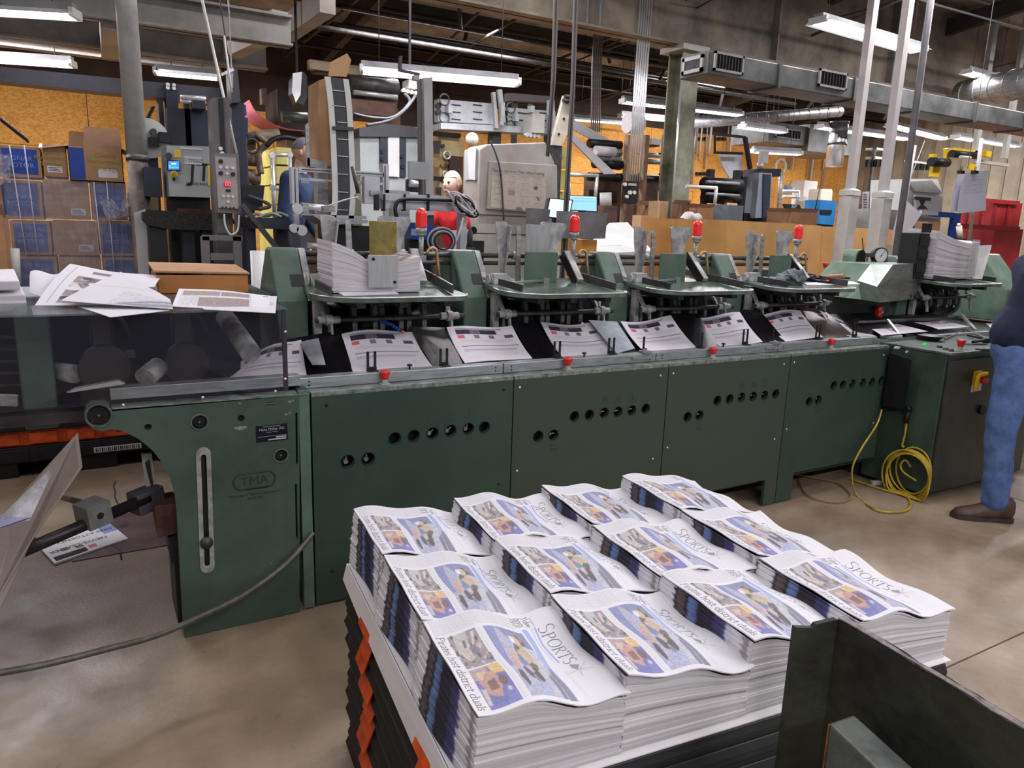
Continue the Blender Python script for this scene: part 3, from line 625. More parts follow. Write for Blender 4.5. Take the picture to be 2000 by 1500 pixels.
def front_page():
    # canvas x = reading direction, y = down the page (towards the fold)
    cv=Canvas(470,440,(204,201,205)); rs=cv.rs; a=cv.h/cv.w
    cv.greek(.02,.40,.19,.98,.0105,(150,148,152),.7); cv.greek(.04,.05,.3,.06,.01,(120,120,126)); 
    inkc=(40,38,48)
    for k,(s,yy) in enumerate((('Yulee',.285),('hosts',.335),('FBHS',.385))): pentext(cv,s,.035,yy,.058,inkc,(.0026,.0007),a,.12,sx=1.05)
    cv.rect(.05,.205,.055,.212,(60,60,66)); cv.rect(.06,.225,.15,.232,(110,120,170)); cv.rect(.04,.405,.2,.407,(150,150,156))
    penfit(cv,'SPORTS',.17,.60,.225,.135,(58,60,72),(.0046,.0014),a,.0,caps=[1.25,.95,1.0,.95,.95,.95],track=.03)
    cv.line([(.17,.235),(.34,.262),(.55,.25)],.016,(128,150,206)); cv.line([(.17,.262),(.34,.287),(.55,.275)],.007,(150,166,210))
    for ang in (0,72,144,216,288):
        t=math.radians(ang-60); cv.line([(.68,.17),(.68+.075*math.cos(t),.17+.09*math.sin(t))],.0045,(140,140,146)); cv.line([(.68,.17),(.68+.06*math.cos(t+.35),.17+.06*math.sin(t+.35))],.003,(170,170,176))
    cv.poly([(.6,.2),(.64,.15),(.68,.185),(.64,.21)],(120,122,130)); cv.greek(.66,.255,.93,.285,.009,(176,176,180),.6)
    cv.poly([(.17,.30),(.30,.30),(.6,.335),(.97,.345),(.97,.375),(.6,.37),(.35,.345),(.17,.34)],(132,150,202)); 
    figure(cv,.22,.36,.965,.655,0)
    cv.poly([(.6,.345),(.97,.35),(.97,.40),(.7,.385)],(112,112,132)); cv.noise(.6,.34,.97,.4,.3,3)
    cv.greek(.22,.665,.96,.70,.009,(140,140,146),.6)
    figure(cv,.22,.71,.585,.905,1); figure(cv,.60,.71,.965,.905,2)
    penfit(cv,'Pirates host district duals',.20,.955,.975,.072,inkc,(.0030,.0008),a,.14)
    base=L3((204,201,205)); cv.a=cv.a*.82+base*.18; g_=cv.a.mean(2,keepdims=True); cv.a=cv.a*.78+g_*.22
    return cv
FP=front_page()
# ================================================================== THE LOADED PALLET
PR=math.radians(-5.8); PO=Vector((.535,1.005,0)); PZ=.60
def pal(x,y,z): c,s=math.cos(PR),math.sin(PR); return Vector((PO.x+x*c-y*s,PO.y+x*s+y*c,z))
BW,BL=.305,.325   # bundle width (pallet x), length (pallet y)
rr=random.Random(4)
def hsurf(u,v,H,seed):  # u along reading dir (0 back,1 front), v 0 head of page (+x) .. 1 fold (-x)
    return H-.050*(1-v)**1.5+.010*math.sin(2.6*u*PI+seed)*(1-v)*.8+.009*math.sin(3.3*v*PI+seed*1.7)-.006*u*(1-v)+.004*math.sin(9*v+seed)
STRIPE=[((206,203,208),.0),((58,50,54),.18),((90,80,84),.22),((44,40,48),.30),((98,118,156),.34),((84,104,146),.40),((48,44,52),.44),((52,48,60),.52),((66,64,100),.62),((80,80,122),.70),((196,194,204),.745),((206,204,208),.80),((150,146,150),.90),((206,204,206),.96)]
def stripe(u):
    c=STRIPE[0][0]
    for k in range(len(STRIPE)-1):
        if STRIPE[k][1]<=u<STRIPE[k+1][1]:
            return STRIPE[k][0]
    return STRIPE[-1][0]
def bundle_body(H,seed,nl=30,fan=.03,gapz=.075):
    """thick pile of papers as stacked wavy outlines; carries ink colours"""
    r=random.Random(seed); V=[];C=[];Fs=[]; nx,ny=14,40
    per=[(0,j/ny) for j in range(ny)]+[(i/nx,1) for i in range(nx)]+[(1,1-j/ny) for j in range(ny)]+[(1-i/nx,0) for i in range(nx)]
    def ringv(z0f,dx0,dx1,dy,shade):
        st=len(V)
        for (a,b) in per: # a: 0 fold(-x) 1 head(+x); b: 0 front(-y) 1 back
            v=1-a;u=1-b
            top=hsurf(u,v,H,seed); flat=H-.045*(1-v)**1.5; w=z0f**6; z=(flat*(1-w)+top*w)*z0f
            f=z0f; x=a*BW; y=b*BL
            if a==0: x-=fan*(1-f)**1.0*.9*(0.5+.5*math.sin(u*3+seed)) + dx0
            if a==1: x+=dx1
            if b in(0,1): y+= dy*(1 if b==1 else -1)
            V.append((x,y,z))
            if a==0 and 0<b<1: c=lin(stripe(u+.006*math.sin(z0f*60)))[:3]; k=shade
            else:
                g=186+shade*14; c=lin((g,g-3,g-2))[:3]; k=1
            C.append((c[0],c[1],c[2],1))
        return st
    n=len(per); prev=None
    for l in range(nl):
        f0=l/nl; f1=(l+.86)/nl
        dx0=r.uniform(-.0022,.0022); dx1=r.uniform(-.004,.004); dy=r.uniform(-.003,.003); sh=r.uniform(-1,1)
        if l==nl//2-1: dx0+=.003; dy-=.004; sh=-3.0
        a=ringv(f0,dx0,dx1,dy,sh); b=ringv(f1,dx0,dx1,dy,sh)
        if prev is not None:
            for k in range(n): Fs.append((prev+k,prev+(k+1)%n,a+(k+1)%n,a+k))
        else: Fs.append(tuple(a+k for k in range(n-1,-1,-1)))
        for k in range(n): Fs.append((a+k,a+(k+1)%n,b+(k+1)%n,b+k))
        prev=b
    inner=len(V)
    for k in range(n):
        x,y,z=V[prev+k]; V.append((BW/2+(x-BW/2)*.9,BL/2+(y-BL/2)*.9,z-.03)); C.append(C[prev+k])
    for k in range(n): Fs.append((prev+k,prev+(k+1)%n,inner+(k+1)%n,inner+k))
    Fs.append(tuple(inner+k for k in range(n)))
    me=bpy.data.meshes.new('paper_pile'); me.from_pydata(V,[],Fs); me.update()
    at=me.attributes.new('ink','FLOAT_COLOR','POINT'); at.data.foreach_set('color',np.array(C).ravel()); me.materials.append(INK)
    bm=nb(); bm.from_mesh(me); bmesh.ops.recalc_face_normals(bm,faces=bm.faces[:]); bm.to_mesh(me); bm.free()
    return me
def make_bundle(label,seed,H,curl=0.0):
    t=T('newspaper_bundle',label,'newspaper stack',(0,0,0),0,'newspaper bundles on the pallet')
    me=bundle_body(H-.004,seed); o=bpy.data.objects.new('paper_pile',me); COL.objects.link(o); o.parent=t
    def pos(u,v):
        x=(1-v)*(BW+.008); y=(1-u)*BL
        z=hsurf(u,v,H,seed)+.003
        dd=max(0,u-.72)/.28*max(0,.35-v)/.35; z+=curl*dd*dd+.002*math.sin(u*11+v*7+seed)
        y-=.004*u*(1+math.sin(seed)); return Vector((x,y,z))
    sheet('top_newspaper',FP,pos,470,440 if seed==1 else 440,INK,t,th=.0028,flip=False)
    return t
protos=[]
place=[]
desc={(0,0):'front left bundle of sports papers, at the corner nearest the camera',(1,0):'second bundle of sports papers along the front row, left of centre',(2,0):'third bundle of sports papers along the front row, partly behind the dark plate',(3,0):'front right corner bundle of sports papers with its tall white side showing',
 (0,1):'sports bundle at the left edge of the middle row, its striped side facing out',(1,1):'second sports bundle in the middle row, wholly ringed by other bundles',(2,1):'third sports bundle in the middle row, one page corner lifted',(3,1):'sports bundle at the right end of the middle row',
 (0,2):'back left corner bundle of sports papers, its jagged striped side facing out',(1,2):'second sports bundle in the back row, against the green machine',(2,2):'third sports bundle in the back row, torn page corner sticking up',(3,2):'back right corner sports bundle, its folds fanned in steps at the left'}
pro={}
for k in range(3):
    pro[k]=make_bundle(desc[(0,k)],k+1,[.168,.163,.168][k],[0.004,.012,.02][k])
first={0:1,1:1,2:1}
for j in range(3):
    for i in range(4):
        k=(i+j)%3
        ang=PR+rr.uniform(-.012,.012); loc=pal(i*.307+rr.uniform(-.003,.003)+.006*j*0,j*.333+rr.uniform(-.003,.003),PZ+.004)
        if j==0 and i==3: loc.z-=.004
        if first[k]: first[k]=0; t=pro[k]; t.location=loc; t.rotation_euler=(0,0,ang); t['label']=desc[(i,j)]
        else: t=dup(pro[k],loc,ang,desc[(i,j)])
# white cover sheet between the papers and the pallets, hanging over the left edge
t=T('slip_sheet','white cardboard slip sheet under the newspaper bundles, its left edge hanging down','slip sheet',pal(.6,.5,PZ-.002))
bm=nb()
Pg=[pal(-.022,-.02,PZ),pal(1.235,-.02,PZ),pal(1.235,1.0,PZ),pal(-.022,1.0,PZ)]
slab(bm,Pg,(0,0,-.003)); P('flat_sheet',bm,mat('white_board',(216,212,212),.8,0,.06,4),t)
bm=nb()
slab(bm,[pal(-.024,-.02,PZ),pal(-.024,1.0,PZ),pal(-.036,1.0,PZ-.05),pal(-.040,.55,PZ-.062),pal(-.040,-.02,PZ-.075)],pal(-.003,0,0)-pal(0,0,0)); P('hanging_edge',bm,MATS['white_board'],t)
# nested black plastic pallets with orange blocks
def nest_pallet(label,z0,h,seed):
    r=random.Random(seed); dx=r.uniform(-.008,.008)
    t=T('plastic_pallet',label,'pallet',pal(.6,.5,z0),0,'black pallets nested under the newspapers')
    x0,x1,y0,y1=-.015+dx,1.225+dx,-.012,1.0
    bm=nb()
    def bx(a,b,c,d,e,f,m=0):
        P8=[pal(a,c,e),pal(b,c,e),pal(b,d,e),pal(a,d,e),pal(a,c,f),pal(b,c,f),pal(b,d,f),pal(a,d,f)]; hexa(bm,P8,m)
    # deck with a flared wavy skirt: each side face drops outwards like a nested tray
    def skirt(pa,pb,out):
        D=Vector((0,0,1))
        for f0,f1,o0,o1 in ((0,.34,.002,.012),(.34,.62,.012,.009),(.62,.97,.009,.020)):
            slab(bm,[pa+out*o0-D*h*f0,pb+out*o0-D*h*f0,pb+out*o1-D*h*f1,pa+out*o1-D*h*f1],-out*.014)
    zt=z0+h
    bx(x0,x1,y0,y1,zt-.022,zt)
    ox=(pal(1,0,0)-pal(0,0,0)); oy=(pal(0,1,0)-pal(0,0,0))
    skirt(pal(x0,y0,zt-.004),pal(x0,y1,zt-.004),-ox); skirt(pal(x0,y0,zt-.004),pal(x1,y0,zt-.004),-oy); skirt(pal(x1,y0,zt-.004),pal(x1,y1,zt-.004),ox); skirt(pal(x0,y1,zt-.004),pal(x1,y1,zt-.004),oy)
    bx(x0+.02,x1-.02,y0+.02,y1-.02,z0+.004,zt-.02)
    P('pallet_body',bm,BLACK,t,bev=.003)
    for c in (.15,.66) if seed%4 else (.15,.70):
        for side in (0,):
            bm=nb(); pa=pal(x0-.001,c+r.uniform(-.006,.006),zt-.002); pb=pal(x0-.001,c+.095+r.uniform(-.01,.02),zt-.002)
            slab(bm,[pa,pb,pb-ox*.023-Vector((0,0,h*.97)),pa-ox*.024-Vector((0,0,h*.97))],-ox*.008)
            P('orange_block',bm,ORANGE,t,bev=.003)
    return t
NP=10; ph=(PZ-.006)/NP
names=['bottom','second','third','fourth','fifth','sixth','seventh','eighth','ninth','top']
for k in range(NP): nest_pallet('black plastic pallet with orange blocks, %s up from the floor under the sports papers'%names[k] if k not in(0,9) else 'black plastic pallet with orange blocks, %s of the pile under the sports papers'%names[k],k*ph+.001,ph-.001,k+1)
# ================================================================== THE STITCHING / INSERTING LINE
MY=2.86          # front face plane of the base
MX0=.735; PW=.93; ZT=.925
def XZ(px,py,Y=MY): p=AY(px,py,Y); return (p.x,p.z)
# base carcass behind the panels
t=T('inserting_line','long dark green base of the newspaper inserting line, standing on the concrete','machine',(2.6,3.4,0))
bm=nb(); box(bm,MX0+.02,4.5,MY+.05,3.9,.14,.86); P('carcass',bm,GREEND,t)
bm=nb(); box(bm,MX0+.01,4.47,MY+.035,MY+.16,.90,.925); 
P('cap_ledge',bm,mat('worn_green_ledge',(128,136,132),.4,.2,.4,9,col2=(70,84,74)),t,bev=.003)
bm=nb(); box(bm,MX0+.0,4.45,3.02,3.42,.86,.915); P('conveyor_bed',bm,DARK,t)
bm=nb(); box(bm,MX0+.0,4.5,3.86,3.95,.05,1.05); P('rear_wall',bm,GREEND,t)
for x in (.8,2.0,3.54,4.4): bm=nb(); box(bm,x-.06,x+.06,3.5,3.8,0,.14); P('rear_foot',bm,DARK,t)
holes=[[((679,901),.028,1),((719,896),.028,1),((771,856),.027,0),((808,851),.027,0),((845,846),.027,2),((880,841),.027,2),((915,837),.026,3),((946,834),.026,0)],
 [((1051,852),.027,0),((1081,849),.026,4),((1122,813),.026,0),((1151,810),.026,0),((1180,806),.026,4),((1207,804),.026,4),((1234,801),.026,4),((1261,798),.026,0)],
 [((1343,814),.027,0),((1366,811),.027,4),((1401,782),.027,0),((1425,779),.027,0),((1448,776),.027,4),((1471,774),.027,4),((1493,772),.027,4),((1515,769),.027,0)],
 [((1580,784),.028,0),((1598,781),.028,4),((1628,753),.028,0),((1646,751),.028,0),((1665,749),.028,4),((1685,747),.028,4),((1703,746),.028,4),((1721,743),.028,0)]]
labs=['first green front panel from the left, two holes low and six above','second green front panel, behind the pile of newspapers','third green front panel with a brown-tinged patch and a foot at its right','fourth green front panel, beside the yellow cable coil']
PANG=mat('panel_green',(57,73,64),.40,0,.30,1.6,col2=(46,62,54),bump=.03,bscale=70)
PANG2=mat('panel_green_brownish',(57,73,64),.42,0,.30,1.3,col2=(60,66,54),bump=.03,bscale=70)
gapz=XZ(1397,957)[1]
for k in range(4):
    x0=MX0+PW*k+.003; x1=x0+PW-.006; zt=ZT
    if k==0: out=[(x0,.012),(x0+.14,.012),(x0+.14,gapz),(x1,gapz),(x1,zt),(x0,zt)]
    elif k==1: out=[(x0,gapz),(x0+.30,gapz),(x0+.30,.012),(x0+.5,.012),(x0+.5,gapz),(x1,gapz),(x1,zt),(x0,zt)]
    elif k==2: out=[(x0,gapz),(x1-.10,gapz),(x1-.10,.012),(x1,.012),(x1,zt),(x0,zt)]
    else: out=[(x0,.012),(x0+.14,.012),(x0+.14,gapz+.01),(x1,gapz+.01),(x1,zt),(x0,zt)]
    t=T('front_panel',labs[k],'panel',((x0+x1)/2,MY,.012),0,'green front panels of the line')
    H=[]
    hs=[]
    for (px,r,kind) in holes[k]:
        c=XZ(*px); hs.append((c,r,kind)); H.append(circ(c[0],c[1],r,20))
    bm=nb(); holeplate(bm,out,H,MY,.02); P('plate',bm,PANG2 if k in(1,2) else PANG,t)
    # folded top edge with worn metal lip
    bm=nb(); box(bm,x0,x1,MY+.0,MY+.036,zt,zt+.004); box(bm,x0,x1,MY-.0015,MY+.0,zt-.012,zt+.004); P('worn_edge',bm,mat('worn_edge',(170,176,170),.35,.5,.5,22,col2=(84,98,88)),t)
    for (c,r,kind) in hs:
        bm=nb()
        cyl(bm,(c[0],MY+.02,c[1]),(c[0],MY+.05,c[1]),r*1.05,r*1.0,20,cap=False); cyl(bm,(c[0],MY+.048,c[1]),(c[0],MY+.052,c[1]),r*1.05,n=20)
        rg=P('recess_cup',bm,DARK,t)
        bm=nb(); tube(bm,[(c[0]+r*math.cos(a),MY-.001,c[1]+r*math.sin(a)) for a in [2*PI*i/20 for i in range(20)]],.0022,6,closed=True); P('hole_rim',bm,BLACK,rg)
        if kind:
            d={1:(0,1),2:(.7,.7),3:(.3,.95),4:(.98,.12)}[kind]; L=r*.62
            bm=nb(); bar(bm,(c[0]-d[0]*L,MY+.026,c[1]-d[1]*L),(c[0]+d[0]*L,MY+.022,c[1]+d[1]*L),.006,.005)
            cyl(bm,(c[0]-d[0]*L*.5,MY+.05,c[1]-d[1]*L*.5),(c[0]-d[0]*L*.5,MY+.024,c[1]-d[1]*L*.5),r*.35,n=12)
            P('lever',bm,STEEL,rg)
    sc=[(x0+.06 if k==0 else x0+.03,zt-.05),(x1-.05,zt-.055),(x0+.03 if k else x0+.07,.47 if k else .15),(x1-.06,.42)]
    for (sx,sz) in sc:
        bm=nb(); lathe(bm,[(.0065,0),(.006,.003),(.001,.004)],(sx,MY,sz),10,axis=(0,-1,0)); P('screw',bm,CHROME if k else DARK,t)
    # faint legends printed over the holes
    bm=nb()
    cc=[h for h in hs[4:7]]
    for j,(c,r,kd) in enumerate(cc):
        zz=c[1]+.055
        box(bm,c[0]-.018,c[0]+.018,MY-.0008,MY,zz,zz+.028 if j<2 else zz+.003); box(bm,c[0]-.03,c[0]+.03,MY-.0008,MY,zz-.008,zz-.006)
        if j==2: box(bm,c[0]-.001,c[0]+.001,MY-.0008,MY,zz,zz+.035); box(bm,c[0]-.03,c[0]+.02,MY-.0008,MY,zz+.034,zz+.036)
    for j,(c,r,kd) in enumerate(hs[:2]):
        if j==0 and k: continue
        zz=c[1]-.055; box(bm,c[0]-.02,c[0]+.02,MY-.0008,MY,zz,zz+.004); box(bm,c[0]-.014,c[0]+.022,MY-.0008,MY,zz-.022,zz-.012); prism(bm,[(c[0]+.004,zz-.022),(c[0]+.022,zz-.022),(c[0]+.014,zz-.034)],'y',MY-.0008,MY)
    P('printed_legend',bm,mat('faded_legend',(46,62,54),.6),t)
# centre foot between panel 3 and 4
# ------------------------------------------------------------------ aluminium rail along the conveyor
t=T('guide_rail','long worn aluminium rail along the front edge of the conveyor','rail',(2.6,2.98,.925))
segs=[(MX0-.02,1.66),(1.665,2.585),(2.59,3.52),(3.525,4.46)]
for a,b in segs:
    bm=nb(); box(bm,a,b,2.955,3.015,.926,.972); P('rail_section',bm,RAIL,t,bev=.003)
    bm=nb()
    for x in (a+.04,b-.04):
        for z in (.940,.956): cyl(bm,(x,2.954,z),(x,2.9545,z),.004,n=10)
    P('bolt_holes',bm,DARK,t)
def fork(px,py0,py1,double,lab):
    b=AY(px,py1,3.0); b.z=.972; h=AY(px,py0,3.0).z-b.z; 
    t=T('paper_guide',lab,'guide',b,0,'black upright paper guides on the rail')
    bm=nb(); w=.011
    for s in ((-.016,.016) if double else (0,)):
        box(bm,b.x+s-w/2,b.x+s+w/2,3.0,3.006,b.z+.012,b.z+h-.004); cyl(bm,(b.x+s,3.0,b.z+h-.006),(b.x+s,3.006,b.z+h-.006),w/2,n=10)
    box(bm,b.x-.022,b.x+.022,2.998,3.006,b.z+.0,b.z+.018)
    box(bm,b.x-.018,b.x+.024,2.975,3.006,b.z,b.z+.004)
    P('fork',bm,BLACK,t,bev=.001)
for (px,a,b,d,l) in [(726,686,722,1,'leftmost black two-pronged paper guide on the rail'),(867,680,714,1,'black two-pronged guide on the rail between the first two clear papers'),(1088,666,700,1,'black two-pronged guide in front of the third paper\'s lower left'),(1194,659,690,1,'black two-pronged guide at the right end of the third paper'),(1257,657,688,0,'single black guide stem beside the clear plate'),(1366,649,681,1,'black two-pronged guide before the fifth paper'),(1455,643,674,1,'black two-pronged guide at the fifth paper\'s right'),(1510,639,669,0,'single black guide stem left of the sixth paper'),(1597,634,662,1,'black two-pronged guide at the sixth paper\'s right'),(1669,624,658,1,'rightmost black guide, taller, in front of the curling paper')]:
    fork(px,a,b,d,l)
for (px,py,lab) in [(800,719,'small black thumb screw on the rail under the first paper'),(1141,694,'small black thumb screw on the rail under the third paper'),(1413,672,'small black thumb screw on the rail under the fifth paper')]:
    p=AY(px,py,2.985); p.z=.972
    bm=nb(); lathe(bm,[(.004,0),(.004,.012),(.012,.014),(.012,.02),(.004,.023)],p,14); S('thumb_screw',bm,BLACK,lab,'screw','black thumb screws on the rail')
for (px,py,lab) in [(1257,690,'small steel clamp block on the rail beside the clear plate'),(1512,670,'small steel clamp block on the rail near the sixth paper')]:
    p=AY(px,py,2.97); bm=nb(); box(bm,p.x-.09,p.x+.03,2.945,2.955,.945,.96); box(bm,p.x-.02,p.x+.035,2.945,2.99,.972,.985); cyl(bm,(p.x,2.967,.985),(p.x,2.967,.992),.008,n=10)
    S('clamp_block',bm,STEEL,lab,'clamp','steel clamps on the rail')
def mushroom(px,py,Y,z,lab,s=1.0):
    p=AY(px,py,Y); 
    t=T('stop_button',lab,'button',(p.x,p.y,z),0,'red mushroom stop buttons')
    b=Vector((p.x,p.y,z))
    bm=nb(); box(bm,b.x-.02*s,b.x+.02*s,b.y-.02*s,b.y+.02*s,z,z+.002); P('legend_plate',bm,WGREY,t)
    bm=nb(); lathe(bm,[(.012*s,0),(.014*s,.006*s),(.012*s,.016*s),(.015*s,.018*s)],b+Vector((0,0,.002)),20); P('metal_collar',bm,CHROME,t)
    bm=nb(); lathe(bm,[(.014*s,.018*s),(.015*s,.026*s),(.022*s,.045*s),(.0225*s,.051*s),(.019*s,.056*s),(.008*s,.058*s),(.0,.0583*s)],b+Vector((0,0,.002)),24); P('mushroom_head',bm,RED,t)
for px,py,l in [(752,750,'red stop button farthest left on the ledge'),(1109,718,'red stop button on the ledge over the second panel'),(1392,696,'red stop button on the ledge over the third panel'),(1624,676,'red stop button on the ledge over the fourth panel')]: mushroom(px,py,2.93,.926,l)
# ------------------------------------------------------------------ papers on the chain and the black saddle plates
def conv_page():
    cv=Canvas(150,130,(206,200,206))
    cv.rect(.10,.09,.70,.20,(60,52,66)); cv.rect(.30,.10,.45,.19,(120,110,124)); cv.noise(.1,.09,.72,.2,.4,3)
    cv.rect(.10,.22,.2,.30,(206,92,104)); cv.rect(.34,.22,.42,.31,(120,110,122)); cv.rect(.56,.22,.64,.31,(110,100,112)); cv.rect(.80,.22,.93,.30,(84,74,88)); cv.rect(.10,.06,.8,.075,(120,112,124))
    cv.greek(.12,.34,.9,.42,.02,(160,154,164),.6); cv.rect(.10,.50,.95,.515,(110,104,116)); cv.rect(.10,.60,.9,.605,(150,144,156)); cv.greek(.10,.61,.88,.69,.022,(120,112,124),.7); cv.rect(.1,.71,.9,.715,(150,140,150)); cv.greek(.08,.84,.3,.88,.02,(170,164,172),.6); cv.rect(.78,.76,.84,.82,(196,190,196))
    return cv
CP=conv_page()
papers=[((690,727),(845,716),(667,652),(805,645),'first paper on the chain, just right of the plexiglass'),((908,711),(1040,698),(872,644),(1000,633),'second paper on the chain'),((1097,698),(1205,688),(1056,634),(1160,628),'third on the chain, partly under a clear plate'),((1256,685),(1360,678),(1212,628),(1310,618),'fourth paper on the chain, right of the clear plate'),((1408,677),(1490,669),(1360,617),(1445,612),'fifth paper on the chain'),((1535,665),(1608,660),(1482,612),(1563,607),'sixth paper on the chain, beside the brownish plate')]
def paper_obj(bl,br,tl,tr,lab,k,zb=.972,Yb=3.02,Yt=3.27,zt=1.098,nm='newspaper_on_chain'):
    B0=AY(*bl,Yb);B1=AY(*br,Yb);T0=AY(*tl,Yt);T1=AY(*tr,Yt)
    def pos(u,v):
        a=T0.lerp(T1,u); b=B0.lerp(B1,u); p=a.lerp(b,v); p=p+Vector((0,0,.006*math.sin(u*PI+k)-.012*math.sin(v*PI)+.008*math.sin(u*5+k)*(1-v))); return p
    o=sheet(nm,CP,pos,150,100,INK,th=.003); o['label']='white newspaper on the slope, '+lab; o['category']='newspaper'; o['group']='newspapers riding on the chain'
for k,(a,b,c,d,l) in enumerate(papers): paper_obj(a,b,c,d,l,k)
def plate(pts,Ys,m,lab,nm='saddle_plate',th=.003,grp='black saddle plates'):
    P4=[AY(*p,y) for p,y in zip(pts,Ys)]; bm=nb(); slab(bm,P4,(0,.002,-th)); return S(nm,bm,m,lab,'plate',grp)
SADB=mat('saddle_black',(34,30,34),.25,.4,.3,12); SADG=mat('saddle_grey',(84,78,78),.4,.5,.4,12)
plate([(845,716),(908,711),(868,640),(800,637)],[3.03,3.03,3.3,3.3],SADG,'grimy steel saddle plate between the first and second chain papers')
plate([(600,735),(690,727),(665,645),(575,660)],[3.03,3.03,3.3,3.3],SADB,'black saddle plate left of the first chain paper')
plate([(1040,700),(1095,697),(1056,632),(998,630)],[3.04,3.04,3.3,3.3],SADB,'black saddle plate between the second and third chain papers')
plate([(1360,680),(1406,676),(1362,612),(1305,612)],[3.04,3.04,3.3,3.3],SADB,'black saddle plate between the fourth and fifth chain papers')
plate([(1490,672),(1535,666),(1484,606),(1444,604)],[3.04,3.04,3.3,3.3],SADB,'black saddle plate between the fifth and sixth chain papers')
plate([(1608,662),(1668,656),(1606,603),(1560,600)],[3.04,3.04,3.3,3.3],mat('brown_plate',(96,78,76),.35,.3,.3,9),'brownish saddle plate before the curling paper')
# long inclined black shelf below everything
bm=nb(); slab(bm,[Vector((MX0-.05,3.03,.945)),Vector((4.9,3.03,.945)),Vector((4.9,3.34,1.075)),Vector((MX0-.05,3.34,1.075))],(0,.01,-.01)); S('conveyor_slope',bm,DARK,'long black sloping conveyor tray that carries the papers','conveyor tray')
GL=mat('clear_sheet',(196,206,214),.08,0,0,5,alpha=.42)
plate([(1205,690),(1240,680),(1205,628),(1150,625)],[3.0,3.02,3.26,3.26],mat('clear_sheet2',(190,200,206),.12,0,.15,9,alpha=.8),'cloudy clear plastic plate between the third and fourth papers','clear_plate',grp='clear plates over the chain')
# grey blurred plate and leaning bunch of papers left
plate([(610,712),(636,712),(622,660),(584,668)],[3.0,3.0,3.2,3.2],mat('grey_film',(150,150,158),.4,0,.3,9),'cloudy grey plate between the leaning papers and the first chain paper','film_plate',grp='clear plates over the chain')
for k,(bl,br,tl,tr,l) in enumerate([((430,748),(600,738),(500,690),(588,660),'leftmost, leaning half behind the plexiglass'),((470,742),(604,735),(470,712),(560,668),'flat on the chain under the leaning one, by the plexiglass')]):
    paper_obj(bl,br,tl,tr,l,k,Yb=3.02-.0*k,Yt=3.2)
# last curling paper
Cb0=AY(1650,659,3.02)
def pos(u,v):
    a=AY(1601+ (1665-1601)*u,606+(636-606)*u,3.25); b=AY(1662+(1712-1662)*u,658-2*u,3.02); p=a.lerp(b,v); p.z+=.02*math.sin(v*PI)*(u-.5)-.02*math.sin(v*PI); return p
o=sheet('newspaper_on_chain',CP,pos,100,80,INK,th=.003); o['label']='white newspaper curling down at the right end of the slope'; o['category']='newspaper'; o['group']='newspapers riding on the chain'
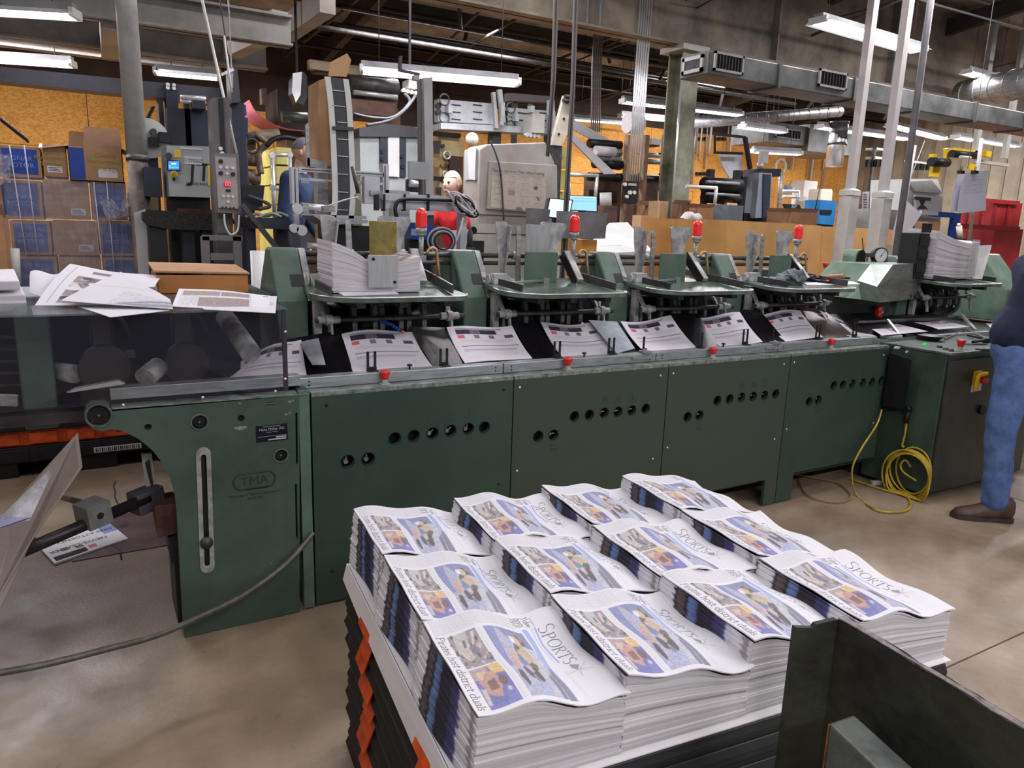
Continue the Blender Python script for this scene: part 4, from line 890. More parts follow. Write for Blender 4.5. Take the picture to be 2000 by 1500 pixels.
# ------------------------------------------------------------------ feeder hoppers: one prototype, copied
HX=[0,.93,1.86,2.79]
def H2(px,py,Y): return AY(px,py,Y)
def hopper():
    """built at the second station's own place"""
    ox=1.67
    t=T('feeder_hopper','second feeder hopper','feeder',(ox,3.4,0),0,'feeder hoppers of the line')
    # housing: profile in YZ
    zt=1.235; tp=AX(880,490,ox).z
    prof=[(3.40,.93),(3.40,zt),(3.56,1.47),(3.64,1.47),(3.95,1.08),(3.95,.93)]
    bm=nb(); prism(bm,prof,'x',ox,ox+.135); h=P('housing',bm,GREEN,t,bev=.012)
    bm=nb(); slab(bm,[(ox+.1355,3.40,zt),(ox+.165,3.40,zt),(ox+.165,3.56,1.468),(ox+.1355,3.56,1.468)],(0,.04,.0)); P('cast_edge',bm,CAST,h,bev=.002)
    bm=nb()
    for f in (.42,.2):
        q=Vector((ox+.15,3.40,zt)).lerp(Vector((ox+.15,3.56,1.468)),f); lathe(bm,[(.012,0),(.012,.004),(.008,.006)],q+Vector((0,-.001,0)),14,axis=(0,-.83,.55))
    P('bolt',bm,STEEL,h)
    bm=nb(); q0=Vector((ox+.10,3.40,zt)).lerp(Vector((ox+.10,3.56,1.468)),.28); q1=Vector((ox+.10,3.40,zt)).lerp(Vector((ox+.10,3.56,1.468)),.5)
    slab(bm,[q0+Vector((-.028,-.002,0)),q0+Vector((.028,-.002,0)),q1+Vector((.028,-.002,0)),q1+Vector((-.028,-.002,0))],(0,-.001,.0005)); P('window_slot',bm,BLACK,h)
    bm=nb(); lathe(bm,[(.004,0),(.004,.03),(.02,.034),(.022,.05),(.014,.056)],Vector((ox+.165,3.44,1.33)),14,axis=(.8,-.6,0)); P('knob',bm,BLACK,h)
    # bracket plate and swing arm at the housing's right
    bm=nb(); box(bm,ox+.15,ox+.185,3.36,3.40,.99,zt+.03); P('bracket_plate',bm,CAST,t,bev=.003)
    # table: rounded tray, tilted up to the back
    x0,x1=ox+.15,ox+.79
    def tz(y): return 1.282+(y-3.03)*.07
    pts=[]
    for cx_,cy_,a0,r in ((x0+.15,3.19,180,.16),(x1-.07,3.10,270,.07)):
        for k in range(9): a=math.radians(a0+90*k/8); pts.append((cx_+r*math.cos(a)*(1.35 if a0==180 else 1),cy_+r*math.sin(a)))
    pts+=[(x1,3.56),(x0-.0,3.56),(x0-.05,3.3)]
    bm=nb(); slab(bm,[Vector((p[0],p[1],tz(p[1]))) for p in pts],(0,0,-.022)); tb=P('feed_table',bm,mat('table_green',(112,128,116),.22,.25,.35,9.0),t,bev=.003)
    bm=nb(); rim=[Vector((p[0],p[1]-.001,tz(p[1])+.0005)) for p in pts[:18]]; tube(bm,rim,.0032,5); P('table_rim',bm,CHROME,tb)
    bm=nb(); q0=AZ(975,550,1.325); q1=AZ(1020,563,1.312); bar(bm,q0,q1,.012,.036); P('side_fence',bm,DKST,t,bev=.002)
    bm=nb(); q0=AZ(1108,531,1.345); q1=AZ(1202,560,1.312); bar(bm,q0,q1,.012,.04); P('side_fence',bm,DKST,t,bev=.002)
    # slide block cluster on the left of the table
    bm=nb(); 
    for k in range(4): cyl(bm,(x0-.02+k*.014,3.40,1.33),(x0-.012+k*.014,3.40,1.33),.026,n=14)
    box(bm,x0+.0,x0+.08,3.36,3.42,1.305,1.36); prism(bm,[(x0+.08,1.305),(x0+.15,1.305),(x0+.08,1.355)],'y',3.37,3.41)
    P('slide_block',bm,CAST,t,bev=.003)
    bm=nb(); q0=AZ(992,553,1.325); q1=AZ(1064,547,1.325); bar(bm,q0,q1,.010,.01); box(bm,q1.x-.015,q1.x+.02,q1.y-.015,q1.y+.015,1.305,1.335); P('stop_rod',bm,STEEL,t)
    # uprights
    Yg=3.50
    def q(px,py): p=AY(px,py,Yg); return (p.x,p.z)
    bm=nb(); prism(bm,[q(968,432),q(990,434),q(993,440),q(992,470),q(988,500),(q(984,540)[0],1.30),(q(972,540)[0],1.30),q(974,500),q(970,470)],'y',Yg,Yg+.006); P('side_guide',bm,CAST,t,bev=.001)
    bm=nb(); A=AY(993,440,Yg);B=AY(982,540,Yg); slab(bm,[A,AY(1000,442,Yg-.05),AY(986,530,Yg-.05),B],(.004,.0,0)); 
    P('guide_flange',bm,CAST,t)
    bm=nb(); prism(bm,[q(1056,436),q(1062,433),q(1105,437),q(1108,442),q(1095,470),q(1087,500),(q(1078,540)[0],1.30),(q(1068,540)[0],1.30)],'y',Yg,Yg+.006); P('side_guide',bm,CAST,t,bev=.001)
    bm=nb(); prism(bm,[q(1004,446),q(1006,441),q(1010,441),q(1012,446),(q(1012,540)[0],1.30),(q(1003,540)[0],1.30)],'y',Yg-.03,Yg-.02); P('slim_guide_bar',bm,STEEL,t)
    # grey tall plate + green low plate
    bm=nb(); a=AY(1028,438,3.46); b=AY(1075,438,3.46); box(bm,a.x,b.x,3.46,3.464,1.32,a.z); P('tall_back_plate',bm,mat('alu_sheet',(172,174,174),.45,.3,.12,6,stretch=(8,1,1)),t,bev=.001)
    bm=nb(); a=AY(1026,492,3.40); b=AY(1090,492,3.40); zt2=a.z; 
    box(bm,a.x,b.x,3.40,3.407,1.308,zt2); P('green_stop_plate',bm,GREEN,t,bev=.002)
    # cross shafts
    for z,yy,r in ((AY(1000,499,3.58).z,3.58,.014),(AY(1000,514,3.58).z,3.58,.011)):
        bm=nb(); cyl(bm,(ox+.14,yy,z),(ox+.93,yy,z),r,n=12); P('cross_shaft',bm,DKST,t)
    for px in (985,1005,1085): bm=nb(); p=AY(px,499,3.58); cyl(bm,(p.x-.015,3.58,p.z),(p.x+.015,3.58,p.z),.022,n=14); P('shaft_collar',bm,CAST,t)
    # slanted bracket, beacon, hose
    a=AY(1105,492,3.55); b=AY(1132,538,3.36)
    bm=nb(); bar(bm,(a.x,3.55,a.z),(b.x-.0,3.36,1.32),.05,.02); P('slant_bracket',bm,CAST,t,bev=.003)
    bm=nb(); bar(bm,(a.x-.025,3.55,a.z-.012),(b.x-.025,3.36,1.308),.006,.06); P('bracket_web',bm,DARK,t)
    YB=3.52; p=AY(1121,464,YB); zb=AY(1121,500,YB).z; z1=AY(1121,464,YB).z; zd=AY(1121,457,YB).z; zt3=AY(1121,419,YB).z
    bl=P('beacon_stem',(lambda bm:(cyl(bm,(p.x,YB,zb-.03),(p.x,YB,z1),.012,n=14),cyl(bm,(p.x,YB,z1-.012),(p.x,YB,z1),.016,.028,n=18),cyl(bm,(p.x,YB,z1),(p.x,YB,zd+.012),.028,n=20),box(bm,p.x-.02,p.x+.02,YB-.02,YB+.06,zb-.035,zb-.005),bm)[-1])(nb()),STEEL,t)
    R=.029; hh=zt3-zd-.012
    bm=nb(); lathe(bm,[(R*1.02,0),(R,.004),(R,hh-R)]+[(R*math.cos(a),hh-R+R*math.sin(a)) for a in [PI/2*k/7 for k in range(1,8)]],(p.x,YB,zd+.012),24); P('red_beacon_dome',bm,mat('beacon_red',(226,44,38),.15,0,.05,8,coat=.6,emit=(226,44,38),estr=.12),bl,label='glossy red domed beacon lens')
    c=AY(1138,500,3.5); bm=nb()
    tube(bm,[(c.x-.03,3.5,c.z+.005)]+[(c.x+.0+.025*math.cos(a),3.5,c.z+.01+.022*math.sin(a)) for a in [PI*(1-k/8) for k in range(9)]]+[(c.x+.028,3.49,c.z-.05),(c.x+.035,3.48,1.31)],.008,8)
    P('copper_hose',bm,COPPER,t)
    # gripper shaft with arms and drum under the table
    zs=AY(1000,612,3.32).z
    bm=nb(); cyl(bm,(ox+.14,3.30,zs),(ox+.88,3.30,zs),.013,n=12); P('gripper_shaft',bm,DKST,t)
    for s,x in ((1,ox+.20),(-1,ox+.80)):
        bm=nb(); cyl(bm,(x-.016,3.30,zs),(x+.016,3.30,zs),.026,n=16); cyl(bm,(x-.05,3.30,zs),(x+.05,3.30,zs),.018,n=16)
        bar(bm,(x-.012,3.31,zs),(x-.03*s,3.36,zs+.09),.014,.024); bar(bm,(x+.008,3.30,zs),(x+.012,3.28,zs-.11),.012,.02)
        P('swing_arm',bm,CAST,t,bev=.003)
    bm=nb(); cyl(bm,(ox+.22,3.52,1.10),(ox+.88,3.52,1.10),.115,n=28); P('feed_drum',bm,mat('drum_dark',(50,50,54),.3,.6,.3,8),t)
    for xf in (.22,.84): bm=nb(); cyl(bm,(ox+xf,3.52,1.10),(ox+xf+.018,3.52,1.10),.135,n=28); P('drum_flange',bm,STEEL,t)
    for k,xx in enumerate((.33,.43,.465,.56,.60,.68)):
        x=ox+xx; zz=zs+.02+.012*(k%2)
        bm=nb(); prism(bm,[(3.34,zz+.045),(3.37,zz+.045),(3.37,zz),(3.35,zz-.03),(3.335,zz-.09),(3.35,zz-.115),(3.325,zz-.09),(3.325,zz-.03),(3.33,zz)],'x',x-.012,x+.012)
        cyl(bm,(x-.007,3.338,zz+.022),(x+.007,3.338,zz+.022),.010,n=10)
        P('gripper_arm',bm,mat('gripper_grey',(112,110,108),.45,.4,.3,20),t,bev=.001)
    for xx in (.37,.5,.62,.72): bm=nb(); lathe(bm,[(.012,0),(.018,.004),(.006,.008)],(ox+xx,3.37,zs-.085),14,axis=(0,-1,0)); P('suction_cup',bm,CHROME,t)
    bm=nb(); box(bm,ox+.17,ox+.93,3.72,3.80,.93,1.25); P('back_frame',bm,DARK,t)
    for xx in (.3,.5,.72): bm=nb(); box(bm,ox+xx-.02,ox+xx+.02,3.14,3.72,1.225,1.262); P('table_bearer',bm,DKST,t)
    return t
hp=hopper()
hp['label']='second green feeder hopper from the left, empty table with a green stop plate'
hl=['first green feeder hopper, loaded with a tall pile of inserts','','third green feeder hopper, empty, its beacon half hidden by a guide','fourth green feeder hopper, its table carrying tools and a rag']
hs=[None,hp,None,None]
for k in (0,2,3): hs[k]=dup(hp,hp.location+Vector(((k-1)*.93,0,0)),0,hl[k])
for k in (2,3):
    for ch in list(hs[k].children):
        if ch.name.startswith('tall_back_plate'): bpy.data.objects.remove(ch)
# remove the green plate from station one (it has brass and aluminium ones instead)
for ch in list(hs[0].children):
    if ch.name.startswith(('green_stop_plate','tall_back_plate','stop_rod')): bpy.data.objects.remove(ch)
def onx(ch,root): ch.parent=root
def PW_(name,bm,m,root,bev=0):   # part built in world coordinates for a copied hopper
    me=_mesh(name,bm,m,root.location); o=bpy.data.objects.new(name,me); COL.objects.link(o); o.parent=root; _bevel(o,bev); return o
a=AY(721,431,3.42); b=AY(775,431,3.42)
bm=nb(); box(bm,a.x,b.x,3.42,3.425,AY(748,500,3.42).z,a.z); PW_('brass_plate',bm,BRASS,hs[0],.003)
a=AY(719,498,3.12); b=AY(778,498,3.12); zb=AY(748,562,3.12).z
bm=nb(); box(bm,a.x,b.x,3.12,3.125,zb,a.z); pl=PW_('front_stop_plate',bm,mat('alu_sheet',(158,160,160)),hs[0],.003)
bm=nb(); 
for px,py in ((729,506),(771,551)): q=AY(px,py,3.12); cyl(bm,(q.x,3.116,q.z),(q.x,3.12,q.z),.007,n=12)
me=_mesh('plate_screw',bm,DARK,hs[0].location); o=bpy.data.objects.new('plate_screw',me); COL.objects.link(o); o.parent=pl
# pile of inserts in hopper one: wavy block
def pile(name,x0,x1,y0,y1,zfun,m,label,nl=26,z0=1.295):
    bm=nb(); r=random.Random(2); prev=None; nx=12
    per=[(i/nx,0) for i in range(nx)]+[(1,j/4) for j in range(4)]+[(1-i/nx,1) for i in range(nx)]+[(0,1-j/4) for j in range(4)]
    first=None
    for l in range(nl):
        dx=r.uniform(-.003,.003); dy=r.uniform(-.002,.002)
        for f in (l/nl,(l+.85)/nl):
            rg=[bm.verts.new((x0+(x1-x0)*u+dx*(1 if u in(0,1) else 0),y0+(y1-y0)*v+dy,z0+(zfun(u,v)-z0)*f)) for u,v in per]
            if prev:
                for k in range(len(rg)): bm.faces.new([prev[k],prev[(k+1)%len(rg)],rg[(k+1)%len(rg)],rg[k]])
            else: bm.faces.new(rg[::-1])
            prev=rg
    # top as grid
    G_=[[None]*(nx+1) for _ in range(5)]
    idx={(round(u,4),round(v,4)):vv for (u,v),vv in zip(per,prev)}
    for j in range(5):
        for i in range(nx+1):
            kx=(round(i/nx,4),round(j/4,4))
            G_[j][i]=idx.get(kx) or bm.verts.new((x0+(x1-x0)*i/nx,y0+(y1-y0)*j/4,zfun(i/nx,j/4)))
    for j in range(4):
        for i in range(nx):
            f=bm.faces.new([G_[j][i],G_[j][i+1],G_[j+1][i+1],G_[j+1][i]]); f.material_index=1 if 2<=i else 0
    return S(name,bm,m,label,'paper stack')
a=AY(650,556,3.15); b=AY(820,556,3.15)
zl=AY(652,472,3.15).z; zm=AY(735,520,3.15).z; zr=AY(815,500,3.15).z
def zf(u,v):
    if u<.45: z=zl+(zm-zl)*(u/.45)**1.0
    else: z=zm+(zr-zm)*((u-.45)/.55)
    z+= .018*math.sin(u*PI*2)*(1 if u<.5 else .3); return z+.01*v
pile('insert_pile',a.x,b.x,3.15,3.39,zf,[mat('pile_paper',(206,200,204),.85,0,.10,60,stretch=(.2,.2,6)),mat('printed_top',(206,196,188),.7,0,0,9,col2=(110,96,88),lo=.4,hi=.6)],'tall wavy pile of white inserts standing in the first hopper')
bm=nb(); a=AY(665,566,3.12); b=AY(775,560,3.12); slab(bm,[Vector((a.x,3.08,1.287)),Vector((b.x,3.10,1.288)),Vector((b.x,3.15,1.292)),Vector((a.x,3.15,1.292))],(0,0,.006)); S('loose_insert',bm,PAPER,'loose white folded insert poking out under the pile in the first hopper','insert')
# blue segmented hose with orange nozzle at station one
a=AY(745,628,3.30); b=AY(765,634,3.24); c=AY(784,647,3.2)
t=T('coolant_hose','blue jointed air hose with an orange nozzle over the first paper','hose',(a.x,3.3,1.1))
bm=nb()
for k in range(9):
    q=a.lerp(b,k/4) if k<4 else b.lerp(c,(k-4)/4); d=(c-a).normalized(); cyl(bm,q-d*.006,q+d*.006,.009,.006,n=10)
tube(bm,[a,(a.x-.01,3.36,a.z+.06)],.006,6)
P('hose_joints',bm,BLUE,t)
bm=nb(); cyl(bm,c,c+Vector((.012,-.005,-.006)),.010,.006,n=12); P('nozzle',bm,ORANGE,t)
# dark machine interior floor behind the conveyor
bm=nb(); box(bm,MX0-.05,5.2,3.42,3.72,.88,.93); S('drip_tray',bm,DARK,'oily black tray under the gripper arms','tray')
# ================================================================== LEFT END OF THE MACHINE
FY=2.85
t=T('end_frame','thick green end frame with a long vertical slot and an oval badge','machine frame',(.45,FY,0))
c_ear=XZ(193,812,FY)
top0=XZ(216,800,FY); top1=XZ(605,770,FY)
out=[XZ(p[0],p[1],FY) for p in [(585,1190),(360,1240),(345,1000),(341,965),(333,935),(318,905),(298,880),(272,858),(240,842),(219,838)]]
out[0]=(out[0][0],.004); out[1]=(out[1][0],.004)
out+=[XZ(p[0],p[1],FY) for p in [(200,843),(182,838),(168,826),(164,810),(168,793),(178,786),(205,785),(214,792),(216,800)]]+[(XZ(585,772,FY)[0],XZ(585,772,FY)[1])]
H=[circ(*c_ear,.036,20),circ(*XZ(289,834,FY),.012,12),circ(*XZ(390,825,FY),.026,20),circ(*XZ(471,817,FY),.013,14),circ(*XZ(549,890,FY),.024,20)]
s0=XZ(397,886,FY); s1=XZ(405,1106,FY)
H.append([(s0[0]-.011,s0[1]),(s0[0]+.011,s0[1]),(s1[0]+.011,s1[1]),(s1[0]-.011,s1[1])])
for a,b in (((579,806),(580,906)),((578,945),(580,1052))):
    q0=XZ(*a,FY); q1=XZ(*b,FY); H.append([(q0[0]-.004,q0[1]),(q0[0]+.004,q0[1]),(q1[0]+.004,q1[1]),(q1[0]-.004,q1[1])])
bm=nb(); holeplate(bm,out,H,FY,.035); fp=P('frame_plate',bm,mat('frame_green',(72,90,79),.4,0,.25,2.2,bump=.06,bscale=80),t,bev=.0)
bm=nb(); x0=XZ(587,800,FY)[0]; box(bm,x0,MX0-.004,FY+.03,FY+.5,.01,.94); box(bm,.24,x0,FY+.036,FY+.06,.12,.93); box(bm,.05,.26,FY+.036,FY+.06,.84,.93); P('inner_body',bm,GREEND,t)
bm=nb(); box(bm,x0-.005,MX0-.006,FY+.004,FY+.03,.01,.94); P('edge_strip',bm,GREEN,t)
for c,r in ((c_ear,.036),(XZ(390,825,FY),.026),(XZ(549,890,FY),.024)):
    bm=nb(); tube(bm,[(c[0]+r*1.12*math.cos(a),FY-.000,c[1]+r*1.12*math.sin(a)) for a in [2*PI*i/24 for i in range(24)]],.0035,6,closed=True)
    cyl(bm,(c[0],FY+.008,c[1]),(c[0],FY+.02,c[1]),r*.82,n=20,m=1); cyl(bm,(c[0],FY+.004,c[1]),(c[0],FY+.01,c[1]),.004,n=8)
    P('bearing_ring',bm,[mat('ring_dull',(104,110,100),.5,.1,.3,20),DARK],t)
# slotted steel strip with its clamp knob
bm=nb(); w=.024
a0=math.atan2(s1[0]-s0[0],s0[1]-s1[1])
def capsule(s0,s1,w,ex):
    L=[(s0[0]+w*math.cos(a),s0[1]+ex+w*math.sin(a)) for a in [PI*k/8 for k in range(9)]]
    return L+[(s1[0]+w*math.cos(a),s1[1]-ex+w*math.sin(a)) for a in [PI+PI*k/8 for k in range(9)]]
holeplate(bm,capsule(s0,s1,.026,0),[capsule(s0,s1,.0095,-.012)],FY-.004,.004)
sl=P('slotted_strip',bm,mat('strip_steel',(168,170,164),.45,.3,.25,25),t)
bm=nb(); box(bm,s0[0]-.014,s1[0]+.014,FY+.012,FY+.016,s1[1],s0[1]); P('slot_back',bm,BLACK,sl)
kb=XZ(403,1059,FY); bm=nb(); lathe(bm,[(.024,0),(.024,.006),(.014,.007),(.012,.014),(.006,.014),(.006,.02)],(kb[0],FY-.004,kb[1]),22,axis=(0,-1,0)); P('clamp_knob',bm,DKST,t)
# badge TMA
bc=XZ(497,938,FY)
bm=nb(); ww,hh=.078,.033
def oval(w,h): return [(bc[0]+(w-h)*(1 if math.cos(a)>=0 else -1)+h*math.cos(a),bc[1]+h*math.sin(a)) for a in [-PI/2+1e-6+PI*k/10 for k in range(11)]+[PI/2+1e-6+PI*k/10 for k in range(11)]]
tube(bm,[(p_[0],FY-.0005,p_[1]) for p_ in oval(ww,hh)],.0032,6,closed=True)
merge(bm,textmesh('TMA',.050,facing_y((bc[0],FY-.0012,bc[1]-.0015))))
merge(bm,textmesh('"Technology in Mailroom Automation"',.0125,facing_y((bc[0]-.005,FY-.001,bc[1]-.055)),shear=.2)); merge(bm,textmesh('800-382-3397',.010,facing_y((bc[0],FY-.001,bc[1]-.072))))
P('printed_badge',bm,mat('badge_ink',(38,48,42),.6),t,label='oval TMA badge with a slogan under it')
# nameplate
n0=XZ(499,832,FY); n1=XZ(562,858,FY)
bm=nb(); box(bm,n0[0],n1[0],FY-.002,FY,n1[1],n0[1]); npx=P('nameplate',bm,mat('nameplate_black',(22,26,34),.35,.2,.1,9),t,bev=.001)
bm=textmesh('Hans Müller AG',.0145,facing_y(((n0[0]+n1[0])/2,FY-.0026,n0[1]-.018))); merge(bm,textmesh('GRAPHISCHE MASCHINEN',.0055,facing_y(((n0[0]+n1[0])/2,FY-.0026,n0[1]-.007)))); merge(bm,textmesh('Zofingen / Schweiz',.0055,facing_y(((n0[0]+n1[0])/2,FY-.0026,n0[1]-.029))))
box(bm,n0[0]+.004,n1[0]-.004,FY-.0026,FY-.002,n1[1]+.021,n1[1]+.022); box(bm,n0[0]+.045,n1[0]-.006,FY-.0028,FY-.002,n1[1]+.005,n1[1]+.010); box(bm,n0[0]+.075,n1[0]-.006,FY-.0028,FY-.002,n1[1]+.013,n1[1]+.018)
P('plate_lettering',bm,mat('engraved_silver',(186,190,192),.4,.3),npx)
bm=nb(); q=XZ(529,788,FY); box(bm,q[0]-.018,q[0]+.018,FY-.001,FY,q[1]-.005,q[1]+.005); merge(bm,textmesh('TECHNOTRAC',.006,facing_y((q[0],FY-.0014,q[1]))),1); P('small_sticker',bm,[BLACK,WGREY],t)
bm=nb(); q=XZ(470,836,FY); pts=[(q[0]+.022*math.cos(a)*(1+.25*math.sin(3*a)),q[1]+.008*math.sin(a)) for a in [2*PI*k/16 for k in range(16)]]; prism(bm,pts,'y',FY-.0006,FY); 
for px,py,s in ((566,785,.007),(572,782,.005),(558,809,.005),(566,807,.006),(530,1100,.004),(468,788,.006)):
    q=XZ(px,py,FY); r3=random.Random(px); prism(bm,[(q[0]+s*r3.uniform(.5,1.3)*math.cos(a),q[1]+s*r3.uniform(.3,1)*math.sin(a)) for a in [2*PI*k/8 for k in range(8)]],'y',FY-.0005,FY)
P('paint_chips',bm,mat('chipped_primer',(142,148,132),.6,0,.3,80),t)
# steel strip on top of the frame
bm=nb(); a=XZ(216,776,FY); b=XZ(605,746,FY); zz=b[1]
box(bm,a[0],MX0-.02,2.93,2.99,zz-.03,zz+.012); P('top_strip',bm,RAIL,t,bev=.002)
bm=nb(); box(bm,a[0]-.0,MX0-.006,FY,2.935,top1[1]-.002,top1[1]+.004); P('top_lip',bm,mat('worn_edge',(170,176,170)),t)
# ------------------------------------------------------------------ plexiglass guard
def glass(name,col,a,rough=.06):
    m=bpy.data.materials.new(name); m.use_nodes=True; nt=m.node_tree; b=nt.nodes['Principled BSDF']; b.inputs['Base Color'].default_value=lin(col); b.inputs['Roughness'].default_value=rough; b.inputs['Alpha'].default_value=a; b.inputs['Specular IOR Level'].default_value=.8
    MATS[name]=m; return m
PLX=glass('plexiglass',(58,56,70),.15); 
gt=AY(550,606,2.80).z; gr=AY(556,606,2.80).x; gb=AY(300,780,2.80).z-.005
t=T('plexiglass_guard','clear plexiglass guard over the dark delivery rollers, at the left end','guard',(0,3.1,gb))
gl_=-.95
bm=nb(); box(bm,gl_,gr,2.80,2.805,gb,gt); P('front_pane',bm,PLX,t)
bm=nb(); box(bm,gl_,gr+.01,2.80,3.42,gt,gt+.006); P('top_pane',bm,glass('plexiglass_top',(96,104,106),.42,.12),t)
bm=nb(); box(bm,gr-.001,gr+.004,2.81,3.40,gb+.02,gt); P('end_pane',bm,glass('plexi_end',(80,80,90),.10),t)
bm=nb(); box(bm,gr-.012,gr+.004,2.797,2.808,gb,gt+.002); P('corner_strip',bm,mat('dark_strip',(52,42,52),.4),t)
for px,py in ((241,791),(396,776),(538,764),(557,648),(557,740)):
    q=AY(px,py,2.797); bm=nb(); lathe(bm,[(.006,0),(.005,.003),(.001,.005)],q,10,axis=(0,-1,0)); P('screw',bm,CHROME,t)
# dark works behind the pane
t=T('delivery_works','dark rollers and drive wheels seen through the plexiglass guard','rollers',(0,3.3,.9))
bm=nb(); box(bm,-1.0,.70,3.62,3.66,.86,1.26); P('rear_plate',bm,mat('rear_navy',(34,42,52),.5,0,.2,4),t)
bm=nb(); box(bm,-1.0,MX0,3.0,3.6,.86,.90); P('bed_plate',bm,mat('bed_brown',(64,56,60),.6,0,.4,8),t)
a=AY(24,612,3.1); b=AY(88,612,3.1)
bm=nb(); box(bm,a.x,b.x+.01,3.1,3.2,.82,1.262); P('green_post',bm,GREEN,t,bev=.008)
for px,py,r,m,yy in ((205,722,.088,'w1',3.06),(365,712,.082,'w2',3.06)):
    c=AY(px,py,yy); bm=nb(); cyl(bm,(c.x,yy,c.z),(c.x,yy+.05,c.z),r,n=36); P('drive_wheel',bm,mat('wheel_brown',(58,48,46),.55,.1,.3,9),t,bev=.003)
    bm=nb(); box(bm,c.x-.03,c.x+.03,yy+.06,yy+.12,c.z+.06,c.z+.19); cyl(bm,(c.x-.035,yy+.09,c.z+.05),(c.x-.035,yy+.09,c.z+.18),.008,n=8); cyl(bm,(c.x+.035,yy+.09,c.z+.05),(c.x+.035,yy+.09,c.z+.18),.008,n=8); tube(bm,[(c.x+.04,yy+.09,c.z+.19),(c.x+.07,yy+.09,c.z+.17),(c.x+.09,yy+.09,c.z+.11)],.01,8); P('wheel_bracket',bm,DGREY,t)
for (p0,y0,p1,y1,r,m) in (((145,730),3.1,(100,724),3.3,.035,CAST),((310,716),3.05,(283,738),2.98,.038,CAST),((490,690),3.0,(440,620),3.35,.04,CAST),((90,735),3.2,(170,728),3.15,.02,DKST)):
    bm=nb(); cyl(bm,AY(*p0,y0),AY(*p1,y1),r,n=18); P('roller',bm,m,t)
bm=nb(); a=AY(130,768,2.92); b=AY(245,750,2.92); slab(bm,[a,b,b+Vector((-.02,0,.014)),a+Vector((.03,0,.014))],(0,.03,0)); P('chute_edge',bm,CHROME,t)
bm=nb(); a=AY(0,772,2.9); b=AY(35,782,2.9); bar(bm,(a.x-.3,2.95,a.z+.01),b,.02,.04); P('grey_lever',bm,CAST,t,bev=.004)
for k in range(5):
    bm=nb(); z=.97+.045*k; bar(bm,(-.9,3.3,z+.02),(-.2,3.25,z-.01),.02,.01); P('guide_strip',bm,DKST,t)
bm=nb(); c=AY(255,692,3.6); box(bm,c.x-.02,c.x+.02,3.615,3.62,c.z-.018,c.z+.018); P('label_plate',bm,WGREY,t)
for x in (-.9,.5): bm=nb(); box(bm,x,x+.1,3.4,3.6,0,.86); P('stand_leg',bm,GREEND,t)
# pile behind guard on a shelf: carton and loose pages on the top pane
def quadsheet(nm,cv,P4,lab,cat='newspaper page',nu=60,nv=50,bul=.01,seed=0,group=None,th=.002,flip=False):
    TL,TR,BR,BL_=P4
    def pos(u,v):
        p=TL.lerp(TR,u).lerp(BL_.lerp(BR,u),v); p=p+Vector((0,0,bul*math.sin(PI*v)*(.6+.4*math.sin(seed+3*u))+.4*bul*math.sin(seed+6*u)*(1-v))); return p
    o=sheet(nm,cv,pos,nu,nv,INK,th=th,flip=flip); o['label']=lab; o['category']=cat
    if group: o['group']=group
    return o
def wcanvas(w=60,h=50): return Canvas(w,h,(206,203,208))
gz_=gt+.008
cv=Canvas(140,120,(204,201,206)); cv.rect(.10,.05,.106,.95,(120,120,124)); cv.rect(.30,.12,.50,.2,(120,112,110)); 
for x0,y0,x1,y1 in ((.2,.32,.55,.62),(.62,.34,.95,.6),(.2,.68,.6,.95)):
    cv.rect(x0,y0,x1,y1,(150,140,140)); 
    for k in range(14): cv.ell(x0+(x1-x0)*cv.rs.rand(),y0+(y1-y0)*cv.rs.rand(),.05,.04,[(92,82,84),(206,200,200),(120,108,108),(176,168,168)][k%4])
    cv.noise(x0,y0,x1,y1,.3,2)
cv.greek(.55,.1,.95,.28,.03,(170,168,172),.6)
g='loose pages on the guard'
quadsheet('newspaper_page',wcanvas(),[AY(62,535,3.5),AY(135,527,3.55),AY(120,592,3.2),AY(58,572,3.3)],'blank curled white page at the left of the loose pages on the plexiglass',bul=.03,seed=1)
quadsheet('newspaper_page',cv,[AY(137,517,3.62),AY(312,541,3.55),AY(245,596,3.0),AY(68,596,3.0)],'page with grey photographs lying on the plexiglass',nu=140,nv=120,bul=.012,seed=2)
cv=Canvas(120,90,(206,203,208)); cv.poly([(.45,.95),(1,.45),(1,.9),(.75,1)],(150,150,158)); cv.poly([(.55,.93),(.98,.6),(1,.75)],(176,180,196)); cv.line([(.05,.5),(.7,.1)],.006,(120,120,124)); cv.noise(.4,.4,1,1,.2,3)
quadsheet('newspaper_page',cv,[AY(236,531,3.3),AY(332,585,2.92),AY(338,603,2.80),AY(118,587,2.98)],'broad white page with a grey picture corner, on top of the loose pages',nu=100,nv=80,bul=.006,seed=3)
cv=wcanvas(80,60); cv.greek(.1,.1,.9,.9,.08,(190,188,192),.4)
quadsheet('newspaper_page',cv,[AZ(118,588,gz_),AZ(335,598,gz_),AZ(330,606,gz_),AZ(215,619,gz_)],'white page whose tip hangs over the edge of the plexiglass',bul=.004,seed=4)
quadsheet('newspaper_page',wcanvas(),[AY(236,533,3.5),AY(313,543,3.5),AY(302,560,3.3),AY(236,560,3.3)],'narrow white page sticking out behind the photo page toward the carton',bul=.004,seed=6)
cv=Canvas(160,80,(214,212,216)); cv.rect(.06,.12,.46,.4,(170,156,148)); cv.rect(.48,.12,.78,.4,(160,148,144)); cv.rect(.25,.5,.78,.92,(166,150,146)); cv.noise(.05,.1,.8,.95,.3,2); cv.rect(.92,.12,.98,.2,(110,108,110)); cv.rect(.25,.42,.78,.48,(206,203,208))
quadsheet('newspaper_page',cv,[AY(350,562,3.25),AY(528,576,3.0),AY(526,608,2.82),AY(336,598,2.9)],'picture page lying at the right end of the plexiglass, by the green housing',nu=140,nv=70,bul=.008,seed=5)
